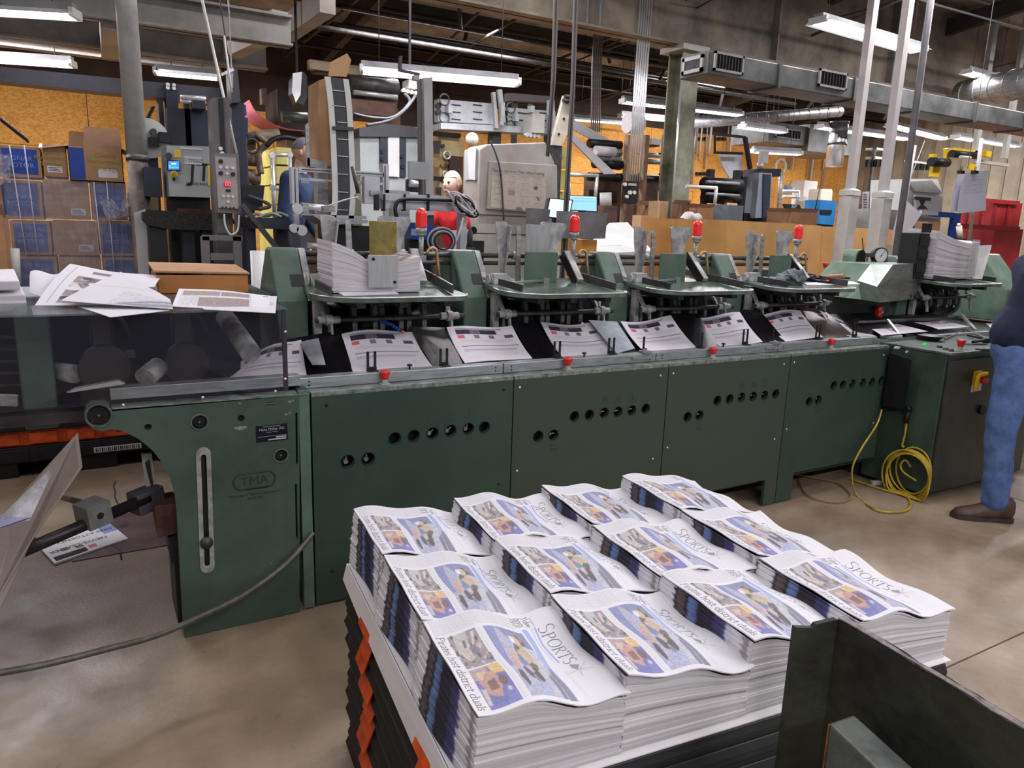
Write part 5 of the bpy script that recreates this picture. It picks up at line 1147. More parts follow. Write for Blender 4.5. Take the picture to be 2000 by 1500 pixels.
quadsheet('newspaper_page',wcanvas(),[AZ(345,580,gz_),AZ(541,578,gz_),AZ(538,611,gz_),AZ(400,604,gz_)],'plain white page underneath the picture page at the right end',bul=.001,seed=7)
# shelf behind the guard carrying a carton and piled papers
bm=nb(); box(bm,-1.0,.72,3.43,3.95,gt-.06,gt+.0); S('rear_shelf',bm,GREEND,'dark green shelf behind the plexiglass guard, holding the flat carton','shelf')
a=AY(308,572,3.5); b=AY(486,572,3.5); zt_=AY(400,537,3.5).z
t=T('flat_carton','flat shiny brown carton with its lid ajar, behind the loose pages','carton',((a.x+b.x)/2,3.6,gt+.001))
bm=nb(); box(bm,a.x,b.x,3.5,3.8,gt+.001,zt_); P('tray',bm,mat('shiny_carton',(186,122,62),.3,0,.12,6,coat=.3),t,bev=.005)
bm=nb(); slab(bm,[(a.x-.01,3.49,zt_+.012),(b.x+.005,3.49,zt_+.002),(b.x,3.82,zt_+.02),(a.x-.01,3.82,zt_+.03)],(0,0,.008)); P('lid',bm,KRAFT,t)
for k,(p4,lab) in enumerate(((((0,528),(28,525),(38,548),(0,552)),'topmost white folded bundle at the left edge'),(((0,545),(34,545),(50,575),(0,578)),'middle white folded bundle at the left edge'),(((0,560),(40,562),(52,588),(0,590)),'lowest white folded bundle at the left edge'))):
    Y=3.3; P4=[AY(*p4[0],3.45),AY(*p4[1],3.45),AY(*p4[2],3.15),AY(*p4[3],3.15)]
    bm=nb(); P4[0].x-=.2; P4[3].x-=.2; slab(bm,P4,(0,.01,-.035)); S('folded_bundle',bm,PAPER,lab+', on the end of the guard','paper bundle','white folded bundles at the left edge',bev=.006)
# ------------------------------------------------------------------ things below the guard
def bpal(lab,z0,z1,x0,x1,y0,m,legs=False,chips=()):
    t=T('plastic_pallet',lab,'pallet',((x0+x1)/2,y0+.5,z0)); bm=nb(); box(bm,x0,x1,y0,y0+1,z0+(.09 if legs else 0),z1)
    for k in range(7):
        x=x0+(x1-x0)*k/7+.02; box(bm,x,x+(x1-x0)/7-.05,y0-.012,y0,z0+(.1 if legs else .01),z1-.012)
    if legs:
        for x in (x0,(x0+x1)/2-.15,x1-.3): box(bm,x,x+.3,y0,y0+.9,z0,z0+.09)
    P('pallet_body',bm,m,t,bev=.004)
    for c in chips: 
        bm=nb(); box(bm,c[0],c[1],y0-.016,y0-.0121,z0+.01,z1-.01); P('orange_patch',bm,ORANGE,t)
    return t
bpal('lowest black plastic pallet on the floor behind the delivery end',0,.19,-.75,.62,5.2,BLACK,True)
bpal('bright orange pallet between black pallets behind the delivery end',.192,.285,-.8,.60,5.22,ORANGE)
bpal('black plastic pallet directly on the orange one',.287,.39,-.75,.60,5.2,BLACK,chips=((-.05,.10),))
bpal('black plastic pallet with orange notches, second above the orange one',.392,.50,-.75,.60,5.2,BLACK,chips=((0,.09),(.13,.17)))
bpal('topmost black plastic pallet behind the delivery end',.502,.60,-.75,.60,5.2,BLACK,chips=((-.03,.1),))
bm=nb(); a=AY(183,876,5.18); box(bm,a.x,a.x+.27,5.183,5.187,.11,.145); 
for k in range(22): x=a.x+.01+k*.0115; box(bm,x,x+.004+.003*(k%3==0),5.181,5.1829,.114,.14,1)
S('barcode_label',bm,[PAPER,BLACK],'white barcode label stuck on the lowest black pallet','label')
# delivery stand: long bar, clamp block, cross rod, tray plate with paper
t=T('jointed_stand','dark jointed stand arm with a grey clamp block, reaching left from the end frame','stand',(0,2.95,.4))
p1=AY(290,972,2.98); p0=AY(-30,1108,2.7)
bm=nb(); cyl(bm,p1,p0,.022,n=14); P('long_bar',bm,mat('bar_dark',(50,46,48),.35,.4,.3,9),t)
c=AY(182,1002,2.88); d,s,u=frame(p1-p0); R=Matrix((d,s,u)).transposed()
bm=nb(); rbox(bm,c,(.085,.09,.085),R); cyl(bm,c-s*.046*(1 if s.y>0 else -1),c-s*.044*(1 if s.y>0 else -1),.013,n=14,m=1); cb=P('clamp_block',bm,[mat('clamp_grey',(124,126,122),.5,.2,.2,12),BLACK],t,bev=.006)
q0=AY(112,968,3.35); bm=nb(); cyl(bm,q0,c+Vector((-.01,.03,.02)),.012,n=10); P('cross_rod',bm,DKST,t)
e=AY(286,975,3.0); bm=nb(); rbox(bm,e,(.11,.075,.085),R); P('socket',bm,DGREY,t,bev=.005)
bm=nb(); a=AY(276,888,3.02); b=AY(300,1000,3.02); 
slab(bm,[a,AY(296,886,3.02),AY(312,1000,3.02),AY(292,1000,3.02)],(0,.02,0)); P('slotted_bracket',bm,CAST,t)
bm=nb(); slab(bm,[AY(283,905,3.0),AY(292,898,3.0),AY(300,950,3.0),AY(298,960,3.0)],(0,.01,0)); P('bracket_slot',bm,BLACK,t)
bm=nb(); slab(bm,[AY(300,990,2.93),AY(346,982,2.93),AY(350,1042,2.93),AY(308,1050,2.93)],(0,.14,0)); P('rusty_block',bm,RUST,t,bev=.004)
bm=nb(); slab(bm,[AY(328,1050,2.95),AY(348,1044,2.95),AY(358,1100,2.95),AY(335,1100,2.95)],(0,.2,-.0)); 
P('black_foot',bm,BLACK,t)
bm=nb(); box(bm,AY(340,1100,2.97).x,.3,2.96,3.2,0,.4); P('stand_column',bm,BLACK,t)
t=T('catch_tray','dull brown-grey catch tray plate with folded papers, cut by the left edge','tray',AY(60,1050,2.3))
bm=nb(); slab(bm,[AY(152,845,2.45),AY(161,912,2.40),AY(60,1060,2.05),AY(0,1190,1.8),AY(-40,1230,1.75),AY(-40,1060,2.1),AY(60,945,2.3)],(.0,.012,-.004)); P('tray_plate',bm,mat('tray_brown',(118,106,98),.5,.1,.15,5),t)
bm=nb(); bar(bm,AY(50,1000,2.22),p0.lerp(p1,.25),.03,.02); P('tray_bracket',bm,DKST,t)
t2=T('folded_newspaper','folded newspaper leaning in the catch tray at the left edge','newspaper',AY(30,1000,2.0))
bm=nb(); slab(bm,[AY(0,1010,1.95),AY(95,918,2.05),AY(100,926,2.05),AY(58,1014,1.95),AY(26,1015,1.93),AY(0,1016,1.9)],(-.0,-.012,.0)); P('folded_sheets',bm,mat('grey_news',(170,168,172),.8,0,.35,14),t2)
bm=nb(); slab(bm,[AY(-20,1012,1.93),AY(60,1012,1.93),AY(40,1018,1.9),AY(0,1032,1.85),AY(-20,1034,1.85)],(0,-.006,.004)); P('bluish_inner_page',bm,mat('bluish_news',(120,122,150),.8,0,.2,10),t2)
# newspaper lying on the floor
cv=Canvas(200,150,(216,212,216)); cv.rect(.80,.0,1,.55,(132,146,190)); cv.rect(0.02,.05,.35,.3,(216,212,216)); cv.line([(.06,.08),(.18,.08),(.18,.26),(.06,.26),(.06,.08)],.006,(70,68,74)); cv.rect(.24,.06,.33,.2,(86,82,86))
cv.rect(.04,.80,.46,.96,(70,64,70)); cv.noise(.04,.8,.46,.96,.5,3); cv.rect(.5,.78,.6,.9,(196,120,128)); cv.rect(.36,.66,.46,.76,(120,112,116)); cv.rect(.18,.6,.28,.7,(130,122,124)); cv.rect(.1,.58,.62,.59,(90,86,90))
A=AZ(65,1056,.012);B=AZ(208,1016,.012);C_=AZ(250,1051,.012);D=AZ(106,1100,.012)
o=quadsheet('floor_newspaper',cv,[A,B,C_,D],'newspaper lying face up on the floor under the delivery arm','newspaper',nu=200,nv=150,bul=.0,th=.010)
ex=(B-A).normalized(); ey=(D-A).normalized(); nz=Vector((0,0,1))
def fl(cx,cy,rot=0):
    O=A.lerp(B,cx)+(D-A)*cy
    def f(x,y,z): return O+(-ex)*x+(ey)*(y)*1+nz*(.0006+z)   # print reads upside down from the camera
    return f
bm=textmesh('CITY FIRES ATTORNEY',.034,fl(.70,.35)); merge(bm,textmesh('NEWS-LEADER',.040,fl(.42,.62))); merge(bm,textmesh('RESTAURANT REVIEW',.016,fl(.78,.12)))
me=_mesh('headline_print',bm,mat('black_ink',(40,38,42),.7),BASE[o.name]); q=bpy.data.objects.new('headline_print',me); COL.objects.link(q); q.parent=o
bm=nb(); slab(bm,[AZ(215,1010,0),AZ(345,985,0),AZ(350,1062,0),AZ(140,1098,0)],(0,0,.004)); S('floor_plate',bm,mat('reddish_plate',(98,72,72),.55,.2,.4,5),'thin reddish brown steel plate lying on the floor beside the newspaper','floor plate')
# ribbed flexible conduit
pts=[Vector((.735,2.842,AY(612,1040,2.84).z))]
ctrl=[(AY(612,1040,2.835)),(AY(560,1100,2.78)),(AY(480,1160,2.7)),(AY(390,1205,2.64)),(AY(300,1243,2.6)),(AY(200,1270,2.56)),(AY(100,1295,2.53)),(AY(0,1314,2.5)),(AY(-120,1330,2.46))]
def catmull(P_,n=10,closed=False):
    P_=[Vector(p) for p in P_]; out=[]; N=len(P_)
    rng=range(N) if closed else range(N-1)
    for i in rng:
        p0=P_[(i-1)%N] if closed else P_[max(i-1,0)]; p1=P_[i]; p2=P_[(i+1)%N]; p3=P_[(i+2)%N] if closed else P_[min(i+2,N-1)]
        for k in range(n):
            t_=k/n; out.append(.5*((2*p1)+(-p0+p2)*t_+(2*p0-5*p1+4*p2-p3)*t_*t_+(-p0+3*p1-3*p2+p3)*t_**3))
    if not closed: out.append(P_[-1])
    return out
cp=catmull(ctrl,34); bm=nb(); tube(bm,cp,[.0105+.0012*(k%2) for k in range(len(cp))],8); S('flexible_conduit',bm,mat('conduit_grey',(104,100,90),.45,.3,.25,30),'grey ribbed flexible conduit drooping from the end frame to the lower left','conduit')
# ================================================================== RIGHT END
CX0=4.475; CYF=2.48
t=T('control_cabinet','dark green control cabinet with a yellow and red rotary switch, standing out from the line','cabinet',(4.9,2.7,0))
ct=AY(1863,695,CYF).z
bm=nb(); box(bm,CX0,5.55,CYF+.02,MY+.1,.03,ct); cbm=P('body',bm,mat('cabinet_green',(62,80,70),.42,0,.3,2.5),t,bev=.006)
bm=nb(); box(bm,CX0+.01,5.55,CYF,CYF+.018,.05,ct-.03); d=P('door',bm,mat('cabinet_door',(58,62,58),.4,0,.3,3),t,bev=.004)
bm=nb(); box(bm,CX0-.004,5.56,CYF-.004,MY+.12,ct,ct+.018); P('top',bm,mat('cabinet_top',(96,110,102),.4,.2,.45,12,col2=(52,60,56)),t,bev=.004)
bm=nb(); box(bm,CX0+.1,5.5,CYF+.08,MY,0,.05); P('plinth',bm,BLACK,t)
a=AY(1905,733,CYF-.03); bm=nb(); yw=mat('switch_yellow',(236,186,24),.35)
bar(bm,(a.x,CYF-.05,a.z),(AY(1908,757,CYF-.05).x-.01,CYF-.05,AY(1908,757,CYF).z),.02,.02); bar(bm,(a.x,CYF-.05,a.z),(a.x+.09,CYF-.05,a.z+.012),.02,.018); box(bm,a.x+.03,a.x+.1,CYF-.02,CYF,a.z-.07,a.z+.02)
P('yellow_switch_bezel',bm,yw,d,bev=.003)
bm=nb(); bar(bm,(a.x+.025,CYF-.06,a.z-.035),(a.x+.08,CYF-.06,a.z-.03),.03,.022); cyl(bm,(a.x+.06,CYF-.02,a.z-.03),(a.x+.06,CYF-.055,a.z-.03),.022,n=16); P('red_switch_handle',bm,RED,d,bev=.003)
bm=nb(); box(bm,a.x+.03,a.x+.14,CYF-.004,CYF-.001,a.z-.115,a.z-.062); P('paper_tag',bm,PAPER,d)
bm=textmesh('VC',.04,facing_y((a.x+.075,CYF-.006,a.z-.088))); P('tag_writing',bm,mat('red_marker',(180,50,50),.6),d)
bm=nb(); cyl(bm,(AY(1915,800,CYF).x,CYF-.02,AY(1915,800,CYF).z),(AY(1915,800,CYF).x,CYF,AY(1915,800,CYF).z),.03,n=20); P('round_knob',bm,BLACK,d)
mushroom(1874,690,CYF+.05,ct+.018,'red stop button on top of the control cabinet',1.15)
def topbtn(px,py,m,r,lab,nm='push_button',h=.012):
    z=ct+.018; p=AZ(px,py,z); bm=nb(); lathe(bm,[(r*1.3,0),(r*1.3,h*.4),(r,h*.5),(r,h),(r*.8,h*1.15)],p,16); S(nm,bm,m,lab,'button','small buttons on the cabinet top')
topbtn(1807,675,mat('green_button',(40,170,80),.3,emit=(40,200,90),estr=.25),.016,'round green push button on the cabinet top')
topbtn(1835,679,BLACK,.014,'small black push button right of the green one'); topbtn(1847,683,DKST,.014,'small grey push button left of the red stop button')
topbtn(1858,686,BLACK,.012,'small black button just left of the red stop button')
# tray of tools and scattered tools
z=ct+.02; p=AZ(1818,664,z); bm=nb(); lathe(bm,[(.04,0),(.05,.002),(.085,.03),(.088,.032),(.078,.028),(.045,.008)],p,24); S('parts_dish',bm,DKST,'shallow black parts dish heaped with bits on the cabinet top','dish')
tl=[((1770,650),(1830,658),.008,DKST,'long dark rod lying across the parts dish'),((1845,662),(1885,645),.008,mat('wood_tool',(120,98,92),.6),'worn wooden handled pick on the cabinet top'),((1888,645),(1925,660),.006,STEEL,'slim steel rod beyond the pick'),((1900,668),(1940,662),.016,BLACK,'black gripped tool behind the stop button'),((1885,672),(1930,672),.006,DKST,'thin dark wrench by the stop button'),((1905,682),(1935,684),.010,DGREY,'grey flat tool near the cabinet front edge'),((1890,655),(1950,668),.012,BLACK,'black bar tool at the back of the cabinet top')]
for k,(a_,b_,r,m,l) in enumerate(tl):
    A_=AZ(*a_,ct+.02+r);B_=AZ(*b_,ct+.02+r)
    bm=nb(); tube(bm,[A_,A_.lerp(B_,.45),A_.lerp(B_,.5),A_.lerp(B_,.9),B_],[r*.6,r*.6,r,r,r*.4],8); S('hand_tool',bm,m,l,'tool','tools on the control cabinet')
# black holster in the corner
t=T('holster','black plastic chute with a chrome top clip, in the corner between panel and cabinet','holster',(4.44,2.75,.4))
bm=nb(); P8=[AY(1722,793,2.835),AY(1768,800,2.66),AY(1768,800,2.80),AY(1722,793,2.85),AY(1738,688,2.835),AY(1782,702,2.66),AY(1782,702,2.80),AY(1738,688,2.85)]
P8=[Vector((min(p.x,4.47),p.y,p.z)) for p in P8]; hexa(bm,P8); P('chute',bm,BLACK,t,bev=.004)
bm=nb(); q=AY(1752,679,2.78); rbox(bm,q,(.06,.03,.008),Matrix.Rotation(.4,3,'Z')); rbox(bm,q+Vector((.03,-.05,-.02)),(.05,.012,.01),Matrix.Rotation(.4,3,'Z')); P('chrome_clip',bm,CHROME,t)
bm=nb(); q=AX(1751,772,4.465); lathe(bm,[(.012,0),(.012,.004),(.006,.006)],(4.43,q.y,q.z),14,axis=(-1,-.4,0)); P('round_lock',bm,CHROME,t)
# yellow cables
YC=mat('yellow_cord',(196,164,44),.5,0,.3,14)
t=T('cable_coil','coil of yellow cable hanging from a plug on the cabinet\'s side','cable',(4.45,2.62,.02))
cc=AX(1778,918,4.45)
bm=nb()
r3=random.Random(9); cyc=Vector((4.445,cc.y,cc.z))
for k in range(6):
    ry=.115+.018*r3.uniform(-1,1)+.008*k; rz=.155+.02*r3.uniform(-1,1)+.006*k; oy=r3.uniform(-.02,.02); oz=-.012*k
    tube(bm,[(4.455-.010*k-.005*math.sin(a*2),cyc.y+oy+ry*math.cos(a),max(.012,cyc.z+oz+rz*math.sin(a))) for a in [2*PI*i/28 for i in range(28)]],.0062,7,closed=True)
tube(bm,catmull([(4.45,cyc.y,cyc.z+.02),(4.43,cyc.y+.03,cyc.z+.06),(4.42,cyc.y+.05,cyc.z+.02),(4.42,cyc.y+.02,cyc.z-.02),(4.43,cyc.y-.06,cyc.z-.05)],6),.0062,7)
P('cable_loops',bm,YC,t)
u=AX(1772,808,4.46); bm=nb(); tube(bm,catmull([u+Vector((0,0,-.0)),AX(1768,845,4.455),AX(1762,870,4.45),(4.44,cyc.y+.06,cyc.z+.14)],8),.0065,7); P('cable_lead',bm,YC,t)
bm=nb(); cyl(bm,u+Vector((0,0,-.06)),u+Vector((0,0,.03)),.016,n=12); cyl(bm,u+Vector((-.03,0,.03)),u+Vector((.03,0,.03)),.022,n=14); P('plug',bm,BLACK,t)
bm=nb(); tube(bm,catmull([AY(1722,800,2.82),AY(1712,830,2.8),AY(1680,880,2.76),AY(1664,920,2.72),AZ(1672,965,.012),AZ(1710,995,.012),AZ(1755,1000,.012),AZ(1778,990,.012),AZ(1770,970,.012),AZ(1720,955,.012),AZ(1690,945,.012),AZ(1660,935,.012)],10),.006,7); S('yellow_cable',bm,YC,'yellow cable running from the holster down into a loop on the floor','cable')
bm=nb(); tube(bm,catmull([AZ(1560,935,.012),AZ(1575,965,.012),AZ(1610,978,.012),AZ(1645,980,.012),AZ(1662,968,.012),AZ(1640,945,.012),AZ(1600,935,.012),(4.0,3.3,.012)],10),.005,7); S('floor_cable',bm,mat('dirty_cord',(140,120,70),.6),'thin dirty cable making a small loop on the floor under the line','cable')
bm=nb(); p=AZ(1711,943,.02); rbox(bm,p,(.07,.03,.03),Matrix.Rotation(-.3,3,'Z')); S('cable_plug',bm,WGREY,'clear white cable plug lying at the foot of the coil','plug',bev=.004)
# ------------------------------------------------------------------ beyond the cabinet: cowl, gauge, fifth hopper, open chain
t=T('green_cowl','faceted green metal cowl with a bare steel face, right of the fourth hopper','cowl',(4.9,3.4,1.1))
A=[AY(1675,548,3.22),AY(1713,560,3.12),AY(1720,591,3.12),AY(1682,585,3.22)]
TL_=AY(1700,516,3.36);TR_=AY(1744,517,3.26); R0=AY(1786,515,3.42); R1=AY(1800,558,3.5); R2=AY(1797,583,3.5)
bm=nb(); v=[bm.verts.new(p) for p in (A[0],A[1],A[2],A[3],TL_,TR_,R0,R1,R2)]
for f in ((0,1,2,3),(4,5,1,0),(1,5,6,7),(1,7,8,2)): bm.faces.new([v[i] for i in f])
back=[bm.verts.new(Vector((p.co.x+.02,3.7,p.co.z))) for p in (v[4],v[6],v[8],v[3])]
bm.faces.new([v[4],v[5],v[6],back[1],back[0]]); bm.faces.new([v[3],v[2],v[8],back[2],back[3]]); bm.faces.new(back); bm.faces.new([v[0],v[4],back[0],back[3],v[3]]); bm.faces.new([v[6],v[7],v[8],back[2],back[1]])
bm.faces.ensure_lookup_table()
for i in (2,3): bm.faces[i].material_index=1
P('cowl_shell',bm,[GREENL,mat('bare_steel_face',(128,130,122),.4,.3,.3,5,stretch=(1,1,5))],t)
for px,py in ((1777,579),(1791,579)):
    bm=nb(); cyl(bm,AY(px,py,3.5),AY(px,py,3.4),.014,n=12); P('black_knob',bm,BLACK,t)
bm=nb(); box(bm,4.62,5.3,3.45,3.75,.92,1.2); P('cowl_stand',bm,GREEND,t)
# sixth housing
h5=dup(hp,Vector((5.50,3.52,0)),0,'fifth feeder hopper at the right, holding the tall pile against a black rack')
for ch in list(h5.children):
    if ch.name.startswith(('green_stop_plate','tall_back_plate','side_guide','guide_flange','beacon_stem','slim_guide','copper_hose','slant_bracket','bracket_web')):
        for g_ in list(ch.children): bpy.data.objects.remove(g_)
        bpy.data.objects.remove(ch)
a=AY(1822,535,3.35); b=AY(1905,535,3.35); zt1=AY(1826,450,3.35).z; zt2_=AY(1895,472,3.35).z
pile('insert_pile',a.x,b.x,3.35,3.6,lambda u,v:zt1+(zt2_-zt1)*min(1,u*1.3)-.02*math.sin(u*PI)+.02*v,[MATS['pile_paper'],mat('printed_top2',(206,204,210),.7,0,.1,9)],'tall white pile of inserts on the fifth hopper',z0=1.31)
bm=nb(); a=AY(1797,452,3.4); b=AY(1818,452,3.4); zb=AY(1810,535,3.4).z; box(bm,a.x,b.x,3.4,3.55,zb-.03,AY(1800,455,3.4).z)
for k in range(4): box(bm,a.x+.01,b.x-.005,3.39,3.4,zb+.1*k+.01,zb+.1*k+.08)
S('black_rack',bm,BLACK,'black ribbed plastic rack left of the tall white pile','rack',bev=.01)
bm=nb(); a=AY(1912,478,3.25); b=AY(1938,475,3.2); zb=AY(1930,545,3.2).z; slab(bm,[Vector((a.x,3.25,zb)),Vector((b.x-.06,3.2,zb)),Vector((b.x,3.2,a.z)),Vector((a.x,3.25,a.z-.01))],(0,.012,0)); S('white_divider',bm,WHITE,'white bent divider plate at the right of the tall pile','divider')
bm=nb(); a=AY(1908,468,3.2); zb=AY(1905,540,3.2).z; box(bm,a.x-.05,a.x+.05,3.2,3.206,zb,a.z); S('clear_bracket',bm,glass('clear_bracket_m',(190,188,190),.45),'clear plastic bracket in front of the tall pile','bracket')
# more green housings at far right
bm=nb(); xx=AY(1958,470,3.4).x; prism(bm,[(3.4,.93),(3.4,1.2),(3.66,1.50),(3.8,1.50),(4.1,1.1),(4.1,.93)],'x',xx+.2,xx+.5); S('hopper_housing',bm,GREENL,'green hopper housing at the right edge behind the standing man','housing',bev=.012)
bm=nb(); box(bm,4.52,7.6,3.0,4.1,.0,.9); S('line_cabinet',bm,GREEND,'dark green machine body behind the control cabinet','machine')
bm=nb(); box(bm,4.46,7.5,2.94,2.98,.87,.955); S('right_rail',bm,RAIL,'worn steel rail of the open chain section behind the control cabinet','rail')
def lie(p4,lab,k,Ys=(3.28,3.28,3.05,3.05)):
    q=[AZ(*p,.985) for p in p4]; quadsheet('newspaper_on_chain',CP,q,lab,'newspaper',nu=80,nv=60,bul=.004,seed=k,group='newspapers lying on the open chain')
lie([(1690,637),(1752,633),(1812,647),(1722,655)],'flat newspaper on the open chain behind the rail lever',1)
lie([(1785,630),(1842,627),(1895,638),(1833,643)],'flat newspaper on the open chain in the middle of the right section',2)
lie([(1925,632),(1960,628),(1985,636),(1935,640)],'small visible piece of newspaper at the right, in front of the man',3)
bm=nb(); cyl(bm,AY(1672,630,3.2),AY(1885,620,3.2),.012,n=10); S('hold_down_rod',bm,DKST,'dark rod over the open chain section','rod')
for k,(a_,b_,l) in enumerate((((1733,625),(1757,655),'steel lever arm leaning on the rail, left one'),((1878,615),(1905,645),'steel lever arm leaning on the rail, right one'))):
    bm=nb(); bar(bm,AY(*a_,3.15),AY(*b_,2.96),.02,.02); S('lever_arm',bm,STEEL,l,'lever','steel levers over the rail',bev=.003)
bm=nb(); q=AZ(1722,657,.96); box(bm,q.x-.05,q.x+.1,2.93,3.0,.956,.975); S('rail_bracket',bm,CAST,'grey cast bracket at the foot of the left lever','bracket',bev=.004)
p=AY(1714,620,3.42); t=T('soda_can','red and white drink can standing under the green cowl','can',(p.x,3.42,p.z-.0))
zc=AY(1714,598,3.42).z
bm=nb(); lathe(bm,[(.026,p.z),(.032,p.z+.006),(.032,zc-.008),(.027,zc)],(p.x,3.42,0),24); P('can_body',bm,RED,t)
bm=nb(); cyl(bm,(p.x,3.42,zc),(p.x,3.42,zc+.0015),.026,n=20); P('lid',bm,CHROME,t)
bm=nb(); tube(bm,[(p.x-.032*math.cos(a),3.42-.0325*math.sin(a),p.z+.02+.03*k/5) for k,a in enumerate([.6+.3*i for i in range(6)])],.003,5); P('white_script_band',bm,PAPER,t)
bm=nb(); box(bm,4.5,5.9,3.4,3.5,.86,p.z-.001); S('can_ledge',bm,DARK,'dark ledge under the cowl where the can stands','ledge')
# gauge
t=T('dial_gauge','round white dial gauge with a black rim, right of the grey rounded arm','gauge',AY(1720,500,3.7))
g0=AY(1721,499,3.66); R_=.062
nrm_=Vector((-.35,-1,.0)).normalized()
bm=nb(); cyl(bm,g0,g0-nrm_*.05,R_,n=32); P('gauge_case',bm,BLACK,t)
bm=nb(); cyl(bm,g0+nrm_*.001,g0+nrm_*.0,R_*.86,n=32); dl=P('dial_face',bm,WHITE,t)
d_,s_,u_=frame(nrm_)
bm=nb()
for k in range(24):
    a=2*PI*k/24; c1=g0+nrm_*.0018+(s_*math.cos(a)+u_*math.sin(a))*R_*.8; c2=g0+nrm_*.0018+(s_*math.cos(a)+u_*math.sin(a))*R_*(.72 if k%2 else .66); bar(bm,c1,c2,.0012,.0006)
P('dial_marks',bm,DARK,dl)
bm=nb(); bar(bm,g0+nrm_*.004-(s_*(-.3)+u_*.5)*R_*.5,g0+nrm_*.004+(s_*(-.45)+u_*.75)*R_*.85,.003,.001); cyl(bm,g0+nrm_*.002,g0+nrm_*.006,.004,n=10); P('needle',bm,BLACK,dl)
bm=nb(); bar(bm,g0+Vector((-.06,.02,0)),g0+Vector((-.16,.06,0)),.03,.03); cyl(bm,(g0.x-.03,3.76,1.1),(g0.x-.03,3.76,g0.z),.012,n=10); P('gauge_bracket',bm,DKST,t)
t=T('rounded_arm','grey cast arm with a rounded top standing left of the gauge','arm',AY(1668,580,3.75))
a=AY(1672,500,3.72); zt_=AY(1662,486,3.75).z; r_=.055; cxm=a.x-.0
bm=nb(); prism(bm,[(cxm+r_*math.cos(q),zt_-r_+r_*math.sin(q)) for q in [PI*k/10 for k in range(11)]]+[(cxm-r_,1.0),(cxm+r_,1.0)],'y',3.68,3.80); P('arm_body',bm,GREENL,t,bev=.01)
bm=nb(); prism(bm,[(cxm+r_*.9*math.cos(q),zt_-r_+r_*.9*math.sin(q)) for q in [PI*k/10 for k in range(11)]]+[(cxm-r_*.9,1.02),(cxm+r_*.9,1.02)],'y',3.672,3.68); P('arm_cover',bm,DARK,t)
bm=nb(); tube(bm,[AY(1684,465,3.6),AY(1690,530,3.6)],.004,6); S('thin_rod',bm,DARK,'thin dark upright rod between the rounded arm and the gauge','rod')
# items on hopper four's table
def onT(px,py,dz=0):
    z=1.3
    for _ in range(8): p=AZ(px,py,z); z=1.282+(min(p.y,3.5)-3.03)*.07+.001+dz
    if p.y>3.5: p=AY(px,py,3.5)
    p.z=z; return p
t=T('shop_rag','crumpled grey cloth rag on the fourth hopper\'s table','rag',onT(1545,543))
bm=nb(); c=onT(1545,540,.035)
for (dx,dy,dz_,r) in ((0,0,.0,.075),(-.09,.02,-.02,.05),(.06,.01,.015,.055),(-.15,.03,-.03,.035),(.02,-.02,.03,.045)):
    M_=Matrix.Translation(c+Vector((dx,dy,dz_)))@Matrix.Diagonal((1.3,1,.55,1)); bmesh.ops.create_icosphere(bm,subdivisions=3,radius=r,matrix=M_)
r5=random.Random(3)
from mathutils import noise as mn
for v in bm.verts:
    n_=mn.noise_vector(v.co*26); v.co+=n_*.03+mn.noise_vector(v.co*70)*.009
for f in bm.faces: f.smooth=True
P('cloth',bm,mat('rag_cloth',(120,132,134),.95,0,.3,30,bump=.3),t,fix=False)
a=onT(1583,540,.02); b=onT(1650,532,.06); bm=nb(); tube(bm,[a,a.lerp(b,.3),a.lerp(b,.85),b],[.009,.012,.014,.016],10)
t=T('hammer','hammer with a worn wooden handle on the fourth hopper\'s table','hammer',a); P('handle',bm,mat('wood_handle',(190,150,104),.5,0,.25,20),t)
bm=nb(); cyl(bm,a+Vector((-.02,-.05,0)),a+Vector((.0,.05,0)),.016,n=12); P('head',bm,DKST,t)
bm=nb(); bar(bm,onT(1612,548,.014),onT(1655,552,.014),.022,.02); S('red_handle_tool',bm,RED,'red handled knife lying at the front of the fourth hopper\'s table','tool',bev=.005)
for k,(a_,b_,l) in enumerate((((1565,540),(1600,548),'black pliers lying beside the rag'),((1590,545),(1620,551),'dark wrench head beside the red handle'),((1600,530),(1660,542),'long dark bar behind the hammer'))):
    bm=nb(); bar(bm,onT(*a_,.012),onT(*b_,.012),.024,.016); S('hand_tool',bm,DARK,l,'tool','dark tools on the fourth hopper',bev=.004)
bm=nb(); slab(bm,[onT(1570,553),onT(1665,550),onT(1680,556),onT(1575,558)],(0,0,.003)); S('paper_scrap',bm,PAPER,'white paper scrap at the front edge of the fourth hopper\'s table','paper')
mushroom(1611,528,3.72,AY(1611,528,3.72).z,'red stop button behind the fourth hopper\'s table')
bm=nb(); z_=AY(1611,528,3.72).z; box(bm,4.3,4.62,3.70,3.95,.9,z_); S('button_pedestal',bm,GREEND,'green block carrying the rear stop button','pedestal')
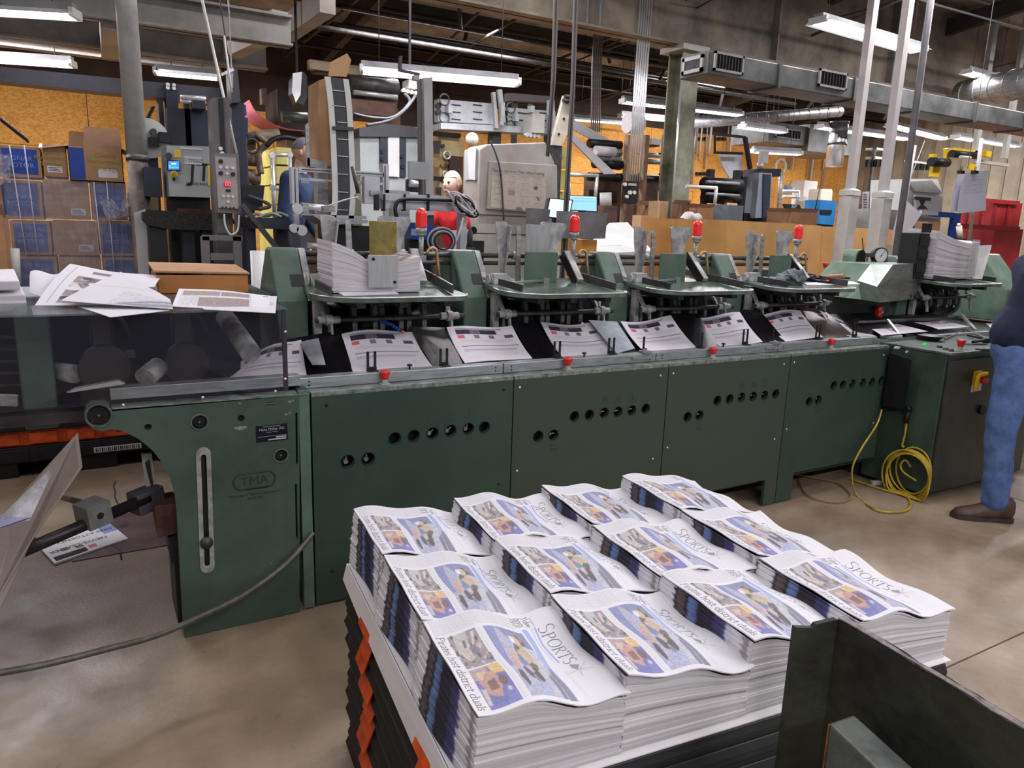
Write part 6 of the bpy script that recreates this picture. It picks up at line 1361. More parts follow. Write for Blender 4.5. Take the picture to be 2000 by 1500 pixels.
# foreground plate
t=T('dark_steel_channel','rough dark green steel channel corner, blurred close to the camera at the lower right','steel channel',AZ(1700,1400,.3))
zp=.90; A=AZ(1636,1210,zp); B=AZ(2120,1500,zp); fl_=AZ(1612,1250,zp-.02)
dirp=(B-A).normalized(); nrmp=Vector((dirp.y,-dirp.x,0)); nrmp=nrmp if nrmp.dot(A-Vector((0,0,0)))<0 else -nrmp
MP=mat('scratched_green_steel',(54,58,44),.6,.1,.5,7,col2=(26,26,24),bump=.4,bscale=25)
N_=16; bm=nb(); r6=random.Random(5); top=[A.lerp(B,k/N_)+Vector((0,0,r6.uniform(-.002,.002))) for k in range(N_+1)]
bot=[Vector((p.x,p.y,.2)) for p in top]; loop=top+bot[::-1]; slab(bm,loop,-nrmp*.012); P('web_plate',bm,MP,t)
bm=nb(); loop=[p+Vector((0,0,.0015)) for p in top]+[p+Vector((0,0,.0015))-nrmp*.014 for p in top[::-1]]; slab(bm,loop,(0,0,.0025)); P('bare_top_edge',bm,mat('bare_edge',(128,118,116),.5,.3,.4,60,bump=.4,bscale=50),t)
sd=(-dirp*.45+nrmp*.9).normalized()
F0=A.copy(); F1=A+sd*.075; bm=nb(); pts=[F0,A.lerp(F1,.5)-Vector((0,0,.012)),A.lerp(F1,.55)-Vector((0,0,.02)),F1-Vector((0,0,.02)),Vector((F1.x,F1.y,.2)),Vector((F0.x,F0.y,.2))]; slab(bm,pts,-dirp*.01); P('side_flange',bm,MP,t)
a=A+dirp*.10+nrmp*.05; b=B+nrmp*.06; a.z=zp-.12; b.z=zp-.16
bm=nb(); hexa(bm,[Vector((a.x,a.y,.2))+o_ for o_ in (Vector((0,0,0)),nrmp*.05,nrmp*.05+(b-a),(b-a))] [:0] or [a+Vector((0,0,-.4)),a+nrmp*.06+Vector((0,0,-.4)),b+nrmp*.06+Vector((0,0,-.4)),b+Vector((0,0,-.4)),a,a+nrmp*.06,b+nrmp*.06,b])
P('inner_bar',bm,mat('inner_bar_grey',(112,118,112),.45,.3,.3,15),t,bev=.004)
bm=nb(); slab(bm,[a+nrmp*.0+Vector((0,0,-.004)),a+nrmp*.06+Vector((0,0,-.004)),a+nrmp*.06+Vector((0,0,-.3)),a+Vector((0,0,-.3))],-dirp*.003); P('rust_patch',bm,mat('orange_rust',(150,92,56),.8,0,.5,20,col2=(60,44,38)),t)
bm=nb(); box(bm,A.x-.02,A.x+.02,A.y-.05,A.y-.01,0,.25); box(bm,B.x-.1,B.x-.06,B.y-.02,B.y+.02,0,.25); P('support_foot',bm,MP,t)
# ================================================================== PEOPLE
def skinmesh(J,E,subd=2,root=0,fs=None):
    """union of tapered ellipsoid chains, voxel-remeshed into one continuous surface. J: (pos, side radius, front radius)"""
    f,s,u=fs; bm=nb(); Rm=Matrix((f,s,u)).transposed().to_4x4()
    for a,b in E:
        A,B=J[a],J[b]; ra=(A[1],A[2] if len(A)>2 else A[1]); rb=(B[1],B[2] if len(B)>2 else B[1])
        L=(B[0]-A[0]).length; n=max(2,int(L/(min(ra[0],rb[0])*.22)))
        for i in range(n+1):
            t_=i/n; c=A[0].lerp(B[0],t_); r0=ra[0]*(1-t_)+rb[0]*t_; r1=ra[1]*(1-t_)+rb[1]*t_
            bmesh.ops.create_icosphere(bm,subdivisions=2,radius=1,matrix=Matrix.Translation(c)@Rm@Matrix.Diagonal((r1,r0,(r0+r1)/2,1)))
    me=bpy.data.meshes.new('sk'); bm.to_mesh(me); bm.free(); o=bpy.data.objects.new('sk',me); COL.objects.link(o)
    rm=o.modifiers.new('r','REMESH'); rm.mode='VOXEL'; rm.voxel_size=.011; rm.use_smooth_shade=True
    sm=o.modifiers.new('s','SMOOTH'); sm.iterations=5; sm.factor=.6
    dg=bpy.context.evaluated_depsgraph_get(); m2=bpy.data.meshes.new_from_object(o.evaluated_get(dg)); bm=nb(); bm.from_mesh(m2)
    bpy.data.objects.remove(o); bpy.data.meshes.remove(m2); bpy.data.meshes.remove(me)
    for fc in bm.faces: fc.smooth=True
    return bm
def person(label,loc,face,H,skin,shirt,pants,shoe,hair,cap=None,legs=((0,0),(0,0)),lean=0.0,arms=None,short=False):
    """face: heading angle (0 = +X). limbs laid out in body frame: f forward, s left"""
    t=T('person',label,'person',loc)
    f=Vector((math.cos(face),math.sin(face),0)); s=Vector((-f.y,f.x,0)); u=Vector((0,0,1)); o=Vector(loc); k=H/1.75
    def q(a,b,c): return o+f*(a*k)+s*(b*k)+u*(c*k)
    hip=.93; L=lean
    la=[(q(legs[0][0],.10,.09),q(legs[0][0]*.55+legs[0][1],.10,.50),q(0,.075,.90)),(q(legs[1][0],-.10,.09),q(legs[1][0]*.55+legs[1][1],-.10,.50),q(-.05 if legs[1][0]<-.3 else 0,-.03 if legs[1][0]<-.3 else -.075,.90))]
    sh=q(.35*L,0,1.42); nk=q(.42*L,0,1.52); hd=q(.48*L+.02,0,1.65)
    arms=arms or (((.05,.24,1.15),(.18,.22,.95)),((.05,-.24,1.15),(.18,-.22,.95)))
    J=[(q(0,0,.97),.115*k,.085*k),(q(.15*L,0,1.15),.13*k,.085*k),(q(.3*L,0,1.34),.16*k,.10*k),(nk,.055*k),(q(.45*L,0,1.57),.055*k)]
    E=[(0,1),(1,2),(2,3),(3,4)]
    for (an,kn,hp_) in la:
        b0=len(J); J+=[(hp_,.07*k),(kn,.06*k),(an,.042*k),(an-u*.04*k+f*.06*k,.04*k,.03*k),(an-u*.055*k+f*.15*k,.035*k,.022*k)]; E+=[(0,b0),(b0,b0+1),(b0+1,b0+2),(b0+2,b0+3),(b0+3,b0+4)]
    hands=[]
    for sg,(el,wr) in zip((1,-1),arms):
        b0=len(J); S_=q(.32*L,.18*sg,1.42); El=q(*el); Wr=q(*wr); J+=[(S_,.06*k),(El,.043*k),(Wr,.028*k),(Wr+(Wr-El).normalized()*.07*k,.036*k,.018*k)]; E+=[(2,b0),(b0,b0+1),(b0+1,b0+2),(b0+2,b0+3)]; hands.append((b0+3,(Wr-El).normalized(),Wr,sg))
    bm=skinmesh(J,E,fs=(f,s,u))
    # head with face
    hm=nb(); bmesh.ops.create_uvsphere(hm,u_segments=20,v_segments=14,radius=1)
    for v in hm.verts:
        x,y,z=v.co
        jaw=1-.28*max(0,-z)**1.2
        v.co=Vector((x*.098*jaw+ (.012 if z<0 else 0),y*.076*jaw,z*.118))
    Rm=Matrix((f,s,u)).transposed()
    def put(bmx,sc=1): 
        for v in bmx.verts: v.co=hd+Rm@(v.co*k)
    for c_,r_,sc_ in (((.10,0,-.01),.017,(1,.8,1.5)),((0,.077,-.005),.022,(.7,.35,1.2)),((0,-.077,-.005),.022,(.7,.35,1.2)),((.092,0,-.055),.02,(.5,1.2,.35))):
        bmesh.ops.create_icosphere(hm,subdivisions=2,radius=r_,matrix=Matrix.Translation(c_)@Matrix.Diagonal((*sc_,1)))
    put(hm)
    for fc in hm.faces: fc.smooth=True
    merge(bm,hm)
    # fingers: four unequal bent fingers and a side thumb per hand
    for (ji,d,Wr,sg) in hands:
        P0=Wr+d*.085*k; side=d.cross(f); side=side.normalized() if side.length>.1 else s
        cu=(-side.cross(d)).normalized()
        for q_,(off,ln) in enumerate(((-.03,.062),(-.01,.075),(.01,.07),(.03,.055))):
            b_=P0+side*off*k; tube(bm,[b_,b_+d*ln*.45*k,b_+d*ln*.75*k+cu*.012*k,b_+d*ln*.9*k+cu*.03*k],[.0095*k,.009*k,.0085*k,.006*k],6)
        b_=Wr+d*.03*k+side*.03*k*(-1); tube(bm,[b_,b_+(d*.5-side*.9).normalized()*.035*k,b_+(d*.9-side*.7).normalized()*.06*k],[.011*k,.010*k,.007*k],6)
    body=P('body',bm,skin,t,fix=False)
    # eyes
    em=nb()
    for sg in (1,-1): bmesh.ops.create_icosphere(em,subdivisions=2,radius=.011,matrix=Matrix.Translation((.086,.03*sg,.015)))
    put(em); P('eyes',em,mat('eye_dark',(40,34,32),.3),t,fix=False)
    hm=nb(); bmesh.ops.create_uvsphere(hm,u_segments=20,v_segments=12,radius=1)
    bmesh.ops.delete(hm,geom=[v for v in hm.verts if v.co.z<(.15 if cap else -.25) or (v.co.x>.55 and v.co.z<.45)],context='VERTS')
    for v in hm.verts: v.co=Vector((v.co.x*.104-.004,v.co.y*.083,v.co.z*.127))
    if cap:
        slab(hm,[(.08,.06,.03),(.17,.045,.02),(.18,0,.02),(.17,-.045,.02),(.08,-.06,.03)],(0,0,.006))
    put(hm)
    for fc in hm.faces: fc.smooth=True
    P('cap' if cap else 'hair',hm,cap or hair,t,fix=False)
    # clothes: same bones, a little larger
    g=.016*k
    Js=[(q(0,0,1.06),.150*k,.118*k),(q(.15*L,0,1.16),.155*k,.108*k),(q(.3*L,0,1.33),.18*k,.118*k),(q(.36*L,0,1.44),.10*k,.085*k)]; Es=[(0,1),(1,2),(2,3)]
    for sg,(el,wr) in zip((1,-1),arms):
        b0=len(Js); S_=q(.32*L,.18*sg,1.42); El=q(*el); Wr=q(*wr); Js+=[(S_,.082*k),(S_.lerp(El,.6) if short else El,.062*k)]; Es+=[(2,b0),(b0,b0+1)]
        if not short: Js.append((El.lerp(Wr,.85),.046*k)); Es.append((b0+1,b0+2))
    P('shirt',skinmesh(Js,Es,fs=(f,s,u)),shirt,t,fix=False)
    Jp=[(q(0,0,.99),.135*k,.105*k)]; Ep=[]
    for (an,kn,hp_) in la:
        b0=len(Jp); Jp+=[(hp_-u*.02*k,.097*k),(hp_.lerp(kn,.5),.095*k),(kn+f*.01*k,.078*k),(kn.lerp(an,.5)-f*.005*k,.074*k),(an+u*.03*k,.072*k)]; Ep+=[(0,b0),(b0,b0+1),(b0+1,b0+2),(b0+2,b0+3),(b0+3,b0+4)]
    pm=skinmesh(Jp,Ep,fs=(f,s,u))
    for v in pm.verts:
        v.co+=mn.noise_vector(v.co*13)*.007*k+Vector((0,0,0))
    P('jeans',pm,pants,t,fix=False)
    for (an,kn,hp_) in la:
        bx=nb(); base=Vector((an.x,an.y,o.z))
        # outline of a work shoe in f/u plane lofted across s
        secs=[(-.105,.03,.12,.03),(-.09,.038,.14,.0),(-.03,.044,.15,.0),(.03,.044,.105,.0),(.09,.05,.075,.0),(.14,.05,.062,.0),(.185,.042,.05,.004),(.205,.022,.035,.012)]
        prev=None; n=12
        for (a_,w_,h_,z_) in secs:
            rg=[]
            for i in range(n):
                th_=2*PI*i/n; cw_=math.cos(th_); sw=math.sin(th_)
                zz=(z_+.004+ (h_-z_)*(.5+.5*sw)) ; ww=w_*(abs(cw_)**.6*(1 if cw_>0 else -1))*(1 if sw<.2 else .9)
                rg.append(bx.verts.new(base+f*(a_*k)+s*(ww*k)+u*(zz*k)))
            if prev:
                for i in range(n): fc=bx.faces.new([prev[i],prev[(i+1)%n],rg[(i+1)%n],rg[i]]); fc.smooth=True
            else: bx.faces.new(rg[::-1])
            prev=rg
        bx.faces.new(prev); sh_=P('shoe',bx,shoe,t)
        bx=nb(); prism(bx,[],'z',0,0) if False else None
        out=[]
        for a_,w_ in ((-.112,.02),(-.09,.046),(-.03,.048),(.03,.046),(.09,.055),(.15,.054),(.195,.042),(.215,.015)): out.append((a_,w_))
        loop=[base+f*(a_*k)+s*(w_*k) for a_,w_ in out]+[base+f*(a_*k)-s*(w_*k) for a_,w_ in out[::-1]]
        slab(bx,loop,(0,0,.024*k)); P('sole',bx,mat('shoe_sole',(62,50,46),.7,0,.3,12),sh_)
        bx=nb()
        for j in range(4):
            a_=.0+.025*j; zt_=.128-.02*j; tube(bx,[base+f*(a_*k)+s*(.024*k)+u*(zt_-.012)*k,base+f*((a_+.008)*k)+u*(zt_)*k,base+f*(a_*k)-s*(.024*k)+u*(zt_-.012)*k],.003*k,5)
        P('laces',bx,mat('lace',(150,140,130),.8),sh_)
    return t
SKIN=mat('skin',(206,160,136),.55,0,.08,20)
NAVYC=mat('navy_cloth',(28,36,62),.9,0,.2,9,bump=.1)
JEAN=mat('blue_denim',(84,112,158),.9,0,.35,9,col2=(58,80,122),bump=.15)
BROWN=mat('brown_leather',(82,60,52),.55,0,.35,14,bump=.1)
HAIR=mat('dark_hair',(54,42,36),.9,0,.2,20)
hd_=math.atan2(2.26-2.06,4.35-4.60)
person('person in a navy sweatshirt, blue jeans and brown work boots, cut by the right edge',(4.585,2.205,0),hd_,1.80,SKIN,NAVYC,JEAN,BROWN,HAIR,legs=((.0,.02),(-.62,.0)),lean=-.3,arms=(((-.12,.20,1.17),(-.24,.04,1.04)),((-.16,-.06,1.17),(-.24,-.02,1.02))))
# ================================================================== BACKGROUND: compact builder
def shp(bm,s):
    k=s[0]
    if k=='b':
        _,x0,y0,x1,y1,Y,d=s[:7]; fl=len(s)>7 and s[7]
        a=AY(x0,y1,Y); b=AY(x1,y0,Y); c=AY(x1,y1,Y); w0=c.x-a.x
        while d>.06 and AY(x0,y1,Y+d).x>c.x-.45*w0 and x0>300: d*=.8
        if d>.06 and x0>300: a.x=AY(x0,y1,Y+d).x
        box(bm,a.x,c.x,Y,Y+d,0.0 if fl else (a.z+c.z)/2,(AY(x0,y0,Y).z+b.z)/2)
    elif k=='q':
        _,pts,Y,d=s; Q=[(AY(*p,Y).x,AY(*p,Y).z) for p in pts]; xs=[q_[0] for q_ in Q]; X0,X1=min(xs),max(xs); pm=pts[xs.index(X0)]
        if pm[0]>300 and X1-X0>.02:
            while d>.06 and AY(pm[0],pm[1],Y+d).x>X1-.45*(X1-X0): d*=.8
            if d>.06: xn=AY(pm[0],pm[1],Y+d).x; Q=[(X1-(X1-q_[0])*(X1-xn)/(X1-X0),q_[1]) for q_ in Q]
        prism(bm,Q,'y',Y,Y+d)
    elif k=='c': cyl(bm,AY(*s[1]),AY(*s[2]),s[3],n=s[4] if len(s)>4 else 16)
    elif k=='t': tube(bm,catmull([AY(*p) for p in s[1]],6) if len(s[1])>2 else [AY(*p) for p in s[1]],s[2],6)
    elif k=='r': bar(bm,AY(*s[1]),AY(*s[2]),s[3],s[4])
    elif k=='d': c=AY(s[1],s[2],s[3]); cyl(bm,c,c+Vector((0,s[5] if len(s)>5 else .03,0)),s[4],n=20)
    elif k=='w': c=AY(s[1],s[2],s[3]); tube(bm,[(c.x+s[4]*math.cos(a),c.y,c.z+s[4]*math.sin(a)) for a in [2*PI*i/18 for i in range(18)]],s[5],6,closed=True)
    elif k=='x': box(bm,*s[1:])
    elif k=='s': slab(bm,s[1],s[2])
def TH(name,label,cat,parts,group=None):
    """parts: (part, material, shape, ...) each shape its own part; a leading '+' keeps a repeated pattern in one mesh"""
    t=None; objs=[]
    bms=[]
    for pr in parts:
        nm,m,shs=pr[0],pr[1],pr[2:]
        if nm[0]=='+':
            bm=nb(); [shp(bm,s) for s in shs]; bms.append((nm[1:],m,bm))
        else:
            for s in shs: bm=nb(); shp(bm,s); bms.append((nm,m,bm))
    if len(bms)==1: return S(name,bms[0][2],bms[0][1],label,cat,group)
    lo=[min(v.co[i] for q in bms for v in q[2].verts) for i in range(3)]; hi=[max(v.co[i] for q in bms for v in q[2].verts) for i in range(3)]
    t=T(name,label,cat,((lo[0]+hi[0])/2,(lo[1]+hi[1])/2,lo[2]),0,group)
    for nm,m,bm in bms: P(nm,bm,m,t,bev=0)
    return t
def TX(txt,size,px,py,Y,m,parent,name='lettering',shear=0,align='CENTER'):
    c=AY(px,py,Y-.003); return P(name,textmesh(txt,size,facing_y(c),align=align,shear=shear),m,parent)
CORR=mat('carton_blue',(44,72,156),.7,0,.12,8); INKG=mat('green_print',(140,140,70),.8); INKB=mat('pale_blue_print',(120,150,214),.8)
# ---- loaded pallet of cartons, left
BY=6.2
rows=[((0,285,85,346),(88,283,135,346)),((3,352,88,428),(90,352,180,428),(182,354,252,430)),((25,432,105,498),(107,432,195,499),(197,432,268,500)),((36,501,118,566),(120,502,204,567),(206,503,274,568))]
rn=['top','second','third','fourth']; cn=['left','middle','right']
bmf=None
zlast=None
def carton(x0,x1,z0,z1,Y,d,blue,label,lab2=True):
    t=T('carton',label,'carton',((x0+x1)/2,Y+d/2,z0),0,'cartons stacked on the wrapped pallet')
    bm=nb(); box(bm,x0,x1,Y,Y+d,z0,z1); P('carton_body',bm,KRAFT,t,bev=.004)
    if blue:
        bm=nb(); box(bm,x0+.02,x1-.02,Y-.0015,Y,z0+.02,z1-.02); bp_=P('blue_panel',bm,CORR,t)
        c=Vector(((x0+x1)/2,Y-.003,(z0+z1)/2+.02)); b=textmesh('SONAR',.044,facing_y(c)); merge(b,textmesh('MOTOR',.044,facing_y(c-Vector((0,0,.045))))); P('pale_lettering',b,INKB,bp_)
    else:
        c=Vector(((x0+x1)/2-.02,Y-.0025,z1-.05)); b=textmesh('Quality',.04,facing_y(c)); merge(b,textmesh('Performance',.04,facing_y(c-Vector((0,0,.04))))); merge(b,textmesh('Strategy',.04,facing_y(c-Vector((0,0,.08))))); P('green_lettering',b,INKG,t)
        bm=nb(); box(bm,x1-.12,x1-.03,Y-.002,Y,z0+.03,z0+.075); lb=P('shipping_label',bm,PAPER,t)
        bm=nb(); 
        for k in range(3): box(bm,x1-.112,x1-.04-.01*k,Y-.003,Y-.002,z0+.04+.01*k,z0+.044+.01*k)
        P('label_print',bm,DGREY,lb)
    return t
for r,row in enumerate(rows):
    for c,(x0,y0,x1,y1) in enumerate(row):
        a=AY(x0,y1,BY); b=AY(x1,y0,BY); cc_=AY(x1,y1,BY)
        z0=(a.z+cc_.z)/2; z1=(AY(x0,y0,BY).z+b.z)/2
        carton(a.x,cc_.x-.006,z0,z1,BY,.42,c!=1,'%s carton, %s of the %s row on the wrapped pallet'%('blue-panelled' if c!=1 else 'plain kraft',cn[c],rn[r]))
        if r==3: zlast=z0
h_=(zlast-.15)/3
for r in range(3):
    for c in range(3):
        x0=AY((36,120,206)[c],566,BY).x+.02*r; carton(x0,x0+.345,.15+h_*(2-r)+.002,.15+h_*(3-r)-.002,BY,.42,c!=1,'%s carton, %s of the %s row from the floor on the wrapped pallet'%('blue-panelled' if c!=1 else 'plain kraft',cn[c],['third','second','lowest'][r]))
bm=nb(); a=AY(36,566,BY)
for y in (BY,BY+.2,BY+.38): box(bm,a.x-.02,a.x+1.16,y,y+.09,.02,.13)
for k in range(7): box(bm,a.x-.02+k*.17,a.x+.09+k*.17,BY-.02,BY+.5,.13,.148)
box(bm,a.x-.02,a.x+1.16,BY,BY+.47,0,.02)
S('wooden_pallet',bm,mat('pallet_wood',(168,134,94),.8,0,.3,9),'wooden pallet under the wrapped cartons','pallet')
# open carton on top
a=AY(137,352,BY-.05); b=AY(243,357,BY-.05); z1=AY(172,287,BY-.05).z; xm=AY(168,350,BY-.05).x
t=T('open_carton','open empty kraft carton with its flaps up, on top of the wrapped pallet','carton',((a.x+b.x)/2,BY+.1,a.z))
y0=BY-.05; D=.38; th_=.006
bm=nb(); box(bm,a.x,b.x,y0,y0+th_,a.z,z1); P('front_wall',bm,KRAFT,t)
bm=nb(); box(bm,a.x,a.x+th_,y0,y0+D,a.z,z1); P('side_wall',bm,KRAFTD,t)
bm=nb(); box(bm,b.x-th_,b.x,y0,y0+D,a.z,z1); P('side_wall',bm,KRAFTD,t)
bm=nb(); box(bm,a.x,b.x,y0+D-th_,y0+D,a.z,z1); P('back_wall',bm,KRAFTD,t)
bm=nb(); box(bm,a.x,b.x,y0,y0+D,a.z,a.z+.006); P('base_panel',bm,KRAFT,t)
bm=nb(); box(bm,a.x+.004,xm,y0-.0015,y0,a.z+.01,z1-.01); P('blue_panel',bm,CORR,t)
c=Vector((xm+.13,y0-.003,z1-.05)); b_=textmesh('Quality',.045,facing_y(c)); merge(b_,textmesh('Performance',.045,facing_y(c-Vector((0,0,.045))))); merge(b_,textmesh('Strategy',.045,facing_y(c-Vector((0,0,.09))))); P('green_lettering',b_,INKG,t)
bm=nb(); slab(bm,[(xm,y0,z1),(b.x,y0,z1),(b.x-.0,y0+.13,z1+.15),(xm+.02,y0+.13,z1+.15)],(0,.006,0)); P('front_flap',bm,KRAFTD,t)
bm=nb(); slab(bm,[(a.x,y0,z1),(a.x,y0+D,z1),(a.x-.17,y0+D-.05,z1+.02),(a.x-.17,y0+.02,z1-.03)],(0,0,.006)); P('left_flap',bm,mat('pale_flap',(214,206,196),.7),t)
bm=nb(); slab(bm,[(a.x,y0+D,z1),(b.x,y0+D,z1),(b.x-.12,y0+D+.1,z1+.14),(a.x+.02,y0+D+.1,z1+.14)],(0,.006,0)); P('back_flap',bm,KRAFTD,t)
bm=nb(); slab(bm,[(b.x,y0,z1),(b.x,y0+D,z1),(b.x+.12,y0+D,z1-.04),(b.x+.12,y0,z1-.06)],(0,0,.006)); P('right_flap',bm,KRAFTD,t)
bm=nb(); box(bm,b.x-.16,b.x-.04,y0-.002,y0,a.z+.03,a.z+.09); P('shipping_label',bm,PAPER,t)
# stretch film
def film(name,label,fn,nu,nv,al=.22):
    m=glass('stretch_film_%s'%name,(206,206,222),al,.25); bm=nb(); g_=[[bm.verts.new(fn(i/(nu-1),j/(nv-1))) for i in range(nu)] for j in range(nv)]
    for j in range(nv-1):
        for i in range(nu-1): f=bm.faces.new([g_[j][i],g_[j][i+1],g_[j+1][i+1],g_[j+1][i]]); f.smooth=True
    r_=bmesh.ops.solidify(bm,geom=bm.faces[:],thickness=.0015)
    return S(name,bm,m,label,'film')
def ff(u,v):
    x0=AY(2+30*v,345+225*v,6.15).x; x1=AY(262+14*v,350+220*v,6.15).x; p=AY(130,345+225*v,6.15); zz=p.z
    return Vector((x0+(x1-x0)*u,6.165-.018*abs(mn.noise(Vector((u*26,v*3,1))))-.008*mn.noise(Vector((u*5,v*22,4))),zz+.03*mn.noise(Vector((u*6,0,3)))*(1-v)))
film('stretch_film','clear crinkled stretch film wrapped over the cartons',ff,90,40)
def f2(u,v):
    c=catmull([AY(262,300,6.0),AY(276,345,5.95),AY(262,400,5.95),AY(235,425,6.05),AY(206,392,6.1)],8); i=u*(len(c)-1); i0=int(min(i,len(c)-2)); p=c[i0].lerp(c[i0+1],i-i0); w=.10*(.5+math.sin(u*PI))
    return p+Vector(((v-.5)*w*1.2+.02*mn.noise(Vector((u*9,v*9,0))),.04*mn.noise(Vector((u*12,v*14,5))),(v-.5)*w*.4+.03*mn.noise(Vector((u*8,v*10,9)))))
film('loose_film','torn loose stretch film bunched at the right of the open carton',f2,50,18,.42)
def f3(u,v):
    p=AY(-30+52*u,300+60*v,6.1); return p+Vector((0,.05*mn.noise(Vector((u*7,v*8,2))),.03*mn.noise(Vector((u*6,v*9,7)))))
film('film_bunch','bunched white film at the left end of the top carton row',f3,24,24,.4)
for k,(xa,ya,xb,yb) in enumerate(((18,283,52,500),(47,283,75,500),(183,355,205,560),(208,355,226,560))):
    bm=nb(); tube(bm,[AY(xa,ya,6.13),AY(xb,yb,6.13)],.004,5); S('strap',bm,mat('strap_white',(206,206,220),.5),['leftmost','second','third','rightmost'][k]+' pale strap over the wrapped cartons','strap','pale straps round the cartons')
TH('tall_carton','tall brown carton standing at the left edge beside the wrapped pallet','carton',[('carton_body',KRAFT,('b',-40,420,20,560,5.6,.4,1)),('flap',KRAFTD,('q',[(-40,420),(12,425),(4,400),(-40,395)],5.62,.006))])
TH('foam_roll','white tube of foam standing between the tall carton and the pallet','tube',[('roll',WHITE,('c',(26,485,5.9),(30,560,5.9),.035))])
# ---- pipe post
bm=nb(); a=AY(283,520,5.9); cyl(bm,(a.x,5.9,0),(a.x,5.9,2.0),.066,n=20,m=1); cyl(bm,(a.x,5.9,2.0),(a.x,5.9,cz(5.9)-.01),.066,n=20)
t=T('pipe_post','tall white pipe post with a dirty lower half, left of the control machine','post',(a.x,5.9,0)); P('pipe',bm,[mat('post_paint',(186,186,182),.5,0,.2,4),mat('post_dirty',(140,128,118),.7,0,.5,6)],t)
bm=nb(); z_=AY(283,310,5.9).z; cyl(bm,(a.x,5.9,z_-.02),(a.x,5.9,z_+.01),.072,n=20); P('tape_band',bm,DGREY,t)
# ---- palletizer gantry, cabinet and console
TH('gantry','dark slate gantry frame over the grey control machine at the left','gantry',[
 ('cross_beam',mat('slate_beam',(84,86,96),.5,0,.2,3),('q',[(-60,124),(300,160),(430,172),(430,198),(300,190),(-60,152)],6.6,.2)),
 ('post',NAVY,('q',[(318,160),(346,163),(352,285),(325,285)],6.55,.2),('q',[(305,190),(318,192),(325,290),(312,290)],6.6,.15)),
 ('leg',NAVY,('x',AY(318,285,6.6).x,AY(318,285,6.6).x+.14,6.6,6.8,0,AY(318,285,6.6).z)),
 ('bolt',CHROME,('d',328,165,6.54,.014),('d',340,166,6.54,.014),('d',328,171,6.54,.014),('d',340,172,6.54,.014)),
 ('panel',NAVY,('q',[(325,210),(405,215),(408,288),(328,284)],6.45,.06)),
 ('end_post',DGREY,('q',[(440,130),(462,132),(470,200),(445,200)],6.5,.2),),('gantry_leg',NAVY,('x',AY(452,200,6.6).x,AY(452,200,6.6).x+.1,6.6,6.75,0,AY(452,200,6.6).z))])
TH('linear_rails','twin chrome rails and drive box between the gantry post and the grey tower','rails',[('rail',CHROME,('c',(352,190,6.4),(402,192,6.4),.018),('c',(352,198,6.4),(402,201,6.4),.014)),('drive',NAVY,('b',372,196,402,212,6.3,.15)),('rail_post',DGREY,('x',AY(360,212,6.45).x,AY(360,212,6.45).x+.04,6.45,6.5,0,AY(360,190,6.45).z))])
TH('label_reel','large white paper reel on a dark feeder behind the pipe post','reel',[('reel_disc',WHITE,('d',290,270,6.0,.135,.05)),('hub',DGREY,('d',300,257,5.96,.022,.04),('d',303,267,5.95,.025,.05)),('reel_back',DARK,('q',[(253,240),(275,240),(275,300),(257,300)],6.08,.04)),('motor',BLACK,('b',308,258,338,278,5.9,.15)),('arm',DARK,('q',[(290,268),(310,268),(312,287),(292,287)],5.93,.05)),('support_post',NAVY,('x',AY(290,300,6.1).x-.03,AY(290,300,6.1).x+.06,6.1,6.2,0,AY(290,270,6.1).z))])
t=TH('control_console','grey control console with a blue touch screen and large black logo','console',[
 ('cabinet_box',LGREY,('q',[(315,283),(412,286),(414,386),(321,383)],5.6,.35)),
 ('pedestal',DARK,('x',AY(330,383,5.7).x,AY(410,383,5.7).x,5.7,5.9,0,AY(360,384,5.7).z)),
 ('side_box',NAVY,('b',285,327,318,384,5.7,.2)),
 ('screen_frame',BLACK,('b',327,313,352,333,5.58,.02)),('warning_label',mat('warning_yellow',(226,190,60),.5),('b',341,292,354,308,5.595,.004)),
 ('paper_notice',PAPER,('b',360,306,394,321,5.595,.004)),('emergency_base',mat('switch_yellow',(236,186,24)),('d',340,340,5.58,.022)),('knob',BRASS,('d',340,340,5.56,.012)),('lock_knob',DGREY,('d',330,304,5.57,.02)),('selector',BLACK,('d',340,350,5.58,.010)),('name_bar',WHITE,('b',352,289,395,292,5.595,.004))])
c=AY(339.5,323,5.575); cv=Canvas(24,18,(40,120,230)); cv.rect(.3,.2,.7,.4,(220,236,250)); cv.rect(.1,.7,.9,.8,(120,180,240)); cv.rect(.05,.5,.2,.6,(90,220,240))
o=sheet('touch_screen',cv,lambda u,v:AY(329,315,5.578).lerp(AY(350,315,5.578),u).lerp(AY(329,331,5.578).lerp(AY(350,331,5.578),u),v),24,18,SCREEN,t,th=.002)
TX('JT',.17,390,338,5.6,mat('black_vinyl',(24,24,26),.4),t,'logo_letters',shear=.1); TX('JARDIS INDUSTRIES',.026,398,360,5.6,mat('black_vinyl',(24,24,26)),t,'company_name')
bm=nb(); a=AY(405,322,5.597); box(bm,a.x,a.x+.03,5.594,5.599,a.z-.14,a.z); P('yellow_logo_bar',bm,mat('switch_yellow',(236,186,24)),t)
b=textmesh('TH Changeover Only',.014,facing_y(AY(377,311,5.59))); merge(b,textmesh('On - 3rd shift Bread',.014,facing_y(AY(377,315,5.59)))); P('notice_writing',b,DARK,t)
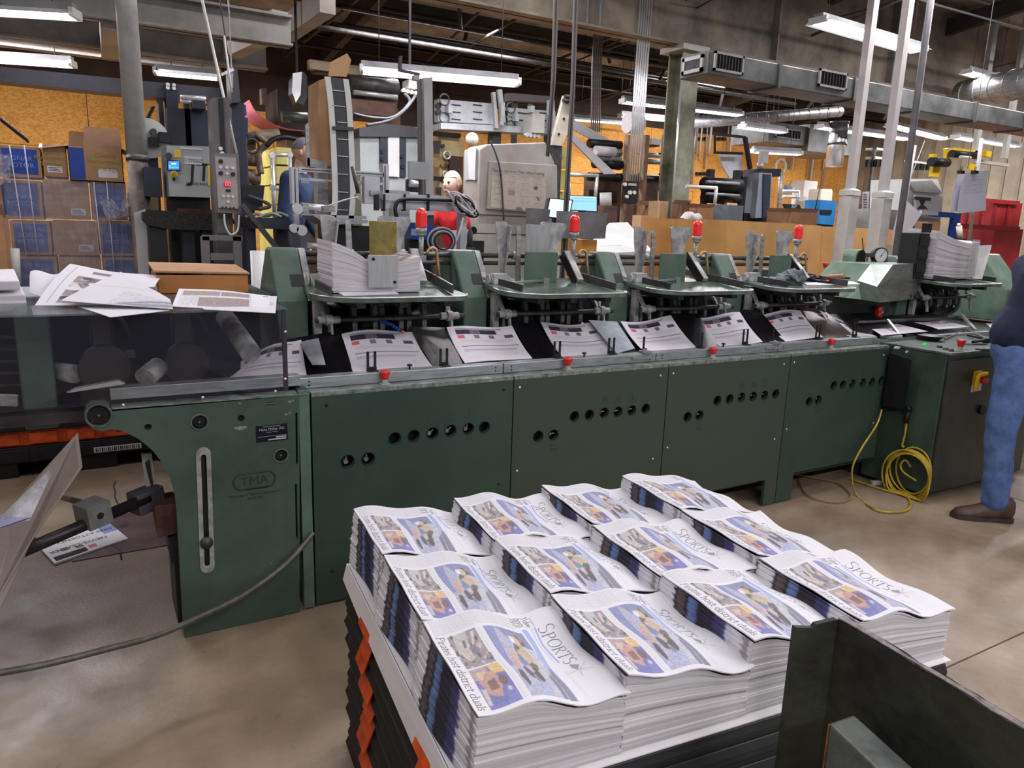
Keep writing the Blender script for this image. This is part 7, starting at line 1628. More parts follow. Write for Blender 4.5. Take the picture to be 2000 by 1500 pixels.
# tower and hanging operator panel
TH('tower_column','tall grey steel column with a dark slot behind the operator panel','column',[('column_box',mat('tower_grey',(112,108,108),.5,0,.2,4),('q',[(405,190),(448,190),(456,530),(418,530)],5.1,.22)),('slot',BLACK,('q',[(427,192),(436,192),(441,300),(432,300)],5.09,.012)),('foot',DGREY,('x',AY(418,530,5.1).x,AY(456,530,5.1).x,5.1,5.3,0,AY(430,529,5.1).z)),('fitting',CHROME,('d',431,290,5.08,.012),('d',434,300,5.08,.014))])
t=TH('operator_panel','brown-grey operator panel full of knobs with a red digit display','control panel',[('panel_box',mat('panel_taupe',(124,116,114),.45,0,.12,6),('q',[(413,298),(466,301),(472,417),(421,415)],4.95,.12)),('face_plate',mat('panel_face',(168,160,158),.4,.2,.1,6),('q',[(420,305),(461,308),(466,408),(427,406)],4.94,.012)),
 ('white_button',WHITE,('d',431,326,4.93,.010,.015),('d',443,327,4.93,.010,.015),('d',455,328,4.93,.010,.015),('d',444,339,4.93,.009,.015),('d',437,383,4.93,.009,.015),('d',446,383,4.93,.009,.015),('d',455,384,4.93,.009,.015),('d',446,394,4.93,.009,.015)),
 ('black_selector',BLACK,('d',432,338,4.92,.012,.02),('d',456,340,4.92,.012,.02),('d',435,405,4.925,.005,.02),('d',442,405,4.925,.005,.02),('d',450,406,4.925,.005,.02),('d',457,406,4.925,.005,.02),('d',432,315,4.92,.012,.02),('b',442,370,451,374,4.925,.02)),
 ('display_window',mat('display_dark',(70,10,20),.3,emit=(200,20,40),estr=.5),('b',438,356,451,364,4.93,.012)),('loop_cable',WHITE,('t',[(438,418,4.93),(440,440,4.92),(450,458,4.92),(464,450,4.92),(467,420,4.93)],.006)),('stand_bracket',DGREY,('x',AY(440,400,5.07).x-.05,AY(440,400,5.07).x+.05,5.07,5.1,.9,1.5))])
TX('00',.035,445,360,4.925,mat('red_digits',(255,60,70),.5,emit=(255,70,80),estr=3),t,'red_digits')
# black table with gravel-like edge
TH('black_bench','black dusty round-ended bench beneath the grey console','bench',[('bench_top',mat('dusty_black',(54,50,48),.85,0,.6,60,bump=.4),('q',[(279,414),(300,411),(452,420),(460,436),(420,450),(330,448),(290,440),(279,428)],5.36,.2)),
 ('bench_leg',BLACK,('x',AY(290,440,5.4).x,AY(325,440,5.4).x,5.4,5.5,0,AY(300,440,5.4).z),('x',AY(395,450,5.4).x,AY(420,450,5.4).x,5.4,5.5,0,AY(400,448,5.4).z)),('drum',mat('bin_blue_black',(30,34,46),.6),('x',AY(355,450,5.45).x,AY(378,450,5.45).x,5.42,5.55,0,AY(360,452,5.45).z)),('rusty_plate',RUST,('b',348,408,416,423,5.4,.06)),('black_bar',DARK,('r',(285,412,5.4),(345,416,5.4),.05,.02))])
TH('grey_frame_stand','small grey frame stand under the operator panel','stand',[('upright',mat('tower_grey',(112,108,108)),('b',396,462,412,528,4.75,.04),('b',458,462,474,528,4.75,.04)),('crossbar',mat('tower_grey',(112,108,108)),('b',396,460,474,470,4.75,.04),('b',412,495,458,508,4.75,.04)),('stand_leg',DGREY,('x',AY(400,528,4.75).x,AY(406,528,4.75).x+.02,4.75,4.8,0,AY(400,527,4.75).z),('x',AY(464,528,4.75).x,AY(470,528,4.75).x+.02,4.75,4.8,0,AY(464,527,4.75).z))])
bm=nb(); slab(bm,[AY(262,416,5.5),AY(284,408,5.5),Vector((AY(284,500,5.5).x,5.5,0)),Vector((AY(268,505,5.5).x,5.5,0))],(0,.01,0)); S('curled_sheet',bm,mat('curl_grey',(176,172,170),.7),'grey curled cardboard sheet leaning beside the pipe post','sheet')
TH('tan_carton','tan carton behind the pipe post under the reel','carton',[('carton_body',mat('tan_carton_m',(196,164,116),.8,0,.1,6),('b',258,376,312,440,6.05,.4,1))])
# dark shelf with small screws, monitor arm
TH('parts_shelf','dark shelf strewn with metal bits right of the operator panel','shelf',[('shelf_board',NAVY,('b',470,425,566,447,4.9,.4)),('shelf_leg',NAVY,('x',AY(480,447,5.0).x,AY(480,447,5.0).x+.06,5.0,5.1,0,AY(480,446,5.0).z),('x',AY(556,447,5.0).x-.05,AY(556,447,5.0).x+.02,5.0,5.1,0,AY(556,446,5.0).z)),('brace',DGREY,('r',(473,400,4.88),(545,490,4.88),.03,.03)),('scrap_wire',STEEL,('t',[(480,424,4.95),(500,418,4.95),(520,422,4.95),(545,416,4.95),(563,423,4.95)],.01),('t',[(505,424,4.9),(530,417,4.9),(550,424,4.9)],.009))])
TH('black_monitor','black monitor seen edge-on on a jointed arm above the parts shelf','monitor',[('screen_back',BLACK,('q',[(473,360),(517,362),(512,412),(474,408)],4.95,.04)),('joint_arm',DGREY,('t',[(485,383,4.9),(500,388,4.88),(524,398,4.88),(524,405,4.88),(505,408,4.9)],.012))])
a=AY(503,490,4.3); bm=nb(); cyl(bm,(a.x,4.3,0),(a.x,4.3,a.z),.04,n=20); S('film_tube',bm,WHITE,'tall white cylinder standing left of the first hopper housing','cylinder')
# yellow cabinets and rails left-centre
TH('yellow_tank','pale yellow-green ribbed tank behind the pipe railing','tank',[('tank_section',YEL,('b',508,287,570,320,7.6,.8),('b',508,324,570,358,7.6,.8),('b',509,362,570,398,7.6,.8),('b',510,402,570,436,7.6,.8),('b',511,440,570,560,7.6,.8,1))])
TH('pipe_railing','galvanised pipe railing in front of the yellow tank','railing',[('post',CHROME,('c',(532,300,6.9),(538,480,6.9),.018),('c',(566,300,6.9),(568,480,6.9),.018)),('rail_pipe',CHROME,('c',(532,303,6.9),(568,302,6.9),.018),('c',(534,368,6.9),(568,370,6.9),.018)),('elbow',CHROME,('d',532,303,6.88,.026),('d',567,302,6.88,.026),('d',534,367,6.88,.026)),('rail_foot',CHROME,('x',AY(538,480,6.9).x-.018,AY(538,480,6.9).x+.018,6.885,6.915,0,AY(538,479,6.9).z),('x',AY(568,480,6.9).x-.018,AY(568,480,6.9).x+.018,6.885,6.915,0,AY(568,479,6.9).z))])
VP=mat('valve_brown',(132,116,98),.6,.2,.5,12)
TH('valve_bank','oily brass-brown valves and pipes stacked behind the operator panel','valves',[('valve_body',VP,('b',470,262,500,290,7.2,.3),('b',475,300,505,318,7.2,.3),('b',470,330,500,345,7.2,.3),('b',480,352,505,362,7.2,.3)),('valve_pipe',VP,('c',(470,270,7.15),(545,262,7.15),.05),('t',[(500,262,7.1),(520,280,7.1),(505,300,7.1),(510,340,7.1)],.03),('c',(480,310,7.15),(505,312,7.15),.06),('c',(476,345,7.15),(508,350,7.15),.05)),('hand_wheel',DKST,('w',492,285,7.05,.06,.01)),('hose',DARK,('t',[(520,285,7.0),(535,272,7.0),(560,268,7.0),(590,275,7.0)],.025)),('valve_stand',DARK,('b',470,362,500,470,7.3,.2,1))])
TH('blue_motor','dark blue motor with pleated cap at the right of the gantry','motor',[('motor_body',mat('motor_blue',(30,44,92),.5,0,.2,8),('q',[(462,228),(484,230),(484,265),(460,262)],6.9,.2)),('motor_cap',mat('motor_cap_blue',(34,66,130),.5),('q',[(464,203),(480,205),(482,224),(460,222)],6.88,.2)),('motor_bracket',DGREY,('x',AY(470,262,6.9).x-.06,AY(470,262,6.9).x+.06,6.95,7.05,0,AY(470,262,6.9).z))])
PINK=mat('pink_web',(206,110,120),.8,0,.1,6)
t=T('pink_web','sagging band of pink printed paper running through the far press','paper web',AY(540,250,8.2))
def webs(bm,ctr,w,th=.006):
    c=catmull(ctr,8)
    for i in range(len(c)-1):
        a,b=c[i],c[i+1]; hexa(bm,[a,a+Vector((0,w,0)),b+Vector((0,w,0)),b,a+Vector((0,0,th)),a+Vector((0,w,th)),b+Vector((0,w,th)),b+Vector((0,0,th))])
bm=nb(); webs(bm,[AY(487,196,8.2),AY(500,218,8.2),AY(525,238,8.2),AY(560,252,8.2),AY(596,256,8.2)],.6); P('paper_band',bm,PINK,t)
RB=mat('press_brown',(118,86,70),.6,.1,.4,4)
TH('far_press','dark brown press unit with rollers behind the leaning carton','press',[('side_frame',RB,('q',[(506,172),(520,172),(522,205),(508,203)],8.0,.1),('q',[(600,122),(770,130),(775,225),(760,225),(755,150),(610,140)],7.9,.15)),('panel',mat('press_tan',(160,140,112),.6,0,.3,3),('b',600,122,700,140,7.85,.1)),
 ('roller',DKST,('c',(680,165,7.8),(775,172,7.8),.09),('c',(680,186,7.8),(775,195,7.8),.05),('c',(550,228,7.8),(600,230,7.8),.05)),('tie_bar',RB,('r',(680,205,7.8),(772,212,7.8),.12,.12),('r',(685,213,7.75),(775,222,7.75),.08,.08)),('chrome_roller',CHROME,('c',(690,180,7.7),(775,190,7.7),.025)),('press_body',mat('press_dark',(58,46,42),.7,0,.4,4),('b',520,175,600,260,8.3,.6),('b',690,140,768,225,8.1,.5)),('press_leg',RB,('x',AY(560,260,8.4).x,AY(700,260,8.4).x,8.4,8.9,0,AY(600,258,8.4).z)),('frame_leg',RB,('x',AY(765,225,7.95).x-.1,AY(765,225,7.95).x+.1,7.95,8.1,0,AY(765,224,7.95).z))])
TH('drum_guard','black hexagonal drum cover with a silver foil strip hanging off it','guard',[('cover',BLACK,('q',[(564,150),(572,142),(592,140),(600,150),(600,190),(590,205),(575,200),(563,180)],7.3,.2)),('foil_strip',CHROME,('q',[(572,143),(590,140),(587,185),(578,200),(571,180)],7.28,.015)),('hanger',DARK,('x',AY(580,142,7.4).x-.01,AY(580,142,7.4).x+.01,7.39,7.41,AY(580,145,7.4).z,cz(7.4)-.3))])
# ---- leaning kraft carton blank and long white-edged belt
t=TH('tilted_carton','tall kraft carton tilted beside the white-edged belt, one flap up','carton',[('carton_body',KRAFT,('q',[(604,155),(642,148),(660,325),(602,322)],4.95,.25)),('side_face',KRAFTD,('q',[(642,148),(652,160),(660,330),(652,328)],4.93,.02)),('raised_flap',mat('flap_tan',(196,156,116),.8),('q',[(644,122),(678,104),(686,117),(677,150),(642,148)],5.0,.008)),('support_plate',STEEL,('q',[(597,243),(603,243),(606,325),(599,325)],4.9,.02),('q',[(600,308),(638,316),(640,332),(600,324)],4.9,.02)),('carton_support',STEEL,('x',AY(620,330,5.0).x,AY(640,330,5.0).x,5.0,5.1,0,AY(630,328,5.0).z))])
t=T('white_edged_belt','upright belt of black panels with thick white edges, in front of the tilted carton','belt',AY(668,432,4.75))
c1=[(650,148),(657,200),(661,260),(664,330),(664,390),(655,432)]
def ribbon(bm,pts,dx0,dx1,Y,th=.01):
    P1=catmull([AY(*p,Y) for p in pts],6)
    for a,b in zip(P1,P1[1:]):
        hexa(bm,[Vector((a.x+dx0,a.y,a.z)),Vector((a.x+dx1,a.y,a.z)),Vector((a.x+dx1,a.y+th,a.z)),Vector((a.x+dx0,a.y+th,a.z)),Vector((b.x+dx0,b.y,b.z)),Vector((b.x+dx1,b.y,b.z)),Vector((b.x+dx1,b.y+th,b.z)),Vector((b.x+dx0,b.y+th,b.z))])
bc=[(658,152),(664,200),(668,260),(671,330),(672,390),(668,434)]
bm=nb(); ribbon(bm,bc,-.075,-.04,4.75); P('white_edge',bm,WHITE,t)
bm=nb(); ribbon(bm,bc,.04,.075,4.75); P('white_edge',bm,WHITE,t)
bm=nb(); ribbon(bm,bc,-.045,.045,4.758,.006); P('belt_web',bm,DGREY,t)
bm=nb()
for py in (178,208,239,272,305,340,375,410):
    a=AY(668,py,4.752); dx=(py-270)*.0001; box(bm,a.x-.04-(.03 if py<239 else 0)+.01,a.x+.04-(.02 if py<239 else 0),4.75,4.754,a.z-.002,a.z+.002)
P('cross_line',bm,WHITE,t)
bm=nb(); a=AY(650,250,4.74); b=AY(690,252,4.74); bar(bm,a,b,.02,.02); P('cross_bar',bm,DGREY,t)
bm=nb(); box(bm,a.x+.03,a.x+.06,4.77,4.80,0,a.z); P('belt_post',bm,STEEL,t)
# ---- aluminium extrusion frame and feeder table
TH('aluminium_frame','open frame of grooved aluminium bars carrying the belt feeder','frame',[
 ('upright',ALU,('b',571,327,584,398,4.85,.06),('b',748,320,760,398,4.85,.06),('b',712,345,742,398,4.8,.06),('b',766,398,800,440,4.6,.06)),
 ('crossbar',ALU,('b',584,332,750,340,4.85,.05),('b',584,352,748,357,4.85,.04),('b',590,420,716,426,4.75,.04)),
 ('frame_leg',ALU,('x',AY(575,398,4.87).x,AY(584,398,4.87).x,4.87,4.92,0,AY(578,397,4.87).z),('x',AY(752,398,4.87).x,AY(760,398,4.87).x,4.87,4.92,0,AY(755,397,4.87).z),('x',AY(770,440,4.62).x,AY(790,440,4.62).x,4.62,4.67,0,AY(780,439,4.62).z)),
 ('corner_plate',STEEL,('b',588,348,604,358,4.83,.02),('b',724,372,745,382,4.78,.02)),
 ('groove',DGREY,('b',590,335,748,336.5,4.845,.006),('b',577,330,578.5,396,4.845,.006),('b',752,324,753.5,396,4.845,.006))])
TH('long_profile','long ribbed aluminium profile strapped with cables, in front of the grey cabinet','profile',[('profile_bar',ALU,('b',738,381,922,395,4.45,.08),('b',738,396,922,411,4.46,.08)),('end_cap',BLACK,('b',735,380,741,411,4.44,.1)),
 ('cable_tie',BLACK,('b',750,379,753,412,4.435,.11),('b',790,379,793,412,4.435,.11),('b',836,379,839,412,4.435,.11)),('black_hose',BLACK,('t',[(775,425,4.42),(772,405,4.42),(785,390,4.42),(840,390,4.42),(900,392,4.42)],.012)),
 ('profile_support',ALU,('x',AY(900,411,4.5).x,AY(912,411,4.5).x,4.5,4.56,0,AY(905,410,4.5).z))])
bm=nb(); r8=random.Random(2)
t=T('cable_bundle','tangled coil of pale grey cables hanging on the end of the aluminium profile','cable bundle',AY(910,440,4.4))
for k in range(6):
    c=AY(903+r8.uniform(-6,8),398+r8.uniform(-4,6),4.38); ra=.07+.02*r8.random(); rb=.055+.02*r8.random(); ph=r8.uniform(0,3)
    bm=nb(); tube(bm,[(c.x+ra*math.cos(a+ph),4.38+.02*math.sin(a*2)+.004*k,c.z+rb*math.sin(a)) for a in [2*PI*i/26 for i in range(26)]],.006,6,closed=True); P('cable_loop',bm,mat('pale_cable',(196,188,190),.5) if k%3 else BLACK,t)
bm=nb(); tube(bm,catmull([AY(905,425,4.38),AY(898,450,4.36),AY(890,472,4.36),AY(870,492,4.36)],6),.007,6); P('cable_lead',bm,MATS['pale_cable'],t)
t=T('cable_bundle','second pale cable coil hanging lower, beside the blue box','cable bundle',AY(865,490,4.3))
for k in range(4):
    c=AY(866,471,4.3); ra=.06+.012*k; bm=nb(); tube(bm,[(c.x+ra*math.cos(a),4.3+.008*k,c.z+ra*.85*math.sin(a)) for a in [2*PI*i/24 for i in range(24)]],.006,6,closed=True); P('cable_loop',bm,mat('cable_grey',(150,150,156),.5) if k%2 else BLACK,t)
TH('blue_box','bright blue box behind the first red beacon','box',[('box_body',BLUE,('b',792,435,846,468,4.55,.15)),('box_label',mat('pale_label',(140,176,220),.5),('b',803,447,815,460,4.545,.004)),('box_stand',DARK,('x',AY(800,468,4.6).x,AY(840,468,4.6).x,4.58,4.68,0,AY(820,467,4.6).z))])
TH('feeder_table','light steel feeder table with rollers and knobs left of the tilted plate','table',[('table_plate',STEEL,('q',[(586,420),(622,438),(720,436),(718,430),(640,424)],4.4,.3)),('black_underside',DARK,('b',622,440,722,500,4.5,.3)),('knob',CHROME,('d',582,408,4.4,.03),('d',575,446,4.35,.025),('d',590,450,4.35,.03)),('roller',CHROME,('c',(588,402,4.6),(650,408,4.6),.02),('c',(600,480,4.4),(650,481,4.4),.018)),('side_block',STEEL,('b',592,398,604,418,4.45,.05),('b',632,402,655,414,4.45,.05)),('grey_leg',mat('blue_grey_post',(92,98,112),.5),('x',AY(588,500,4.6).x,AY(605,500,4.6).x,4.6,4.8,0,AY(595,455,4.6).z)),('table_leg',DARK,('x',AY(630,500,4.6).x,AY(715,500,4.6).x,4.6,4.75,0,AY(660,499,4.6).z)),('air_line',WHITE,('t',[(640,402,4.4),(675,390,4.4),(700,385,4.4)],.005))])
TH('support_arm','slanting grey rod with a ball end above the feeder table','rod',[('rod',DKST,('c',(688,325,4.6),(701,384,4.6),.012)),('ball_end',STEEL,('d',701,384,4.58,.02))])
TH('camera_bracket','black angle bracket with a steel lens block left of the H-column','bracket',[('plate',BLACK,('q',[(795,350),(822,350),(822,376),(795,374)],4.9,.03)),('lens_block',CHROME,('c',(800,358,4.88),(815,360,4.88),.025)),('bracket_foot',STEEL,('b',752,372,800,382,4.85,.06)),('bracket_post',DGREY,('x',AY(790,380,4.95).x,AY(795,380,4.95).x,4.93,4.97,0,AY(790,378,4.95).z)),('sensor_panel',LGREY,('b',800,316,838,350,5.0,.04))])
TH('h_column','tall pale grey H-shaped frame column in front of the tube light','column',[('column_face',mat('hcol',(178,176,176),.5,0,.08,5),('q',[(815,150),(842,150),(847,420),(825,420)],5.4,.12)),('dark_web',DGREY,('q',[(814,152),(818,152),(826,420),(822,420)],5.39,.14)),('top_cap',WGREY,('b',809,147,820,156,5.35,.12)),('tall_handle',DGREY,('q',[(780,110),(786,108),(785,135),(820,143),(820,147),(780,138)],5.45,.03)),('column_foot',DGREY,('x',AY(825,420,5.45).x,AY(845,420,5.45).x,5.42,5.52,0,AY(835,419,5.45).z)),('pale_plate',LGREY,('q',[(800,316),(836,318),(838,350),(812,350)],5.3,.04))])
# ---- grey cabinets behind, centre-left
TH('grey_louvre_cabinet','wide light grey cabinet with dark louvres and a dark top band','cabinet',[('cabinet_body',LGREY,('q',[(684,262),(820,262),(832,470),(690,470)],7.4,.3)),('top_band',DGREY,('q',[(683,248),(740,240),(800,246),(830,258),(830,268),(684,265)],7.35,.3)),('louvre',NAVY,('b',743,268,757,330,7.37,.03),('b',781,270,793,345,7.37,.03)),('white_stile',WHITE,('b',758,266,780,345,7.365,.03)),('latch',BLACK,('d',748,295,7.35,.02),('d',748,310,7.35,.02),('d',786,305,7.35,.02),('d',787,325,7.35,.02)),('cabinet_base',DGREY,('x',AY(690,470,7.5).x,AY(832,470,7.5).x,7.45,7.65,0,AY(760,469,7.5).z))])
# white roller units
def roller_unit(nm,lab,x0,x1,y0,y1,Y):
    parts=[('side_plate',mat('white_alu',(172,174,176),.5,.1,.15,5),('q',[(x0,y0),(x1,y0+(x1-x0)*.09),(x1,y1+(x1-x0)*.06),(x0,y1)],Y,.1)),('hole',BLACK,('d',x0+9,y0+14,Y-.005,.03),('d',x0+9,y0+26,Y-.005,.03)),('hand_wheel',DKST,('w',x0+20,y0+3,Y-.03,.05,.008),('w',x0+20,y0+38,Y-.03,.05,.008)),('square_motor',LGREY,('b',x0+22,y0+14,x0+36,y0+28,Y-.08,.07))]
    sl=[('b',x0+34+(k//3)*42,y0+12+14*(k%3),x0+52+(k//3)*42,y0+14+14*(k%3),Y-.006,.004) for k in range(6) if x0+52+(k//3)*42<x1]
    parts.append(('slot',BLACK,*sl)); parts.append(('underside_plate',DKST,('b',x0+20,y1-2,x0+60,y1+3,Y+.01,.06))); return TH(nm,lab,'roller unit',parts)
roller_unit('roller_unit','left white roller unit with hand wheels, under the long tube light',848,965,192,236,6.9)
roller_unit('roller_unit','right white roller unit with a grey box hanging on it',978,1085,208,248,6.9)
TH('unit_beam','long pale beam under the two white roller units','beam',[('beam_bar',mat('white_alu',(200,202,204)),('q',[(845,238),(1080,250),(1080,262),(845,250)],6.85,.2)),('bracket_plate',mat('white_alu',(200,202,204)),('q',[(962,180),(968,180),(974,250),(968,250)],6.8,.04),('r',(982,200,6.8),(980,245,6.8),.04,.02),('q',[(1072,195),(1083,196),(1085,262),(1070,262)],6.8,.04)),('upper_strut',LGREY,('r',(975,175,6.9),(983,240,6.9),.05,.03)),('beam_leg',DKST,('x',AY(962,262,6.95).x,AY(962,262,6.95).x+.1,6.95,7.05,0,AY(962,256,6.95).z),('x',AY(1072,262,6.95).x,AY(1072,262,6.95).x+.1,6.95,7.05,0,AY(1072,262,6.95).z))])
TH('junction_box','pale grey electrical box hanging before the right roller unit','electrical box',[('box_body',WGREY,('q',[(1022,219),(1064,223),(1063,260),(1022,257)],6.6,.18)),('cable_gland',CHROME,('d',1030,263,6.62,.02,.05),('d',1037,264,6.62,.02,.05),('d',1045,265,6.62,.02,.05),('d',1053,266,6.62,.02,.05)),('knob_unit',LGREY,('b',1030,206,1044,219,6.6,.1)),('box_hanger',DGREY,('x',AY(1040,222,6.75).x-.02,AY(1040,222,6.75).x+.02,6.78,6.82,AY(1040,250,6.7).z,AY(1040,200,6.7).z))])
TH('dark_web_roll','sagging dark paper web above the right roller unit','paper web',[('web_sheet',mat('dark_web',(88,80,80),.8),('q',[(985,180),(1075,188),(1072,200),(985,196)],7.3,.1)),('web_post',DKST,('x',AY(1000,190,7.4).x,AY(1000,190,7.4).x+.05,7.35,7.4,0,AY(1000,190,7.4).z))])
TH('valve_box','small white valve box with dangling hoses right of the dark rollers','valve box',[('box_body',WHITE,('b',786,155,816,172,6.5,.15)),('fitting',CHROME,('d',789,176,6.5,.015,.05),('d',797,178,6.5,.015,.05),('d',805,180,6.5,.015,.05),('d',812,181,6.5,.015,.05)),('hose',DGREY,('t',[(790,182,6.5),(800,200,6.5),(770,228,6.5),(730,230,6.5),(690,222,6.5)],.014),('t',[(812,186,6.5),(790,215,6.5),(760,235,6.5),(715,245,6.5)],.014)),('box_hanger',DGREY,('x',AY(800,155,6.6).x-.01,AY(800,155,6.6).x+.01,6.59,6.61,AY(800,156,6.6).z,cz(6.6)-.02))])
# beige press side with wheels
TH('beige_press','beige press side plate with dials, wheels and vents, behind the H-column','press',[('side_plate',BEIGE,('q',[(845,262),(905,270),(905,390),(845,390)],7.8,.2)),('dark_rib',DARK,('b',845,258,900,266,7.75,.1)),('gauge_dial',CHROME,('w',873,303,7.75,.04,.014),('w',870,340,7.75,.03,.01)),('vent_hole',DKST,('q',[(847,275),(862,275),(858,300),(850,300)],7.78,.02),('q',[(852,366),(862,366),(862,380),(852,380)],7.78,.02)),('half_moon',mat('beige_dark',(160,132,90),.6),('d',852,318,7.77,.05,.03),('d',868,318,7.77,.05,.03)),('name_bar',BLACK,('b',843,345,872,353,7.77,.03)),('knob',DGREY,('d',866,285,7.75,.02),('d',872,322,7.75,.02)),('dark_door',mat('door_dark',(70,52,44),.6),('b',877,305,903,390,7.74,.05)),('press_foot',RB,('x',AY(845,390,7.85).x,AY(905,390,7.85).x,7.85,8.2,0,AY(870,389,7.85).z))])
# large grey cabinet with poster
t=T('poster_cabinet','big dusty grey cabinet with a sloped top and a faded printing-tips poster','cabinet',(AY(995,480,5.9).x,6.3,0))
CG=mat('dusty_cabinet',(176,172,164),.6,0,.25,1.6,col2=(138,130,120))
f_=[(905,285),(930,268),(1068,275),(1085,318),(1088,480),(925,475)]
y_=5.9
xl_=AY(936,400,y_).x; yb_=AX(905,340,xl_).y
bm=nb(); prism(bm,[(xl_,AY(936,290,y_).z),(AY(952,284,y_).x,AY(952,282,y_).z),(AY(1066,278,y_).x,AY(1066,278,y_).z),(AY(1085,322,y_).x,AY(1085,322,y_).z),(AY(1090,480,y_).x,0),(xl_,0)],'y',y_,yb_); P('cabinet_body',bm,CG,t,bev=.01)
bm=nb(); prism(bm,[(AY(*p,y_).x,AY(*p,y_).z) for p in [(953,315),(1085,323),(1086,420),(948,408)]],'y',y_-.03,y_); pf=P('front_door',bm,CG,t,bev=.006)
bm=nb(); box(bm,xl_-.012,xl_,y_+.05,yb_-.05,AX(915,352,xl_).z,AX(915,292,xl_).z); P('side_panel',bm,mat('cabinet_side',(164,168,166),.5),t)
bm=nb(); c=AX(922,272,xl_+.12); bmesh.ops.create_uvsphere(bm,u_segments=18,v_segments=10,radius=.06,matrix=Matrix.Translation(c)); 
for f in bm.faces: f.smooth=True
P('white_ball',bm,CG,t,fix=False)
bm=nb(); 
box(bm,AY(925,425,y_).x,AY(1088,425,y_).x,y_-.004,y_,AY(1000,423,y_).z,AY(1000,421,y_).z); P('seam_line',bm,DGREY,t)
cv=Canvas(110,90,(182,172,158)); cv.noise(0,0,1,1,.14,5)
for k in range(4):
    for j in range(5): cv.rect(.05+.24*k,.14+.16*j,.05+.24*k+.14,.15+.16*j,(110,104,96),.7); cv.greek(.05+.24*k,.17+.16*j,.2+.24*k,.26+.16*j,.03,(150,142,130),.4)
cv.rect(.3,.5,.42,.62,(140,132,122)); cv.ell(.8,.4,.04,.05,(90,84,78),.6); cv.ell(.84,.66,.02,.06,(100,92,84),-.4); cv.ell(.5,.97,.06,.05,(110,104,96))
A_,B_,C__,D_=[AY(*p,y_-.034) for p in [(961,330),(1067,338),(1067,415),(958,405)]]
o=sheet('tips_poster',cv,lambda u,v:A_.lerp(B_,u).lerp(D_.lerp(C__,u),v),110,90,vmat('poster_paper',.6),t,th=.002,label='faded poster of printing tips')
TX('Tips for Improved Web Offset Printing',.034,1013,336,y_-.036,mat('poster_ink',(84,80,76),.7),t,'poster_title')
cv=Canvas(20,60,(206,210,212)); 
for k in range(13): cv.rect(.2,.05+.07*k,.34,.065+.07*k,(120,120,124)); cv.rect(.6,.05+.07*k,.74,.065+.07*k,(120,120,124))
A2,B2,C2,D2=[AX(*p,xl_-.016) for p in [(914,290),(930,291),(928,352),(916,350)]]
sheet('number_card',cv,lambda u,v:A2.lerp(B2,u).lerp(D2.lerp(C2,u),v),20,60,vmat('poster_paper'),t,th=.002)
bm=nb(); tube(bm,catmull([AY(957,275,y_-.03),AY(968,300,y_-.05),AY(978,340,y_-.05),AY(984,430,y_-.05)],8),.008,6); P('hanging_cable',bm,DGREY,t)
TH('yellow_tank','narrow yellow cabinet with a round badge, right of the poster cabinet','tank',[('tank_section',YEL,('b',1072,287,1106,328,7.2,.2),('b',1085,332,1106,370,7.2,.2),('b',1086,374,1106,470,7.2,.2,1)),('badge',WGREY,('d',1096,303,7.18,.03))])
# lower console with two monitors & white table
TH('steel_back_plate','plain bent grey steel plate left of the two monitors','plate',[('plate',mat('dull_sheet',(138,136,138),.5,.3,.25,4),('q',[(1029,406),(1075,409),(1070,440),(1030,437)],5.0,.02)),('plate_post',DGREY,('x',AY(1045,440,5.02).x,AY(1050,440,5.02).x,5.02,5.06,0,AY(1045,436,5.02).z))])
t=TH('steel_shelf_plate','grey steel shelf plate beneath the monitors, beside the second beacon','plate',[('plate',MATS['dull_sheet'],('q',[(1091,412),(1187,416),(1182,466),(1090,466)],4.95,.03)),('orange_front',mat('orange_board',(206,142,62),.6,0,.1,4),('b',1104,468,1160,580,5.0,.4)),('orange_base',mat('orange_board2',(190,132,60),.6),('x',AY(1104,580,5.0).x,AY(1160,580,5.0).x,5.0,5.4,0,AY(1130,579,5.0).z))])
def monitor(lab,pts,Y,cvs,tilt=0):
    t=T('monitor',lab,'monitor',AY((pts[3][0]+pts[2][0])/2,pts[2][1],Y))
    bm=nb(); prism(bm,[(AY(*p,Y).x,AY(*p,Y).z) for p in pts],'y',Y,Y+.05); P('monitor_case',bm,BLACK,t,bev=.004)
    q=[AY(*p,Y-.003) for p in pts]; c=(q[0]+q[1]+q[2]+q[3])/4; q=[c+(p-c)*.9 for p in q]
    sheet('lit_screen',cvs,lambda u,v:q[0].lerp(q[1],u).lerp(q[3].lerp(q[2],u),v),60,44,SCREEN,t,th=.001)
    bm=nb(); m_=(q[3]+q[2])/2; box(bm,m_.x-.03,m_.x+.03,Y+.01,Y+.04,m_.z-.16,m_.z); P('monitor_stand',bm,BLACK,t)
cv=Canvas(60,44,(176,186,206)); cv.rect(.12,.15,.5,.6,(206,212,222)); cv.greek(.15,.2,.45,.5,.08,(150,160,186)); cv.rect(.72,.2,.78,.6,(120,128,150))
monitor('left monitor with a pale grey document on its lit screen',[(1073,386),(1120,390),(1112,430),(1065,424)],5.25,cv)
cv=Canvas(60,44,(120,170,236)); cv.rect(.0,.0,1,.1,(170,190,226)); cv.greek(.1,.3,.9,.45,.07,(90,130,190)); cv.rect(.1,.12,.8,.16,(110,130,160)); 
monitor('right monitor with a blue window on its lit screen',[(1110,381),(1168,383),(1168,414),(1112,411)],5.35,cv)
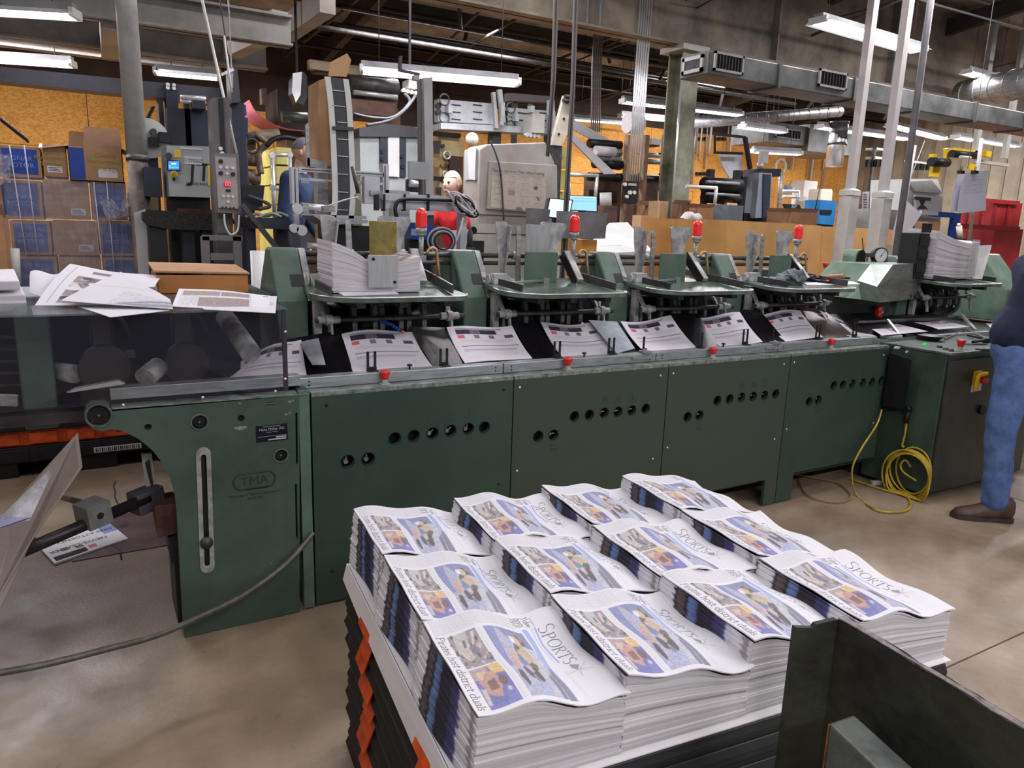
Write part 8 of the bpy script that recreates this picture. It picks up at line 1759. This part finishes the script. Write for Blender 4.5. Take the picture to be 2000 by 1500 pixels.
TH('white_bench','white topped bench right of the monitors','bench',[('bench_top',WHITE,('s',[AY(1130,497,5.05),AY(1274,490,5.05),AY(1226,434,5.75),AY(1190,435,5.75)],(0,0,-.02))),('bench_body',WGREY,('x',AY(1136,495,5.1).x,AY(1262,495,5.1).x,5.1,5.5,0,AY(1200,497,5.1).z-.03)),('paper_on_bench',PAPER,('s',[AY(1170,482,5.2)+Vector((0,0,.004)),AY(1215,480,5.2)+Vector((0,0,.004)),AY(1210,462,5.4)+Vector((0,0,.004)),AY(1180,463,5.4)+Vector((0,0,.004))],(0,0,.004)))])
TH('grey_feeder_cabinet','pale grey machine cabinet below the poster cabinet, behind the second hopper','cabinet',[('lower_box',WGREY,('b',930,438,1030,560,5.3,.4,1)),('seam',DGREY,('b',930,456,1030,458,5.29,.01)),('black_knob',DARK,('d',925,450,5.28,.03)),('white_sheet',PAPER,('q',[(880,450),(920,448),(922,478),(885,478)],4.9,.01)),('black_box',BLACK,('b',905,470,945,500,5.0,.2,1))])
bm=nb(); c=AY(918,455,4.85); lathe(bm,[(.02,0),(.02,.1),(.008,.13),(.008,.15)],(c.x,4.85,c.z-.1),14); box(bm,c.x-.03,c.x+.03,4.82,4.88,0,c.z-.1); S('spray_bottle',bm,DGREY,'small dark bottle on a post left of the grey machine cabinet','bottle')
# two hanging cable ropes
for k,(x0,x1,y1,lab) in enumerate(((1081,1070,292,'left of the two long cords hanging from the ceiling'),(1117,1107,318,'right of the two long cords hanging from the ceiling'))):
    a=AY(x1,y1,5.0); b=AY(x0,0,5.0); t=T('rope_pair',lab,'cord',a,0)
    for q_,dx in enumerate((-.018,.0,.02)):
        bm=nb(); tube(bm,[(a.x+dx*(.4 if k==0 else 1),5.0,a.z-(1.2 if k else 0.05)),(a.x+dx+.03,5.0+.01*q_,(a.z+b.z)/2),(b.x+dx,5.0,cz(5)-.01)],.009,6); P('cord_strand',bm,mat('cord_grey',(132,124,122),.7) if q_!=1 else DGREY,t)
# folding section: white webs, triangular frame, brown uprights
t=T('paper_web','broad grey paper web slanting down between the folder and the conduits','paper web',AY(1150,300,7.8))
GW=mat('grey_web',(186,184,188),.8,0,.05,5)
bm=nb(); slab(bm,[AY(1112,228,7.4),AY(1200,278,7.4),AY(1196,292,7.4),AY(1112,250,7.4)],(0,.02,0)); P('upper_web',bm,GW,t)
bm=nb(); slab(bm,[AY(1108,265,7.0),AY(1122,262,7.0),AY(1204,340,7.0),AY(1180,340,7.0)],(0,.02,0)); P('lower_web',bm,GW,t)
TH('folder_frame','cream triangular folder frame with holes, by the hanging cords','frame',[('triangle_plate',mat('cream_plate',(206,196,178),.5,0,.15,5),('q',[(1103,186),(1117,184),(1108,260),(1098,285),(1078,283)],6.4,.05)),('hole',BLACK,('d',1108,200,6.39,.012),('d',1102,232,6.39,.012),('d',1092,262,6.39,.012)),('roller_tip',DKST,('c',(1103,188,6.35),(1122,190,6.35),.02),('c',(1100,196,6.35),(1118,198,6.35),.02)),('frame_foot',DKST,('x',AY(1080,284,6.42).x,AY(1098,284,6.42).x,6.42,6.46,0,AY(1090,282,6.42).z))])
for k,(x0,x1) in enumerate(((1208,1222),(1242,1256),(1284,1292))):
    TH('press_upright','%s cream and brown press upright near the conduit bundle'%(['leftmost','middle','rightmost'][k]),'upright',[('upright_plate',mat('upright_tan',(176,150,122),.6,0,.35,4,col2=(110,80,62)),('b',x0,262,x1,460,7.2,.12)),('upright_foot',RB,('x',AY(x0,460,7.2).x,AY(x1,460,7.2).x,7.2,7.3,0,AY(x0,459,7.2).z)),('bolt',BLACK,('d',x0+6,300,7.19,.01),('d',x0+6,340,7.19,.01))])
TH('roller_stack','stack of black and silver rollers between the press uprights','rollers',[('black_roller',DARK,('c',(1150,280,7.3),(1212,284,7.3),.05),('c',(1160,318,7.3),(1212,322,7.3),.06),('c',(1150,345,7.3),(1290,350,7.3),.05)),('silver_roller',STEEL,('c',(1160,295,7.25),(1212,299,7.25),.045),('c',(1160,308,7.25),(1212,311,7.25),.03),('c',(1255,302,7.4),(1290,304,7.4),.03),('c',(1258,315,7.4),(1290,317,7.4),.03)),('white_roll',PAPER,('c',(1163,294,7.2),(1200,297,7.2),.055),('c',(1225,240,7.6),(1250,243,7.6),.12)),('side_frame',RB,('b',1140,345,1208,352,7.3,.2),('b',1256,270,1288,285,7.5,.2)),('dark_body',mat('press_shelf_brown',(112,84,66),.7,0,.5,3),('b',1135,352,1290,470,7.7,.3,1)),('shelf_gap',mat('press_dark',(58,46,42)),('b',1150,372,1205,395,7.68,.02)),('white_tray',WHITE,('b',1262,270,1292,282,7.45,.1))])
TH('pipe_railing','galvanised pipe railing beneath the slanting web, beside the monitors','railing',[('rail_pipe',CHROME,('c',(1108,341,6.0),(1168,343,6.0),.018)),('post',CHROME,('c',(1166,343,6.0),(1162,400,6.0),.018),('c',(1110,343,6.0),(1112,400,6.0),.018)),('rail_foot',DKST,('x',AY(1163,400,6.0).x-.018,AY(1163,400,6.0).x+.018,5.985,6.015,0,AY(1163,399,6.0).z),('x',AY(1112,400,6.0).x-.018,AY(1112,400,6.0).x+.018,5.985,6.015,0,AY(1112,399,6.0).z))])
t=TH('wall_controller','black control box with white dials on the conduit post','control box',[('box_body',BLACK,('q',[(1216,352),(1246,354),(1244,398),(1214,396)],6.7,.15)),('white_dial',WHITE,('d',1222,360,6.68,.02),('d',1232,376,6.68,.022),('d',1240,376,6.68,.02),('d',1226,384,6.68,.018)),('label_strip',WGREY,('b',1228,358,1243,363,6.69,.01)),('controller_post',RB,('x',AY(1230,396,6.9).x-.03,AY(1230,396,6.9).x+.03,6.86,6.92,0,AY(1230,390,6.9).z))])
for k in range(6):
    xa=1247+k*4.4; xb=1226+k*4.6
    a=AY(xb,355,6.95); b=AY(xa,75,6.95); bm=nb(); tube(bm,[a,(b.x-.01,6.95,AY(1240,240,6.95).z),(b.x,6.95,cz(6.95)-.02)],.011,6); S('steel_conduit',bm,CHROME,'shiny vertical conduit rising from the black control box to the roof','conduit','six conduits above the black control box')
for k in range(5):
    xa=1155+k*4; a=AY(xa,258,8.6); b=AY(xa+2,130,8.6); bm=nb(); tube(bm,[a,b,(b.x,8.6,cz(8.6)-.02)],.013,6); S('steel_conduit',bm,STEEL,'far vertical conduit behind the slanting paper web','conduit','five far conduits behind the web')
for k,(x,y1) in enumerate(((1358,300),(1366,310),(1375,330),(1385,300),(1416,330),(1424,320),(1540,330),(1548,330),(1578,350),(1584,350),(1600,420),(1608,330),(1350,360))):
    a=AY(x,y1,11.9); bm=nb(); tube(bm,[a,(a.x,11.9,4.2)],.018 if k%3 else .026,6); S('wall_conduit',bm,WHITE if k%2 else STEEL,'slim pale conduit running up the plywood back wall','conduit','pale conduits on the back wall')
for k,(x,y) in enumerate(((1372,268),(1372,336),(1408,268),(1344,334))):
    TH('wall_bracket','small dark three-slot bracket on the back plywood wall','bracket',[('+slot_bracket',DARK,*[('b',x-12+j*8,y,x-6+j*8,y+6,11.93,.03) for j in range(3)])],'small brackets on the back wall')
# ---- gaylord cardboard boxes across the right middle
TH('gaylord_box','long tan cardboard bin wall behind the third and fourth hoppers, left part','cardboard bin',[('front_wall',GAYL,('q',[(1316,427),(1420,430),(1415,590),(1306,590)],5.35,.01)),('corner_fold',mat('gaylord_light',(216,164,98),.75,0,.1,3),('q',[(1420,430),(1555,437),(1545,590),(1415,590)],5.36,.01)),('back_wall',GAYL,('x',AY(1316,430,5.36).x,AY(1552,430,5.36).x,5.8,5.81,0,AY(1420,430,5.36).z)),('bin_base',KRAFTD,('x',AY(1310,590,5.36).x,AY(1545,590,5.36).x,5.37,5.79,0,AY(1420,588,5.36).z))])
TH('gaylord_box','second tan cardboard bin, right of the fourth hopper up to the white posts','cardboard bin',[('front_wall',mat('gaylord_light',(216,164,98)),('q',[(1556,438),(1605,441),(1598,590),(1546,590)],5.4,.01),('q',[(1606,442),(1700,446),(1690,590),(1598,590)],5.42,.01)),('side_wall',GAYL,('q',[(1700,446),(1760,450),(1750,560),(1690,590)],5.45,.01)),('bin_base',KRAFTD,('x',AY(1552,590,5.45).x,AY(1740,590,5.45).x,5.46,5.8,0,AY(1640,588,5.45).z))])
TH('film_wad','crumpled clear film on the rim of the tan bin','film',[('wad',mat('film_wad_m',(206,200,196),.4),('t',[(1336,432,5.6),(1345,422,5.6),(1355,430,5.6),(1365,424,5.6)],.05),)])
cart=[((1240,400,1288,470),7.0,'tan open carton left of the pillar, on the bench',KRAFT),((1336,405,1392,432),6.2,'kraft carton just behind the left bin',KRAFT),((1496,414,1595,440),5.95,'kraft carton carrying papers behind the fourth hopper',KRAFT),((1312,398,1345,425),6.2,'small carton right of the pillar',KRAFTD)]
for (b_,Y,l,m) in cart: TH('carton',l,'carton',[('carton_body',m,('b',b_[0],b_[1],b_[2],b_[3],Y,.45,1)),('flap',KRAFTD,('q',[(b_[0],b_[1]),(b_[2],b_[1]+2),(b_[2]+6,b_[1]-6),(b_[0]+8,b_[1]-8)],Y+.02,.006))],'loose kraft cartons in the middle distance')
TH('grey_tote','grey covered tote in front of the black press','tote',[('tote_body',mat('tote_grey',(122,134,142),.6,0,.1,5),('b',1392,400,1450,432,6.2,.35,1))])
# black press with grey tower
t=TH('dark_press','black press unit with a tall grey side tower, right of the pillar','press',[('grey_tower',mat('tower_slate',(124,132,142),.5,0,.1,3),('q',[(1460,335),(1505,338),(1503,425),(1452,425)],7.0,.5)),('navy_strip',NAVY,('q',[(1492,340),(1506,341),(1502,425),(1490,425)],6.98,.03)),('black_frame',BLACK,('q',[(1455,326),(1526,330),(1524,345),(1450,342)],7.05,.4),('b',1366,350,1380,408,7.2,.3),('q',[(1448,345),(1460,345),(1452,432),(1440,432)],7.1,.1)),('press_roller',DARK,('c',(1375,360,7.0),(1445,364,7.0),.09),('c',(1375,385,7.0),(1442,389,7.0),.07)),('silver_bar',STEEL,('c',(1380,355,6.9),(1443,359,6.9),.02),('c',(1380,378,6.9),(1443,382,6.9),.018)),('upper_block',BLACK,('b',1378,330,1395,352,7.1,.3),('b',1430,332,1450,355,7.1,.3)),('paper_web',PAPER,('q',[(1404,302),(1448,302),(1452,345),(1425,348),(1412,325)],7.3,.02)),('white_head',WGREY,('b',1480,295,1500,318,7.1,.25)),('post',STEEL,('c',(1485,318,7.1),(1485,330,7.1),.04),('c',(1526,334,7.3),(1520,420,7.3),.03)),('top_arm',DARK,('r',(1394,262,7.2),(1455,268,7.2),.03,.03),('r',(1396,265,7.2),(1396,300,7.2),.02,.02),('r',(1455,268,7.2),(1465,330,7.2),.05,.04),('r',(1395,298,7.2),(1450,300,7.2),.03,.03)),('press_base',DARK,('x',AY(1370,430,7.1).x,AY(1500,430,7.1).x,7.1,7.6,0,AY(1440,415,7.1).z))])
TH('pipe_railing','white pipe railing left of the black press','railing',[('rail_pipe',WHITE,('c',(1340,364,6.6),(1400,367,6.6),.02)),('post',WHITE,('c',(1399,367,6.6),(1396,400,6.6),.02)),('rail_foot',WHITE,('x',AY(1396,400,6.6).x-.02,AY(1396,400,6.6).x+.02,6.58,6.62,0,AY(1396,399,6.6).z))])
TH('pipe_railing','white double pipe railing right of the grey tower','railing',[('rail_pipe',CHROME,('c',(1528,373,8.0),(1560,374,8.0),.022),('c',(1528,384,8.0),(1560,385,8.0),.022)),('post',CHROME,('c',(1560,374,8.0),(1556,400,8.0),.022)),('rail_foot',CHROME,('x',AY(1556,400,8.0).x-.02,AY(1556,400,8.0).x+.02,7.98,8.02,0,AY(1556,399,8.0).z))])
TH('white_press_unit','white and cream machine housings under the far plywood, behind the railing','machine',[('white_housing',WHITE,('b',1545,352,1592,400,9.4,.6,1)),('round_port',WGREY,('d',1549,361,9.38,.06)),('blue_panel',mat('dusty_blue',(90,124,160),.5),('b',1530,362,1542,378,9.3,.1)),('cream_roll_cover',mat('cream_cover',(214,206,188),.6),('q',[(1580,372),(1583,367),(1622,369),(1626,374),(1624,396),(1578,394)],8.9,.4)),('cover_leg',WGREY,('x',AY(1580,395,9.0).x,AY(1620,395,9.0).x,9.0,9.3,0,AY(1600,394,9.0).z)),('wheel',mat('pale_wheel',(186,190,184),.5),('w',1525,325,9.2,.12,.02))])
t=TH('blue_machine','bright blue metal cabinet with a dark nameplate, behind the second bin','cabinet',[('cabinet_body',mat('sky_blue_paint',(50,140,206),.4,0,.12,5),('q',[(1573,388),(1635,393),(1628,440),(1570,436)],6.9,.4)),('nameplate',BLACK,('b',1603,410,1624,418,6.88,.02)),('cabinet_base',NAVY,('x',AY(1575,440,6.95).x,AY(1628,440,6.95).x,6.95,7.25,0,AY(1600,436,6.95).z)),('antenna_rod',DARK,('c',(1592,410,6.85),(1602,362,6.85),.006))])
t=TH('avt_screen','small black screen reading AVT beside the blue cabinet','monitor',[('screen_case',BLACK,('q',[(1532,398),(1562,400),(1568,415),(1538,414)],7.3,.04)),('screen_stand',DGREY,('x',AY(1550,415,7.33).x-.05,AY(1550,415,7.33).x+.05,7.31,7.35,0,AY(1550,413,7.33).z)),('paper_stack',PAPER,('b',1510,408,1562,416,7.0,.3))])
TX('AVT',.06,1551,404,7.3,WHITE,t,'screen_lettering')
TH('grey_press_side','grey perforated press side with black recesses behind the white posts','press',[('side_plate',LGREY,('b',1638,378,1662,410,7.6,.3)),('hole',BLACK,('d',1645,385,7.58,.02),('d',1652,395,7.58,.02),('d',1645,402,7.58,.02)),('black_recess',BLACK,('b',1632,412,1655,440,7.6,.3,1)),('dark_panel',NAVY,('b',1690,425,1745,448,7.4,.4)),('grey_panel',DGREY,('b',1675,398,1745,425,7.4,.4)),('panel_base',DARK,('x',AY(1690,448,7.5).x,AY(1745,448,7.5).x,7.5,7.8,0,AY(1700,447,7.5).z))])
# ---- white posts and grey pipe, right
def wpost(lab,xt,xb,xl,xr,ytop,ybot,Y):
    a=AY(xb,ytop,Y); t=T('white_post',lab,'post',(a.x,Y+.1,0)); top=AY(xt,0,Y)
    bm=nb(); box(bm,a.x-.038,a.x+.038,Y+.03,Y+.105,a.z,cz(Y+.2)-.01); P('upper_post',bm,mat('post_white',(202,196,194),.5,0,.06,3),t)
    bm=nb(); box(bm,a.x-.068,a.x+.068,Y,Y+.135,0,a.z-.06); P('lower_post',bm,mat('post_white2',(206,202,196),.5,0,.12,4),t)
    e=.074; bm=nb(); box(bm,a.x-e,a.x+e,Y-.006,Y+.141,a.z-.05,a.z+.0); hexa(bm,[Vector((a.x-e,Y-.006,a.z)),Vector((a.x+e,Y-.006,a.z)),Vector((a.x+e,Y+.141,a.z)),Vector((a.x-e,Y+.141,a.z)),Vector((a.x-.04,Y+.028,a.z+.02)),Vector((a.x+.04,Y+.028,a.z+.02)),Vector((a.x+.04,Y+.107,a.z+.02)),Vector((a.x-.04,Y+.107,a.z+.02))]); P('collar',bm,WHITE,t)
    return t
wpost('left white square post rising from behind the tan bins',1726,1672,0,0,372,500,5.0)
wpost('right white square post, nearer the gauge',1800,1737,0,0,376,560,4.75)
bm=nb(); a=AY(1712,440,4.85); cyl(bm,(a.x,4.6,0),(a.x,4.6,cz(4.6)-.01),.032,n=14); S('grey_pipe',bm,mat('pipe_grey',(112,110,112),.5,0,.2,6),'slim grey pipe standing between the two white posts','pipe')
bm=nb(); A3=AY(1786,284,4.9); B3=AY(1752,480,4.9); cyl(bm,(B3.x,4.9,0),B3,.022,n=12); cyl(bm,B3,A3,.022,n=12); S('light_pole',bm,mat('pole_grey',(176,172,172),.4,0,.15,5),'light grey pole leaning right of the white posts','pole')
bm=nb(); A3=AY(1917,270,4.6); B3=AY(1893,470,4.6); cyl(bm,(B3.x-.05,4.6,0),B3,.018,n=12); cyl(bm,B3,A3,.018,n=12); S('light_pole',bm,MATS['pole_grey'],'light grey pole by the hanging sheets at the right','pole')
TH('note_strip','small white printed note taped on the left white post','note',[('note_paper',PAPER,('q',[(1685,375),(1698,374),(1696,412),(1684,411)],4.96,.004)),('+note_print',DGREY,*[('b',1687,379+5*j,1694,380.5+5*j,4.955,.003) for j in range(6)])])
# hanging chart sheets
t=T('hanging_sheet','two white printed sheets hanging from bulldog clips at the upper right','papers',AY(1895,415,4.2))
for k,(q4,Y) in enumerate(((( (1872,340),(1908,338),(1900,416),(1854,412)),4.28),(((1886,337),(1932,333),(1924,411),(1868,417)),4.22))):
    q=[AY(*p,Y) for p in q4]; cv=Canvas(50,60,(206,206,220)); 
    if k: cv.greek(.15,.2,.85,.55,.06,(170,172,196),.6)
    sheet('paper_sheet',cv,lambda u,v:q[0].lerp(q[1],u).lerp(q[3].lerp(q[2],u),v)+Vector((0,.01*math.sin(v*4),0)),50,60,INK,t,th=.0015)
for px in (1879,1906):
    bm=nb(); p=AY(px,336,4.19); box(bm,p.x-.03,p.x+.03,4.18,4.22,p.z-.015,p.z+.012); tube(bm,[(p.x-.008,4.2,p.z+.012),(p.x-.012,4.2,p.z+.05),(p.x+.012,4.2,p.z+.05),(p.x+.008,4.2,p.z+.012)],.003,5); P('bulldog_clip',bm,BLACK,t)
bm=nb(); a=AY(1890,330,4.2); tube(bm,[(a.x,4.2,a.z),(a.x,4.2,cz(4.2)-.02)],.003,5); P('hanging_line',bm,STEEL,t)
t=T('folded_sheet','large folded white sheet leaning right of the white post','paper',AY(1760,470,4.9))
bm=nb(); slab(bm,[AY(1762,384,4.85),AY(1800,418,4.85),AY(1775,455,4.85),AY(1742,480,4.85),AY(1745,455,4.85)],(0,.01,0)); P('sheet',bm,mat('sheet_white',(206,202,206),.7,0,.05,5),t)
bm=nb(); p=AY(1748,478,4.9); box(bm,p.x-.03,p.x+.05,4.88,4.98,0,p.z); P('sheet_stand',bm,WGREY,t)
# white console right + blue rack + red bins + hoist
t=TH('white_console','white sloped press console with a printed chart, right of the white posts','console',[('console_body',WHITE,('q',[(1702,342),(1815,348),(1840,380),(1838,428),(1705,415)],6.3,.7)),('sloped_top',WGREY,('q',[(1775,355),(1820,352),(1842,378),(1788,374)],6.25,.05)),('console_base',WGREY,('x',AY(1710,420,6.4).x,AY(1838,420,6.4).x,6.4,6.9,0,AY(1780,412,6.4).z)),('chart_panel',PAPER,('q',[(1788,380),(1838,384),(1836,418),(1790,414)],6.22,.03)),('+chart_print',DGREY,('b',1786,385,1818,391,6.21,.01),('q',[(1796,391),(1808,391),(1804,400),(1812,408),(1792,408),(1800,400)],6.21,.01)),('pull_cord',WHITE,('t',[(1780,343,6.2),(1806,275,6.2)],.006))])
TH('blue_rack','blue steel rack frame holding a carton, left of the red bins','rack',[('rack_post',BLUE,('b',1764,440,1776,520,5.9,.08,1),('b',1848,415,1862,520,6.0,.08,1)),('rack_beam',BLUE,('b',1820,414,1862,424,5.98,.06)),('white_beam',WHITE,('b',1800,412,1832,420,5.95,.04)),('blue_bin',mat('bin_blue',(44,84,168),.4),('b',1745,478,1795,510,5.5,.3)),('bin_base',BLUE,('x',AY(1748,510,5.55).x,AY(1792,510,5.55).x,5.55,5.8,0,AY(1770,508,5.55).z)),('bin_lid',WHITE,('b',1743,472,1798,479,5.48,.35)),('carton_body',KRAFT,('b',1780,432,1832,470,5.85,.3)),('carton_shelf',DARK,('x',AY(1780,470,5.87).x,AY(1832,470,5.87).x,5.87,6.1,0,AY(1800,468,5.87).z))])
REDB=mat('red_bin_plastic',(176,40,44),.5,0,.2,4)
TH('red_bin','big dark red plastic bin behind the hanging sheets','bin',[('bin_body',REDB,('b',1870,392,1990,440,6.6,.8,1)),('bin_rim',REDB,('b',1866,388,1992,396,6.55,.05)),('rib',mat('red_bin_rib',(140,30,36),.5),*[('b',1885+26*j,398,1889+26*j,440,6.58,.03) for j in range(4)])])
TH('red_bin','second, nearer red plastic bin at the right edge','bin',[('bin_body',REDB,('b',1880,445,1990,500,6.0,.5,1)),('bin_rim',REDB,('b',1876,440,1992,449,5.95,.05))])
TH('white_bottle','white capped bottle standing in front of the red bins','bottle',[('bottle_body',mat('cream_bottle',(226,212,190),.4),('c',(1875,466,5.6),(1873,442,5.6),.035)),('bottle_top',mat('cream_bottle',(226,212,190)),('c',(1873,442,5.6),(1872.5,437,5.6),.02)),('bottle_stand',DARK,('x',AY(1875,466,5.6).x-.06,AY(1875,466,5.6).x+.06,5.55,5.68,0,AY(1875,466,5.6).z))])
YH=mat('hoist_yellow',(232,188,24),.4,0,.1,5)
TH('yellow_hoist','yellow chain hoist and trolley hanging under the duct at the right','hoist',[('hoist_beam',YH,('b',1850,292,1935,300,6.4,.12),('r',(1848,290,6.4),(1848,318,6.4),.05,.06)),('hoist_body',YH,('b',1812,300,1828,320,6.3,.15),('b',1915,294,1936,305,6.3,.15)),('motor',DARK,('c',(1818,316,6.25),(1850,318,6.25),.06),('c',(1858,300,6.3),(1905,304,6.3),.05)),('hook_block',YH,('b',1820,325,1834,345,6.3,.08),('b',1895,320,1905,332,6.3,.08)),('white_lamp',WHITE,('c',(1875,306,6.25),(1895,308,6.25),.02)),('hanger_bar',WGREY,('x',AY(1912,250,6.4).x,AY(1920,250,6.4).x,6.4,6.46,AY(1912,300,6.4).z,cz(7)-.02),('x',AY(1970,260,6.4).x,AY(1977,260,6.4).x,6.4,6.46,AY(1970,310,6.4).z,cz(7)-.02),('b',1912,316,1972,322,6.38,.06))])
TH('far_shelf','grey shelf rack with small dark tools on the beige wall, behind the posts','rack',[('shelf',LGREY,('b',1690,305,1730,310,9.0,.4),('b',1690,288,1730,292,9.0,.4)),('hook',DARK,*[('b',1694+9*j,312,1699+9*j,326,9.0,.05) for j in range(4)],*[('b',1775+12*j,320,1781+12*j,332,9.0,.05) for j in range(5)]),('rack_post',DGREY,('b',1687,285,1690,460,9.0,.05,1)),('rail',LGREY,('b',1770,316,1835,320,9.0,.05))])
# silver grey extra: hanging wires at left, coiled cables
bm=nb(); a=AY(0,232,6.5); b=AY(55,275,6.5); L=60; pts=[]
for k in range(L*2): f=k/(L*2-1); p=a.lerp(b,f**.9); ang=k*1.15; pts.append(p+Vector((.0,.012*math.cos(ang),.014*math.sin(ang))))
tube(bm,pts,.005,5); S('coiled_cord',bm,DARK,'black coiled cord sagging across the plywood at the left','cord')
bm=nb(); a=AY(300,208,6.3); b=AY(287,234,6.3); pts=[a.lerp(b,k/50)+Vector((.012*math.sin(k*1.2),.012*math.cos(k*1.2),0)) for k in range(51)]
tube(bm,pts,.005,5); S('coiled_cord',bm,DARK,'short black coiled cord hanging beside the gantry panel','cord')
for k,(p0,p1,l) in enumerate((((395,0),(462,300),'pale hose slanting down from the roof past the gantry end'),((438,70),(452,180),'thin bright tube hanging left of the carton'),((430,0),(446,110),'thin dark wire left of the pale hose'))):
    bm=nb(); a=AY(*p0,5.6 if k==0 else 6.2); b=AY(*p1,5.2 if k==0 else 6.2); tube(bm,[Vector((a.x-(b.x-a.x)*.4,a.y,cz(a.y)-.05)) if k!=1 else a,a,a.lerp(b,.6)+Vector((0,0,-.01)),b],.009 if k<2 else .005,6); S('hanging_hose',bm,WHITE if k<2 else DGREY,l,'hose','hoses hanging near the gantry')
TH('safety_lamp','small white lamp housing hanging at the gantry end','lamp',[('housing',WGREY,('q',[(447,133),(456,131),(455,172),(450,175)],6.3,.06)),('bar',CHROME,('r',(432,146,6.3),(456,136,6.3),.02,.02)),('hanger',STEEL,('x',AY(452,132,6.33).x-.005,AY(452,132,6.33).x+.005,6.325,6.335,AY(452,134,6.33).z,cz(6.33)-.02))])
# ---- people in the background on the press steps
GREYC=mat('blue_shirt',(44,62,96),.9,0,.2,9); REDC=mat('red_shirt',(214,40,48),.85,0,.1,9)
def at_head(px,py,Y): return AY(px,py,Y)
h=at_head(585,300,6.6); zf_=h.z-1.65
person('person in a dark blue shirt and grey cap bending over, behind the tilted carton',(h.x-.10,6.6,max(0.0,zf_)),-.6,1.75,SKIN,GREYC,mat('dark_trousers',(40,42,52),.9),BROWN,HAIR,cap=mat('grey_cap',(96,92,100),.9),lean=.25)
if zf_>.02:
    bm=nb(); box(bm,h.x-.5,h.x+.6,6.3,7.0,0,zf_-.002); S('step_platform',bm,DKST,'dark steel step platform behind the tilted carton','platform')
h=at_head(893,362,6.4); zf_=h.z-1.65
person('person in a red shirt with a pale shaven head, bent behind the cable coil',(h.x+.03,6.4,max(0.0,zf_)),-2.7,1.75,mat('pale_skin',(214,178,160),.55),REDC,mat('dark_trousers',(40,42,52)),BROWN,mat('shaven_hair',(196,166,150),.8),lean=.2,short=True,arms=(((.30,.24,1.2),(.42,.22,.98)),((.25,-.26,1.2),(.45,-.2,1.0))))
if zf_>.02:
    bm=nb(); box(bm,h.x-.5,h.x+.5,6.1,6.8,0,zf_-.002); S('step_platform',bm,DKST,'dark steel step platform behind the poster cabinet\'s left side','platform')

TH('white_bucket','white bucket standing between the pipe railing and the black control box','bucket',[('bucket_body',WHITE,('c',(1183,402,7.2),(1183,376,7.2),.07,18)),('bucket_stand',RB,('x',AY(1183,402,7.2).x-.1,AY(1183,402,7.2).x+.1,7.1,7.32,0,AY(1183,402,7.2).z))])
for (b_,Y,l) in (((1262,392,1300,470),6.5,'upright tan carton just left of the pillar'),((1232,420,1262,475),6.3,'low kraft carton below the black control box'),((1400,396,1440,402),6.9,'flat pale carton lid behind the grey tote')):
    TH('carton',l,'carton',[('carton_body',mat('carton_light',(206,168,126),.8,0,.1,6),('b',b_[0],b_[1],b_[2],b_[3],Y,.3,1)),('tape',mat('tape_tan',(222,194,150),.4),('b',(b_[0]+b_[2])//2,b_[1],(b_[0]+b_[2])//2+3,b_[3],Y-.004,.004))],'loose kraft cartons in the middle distance')
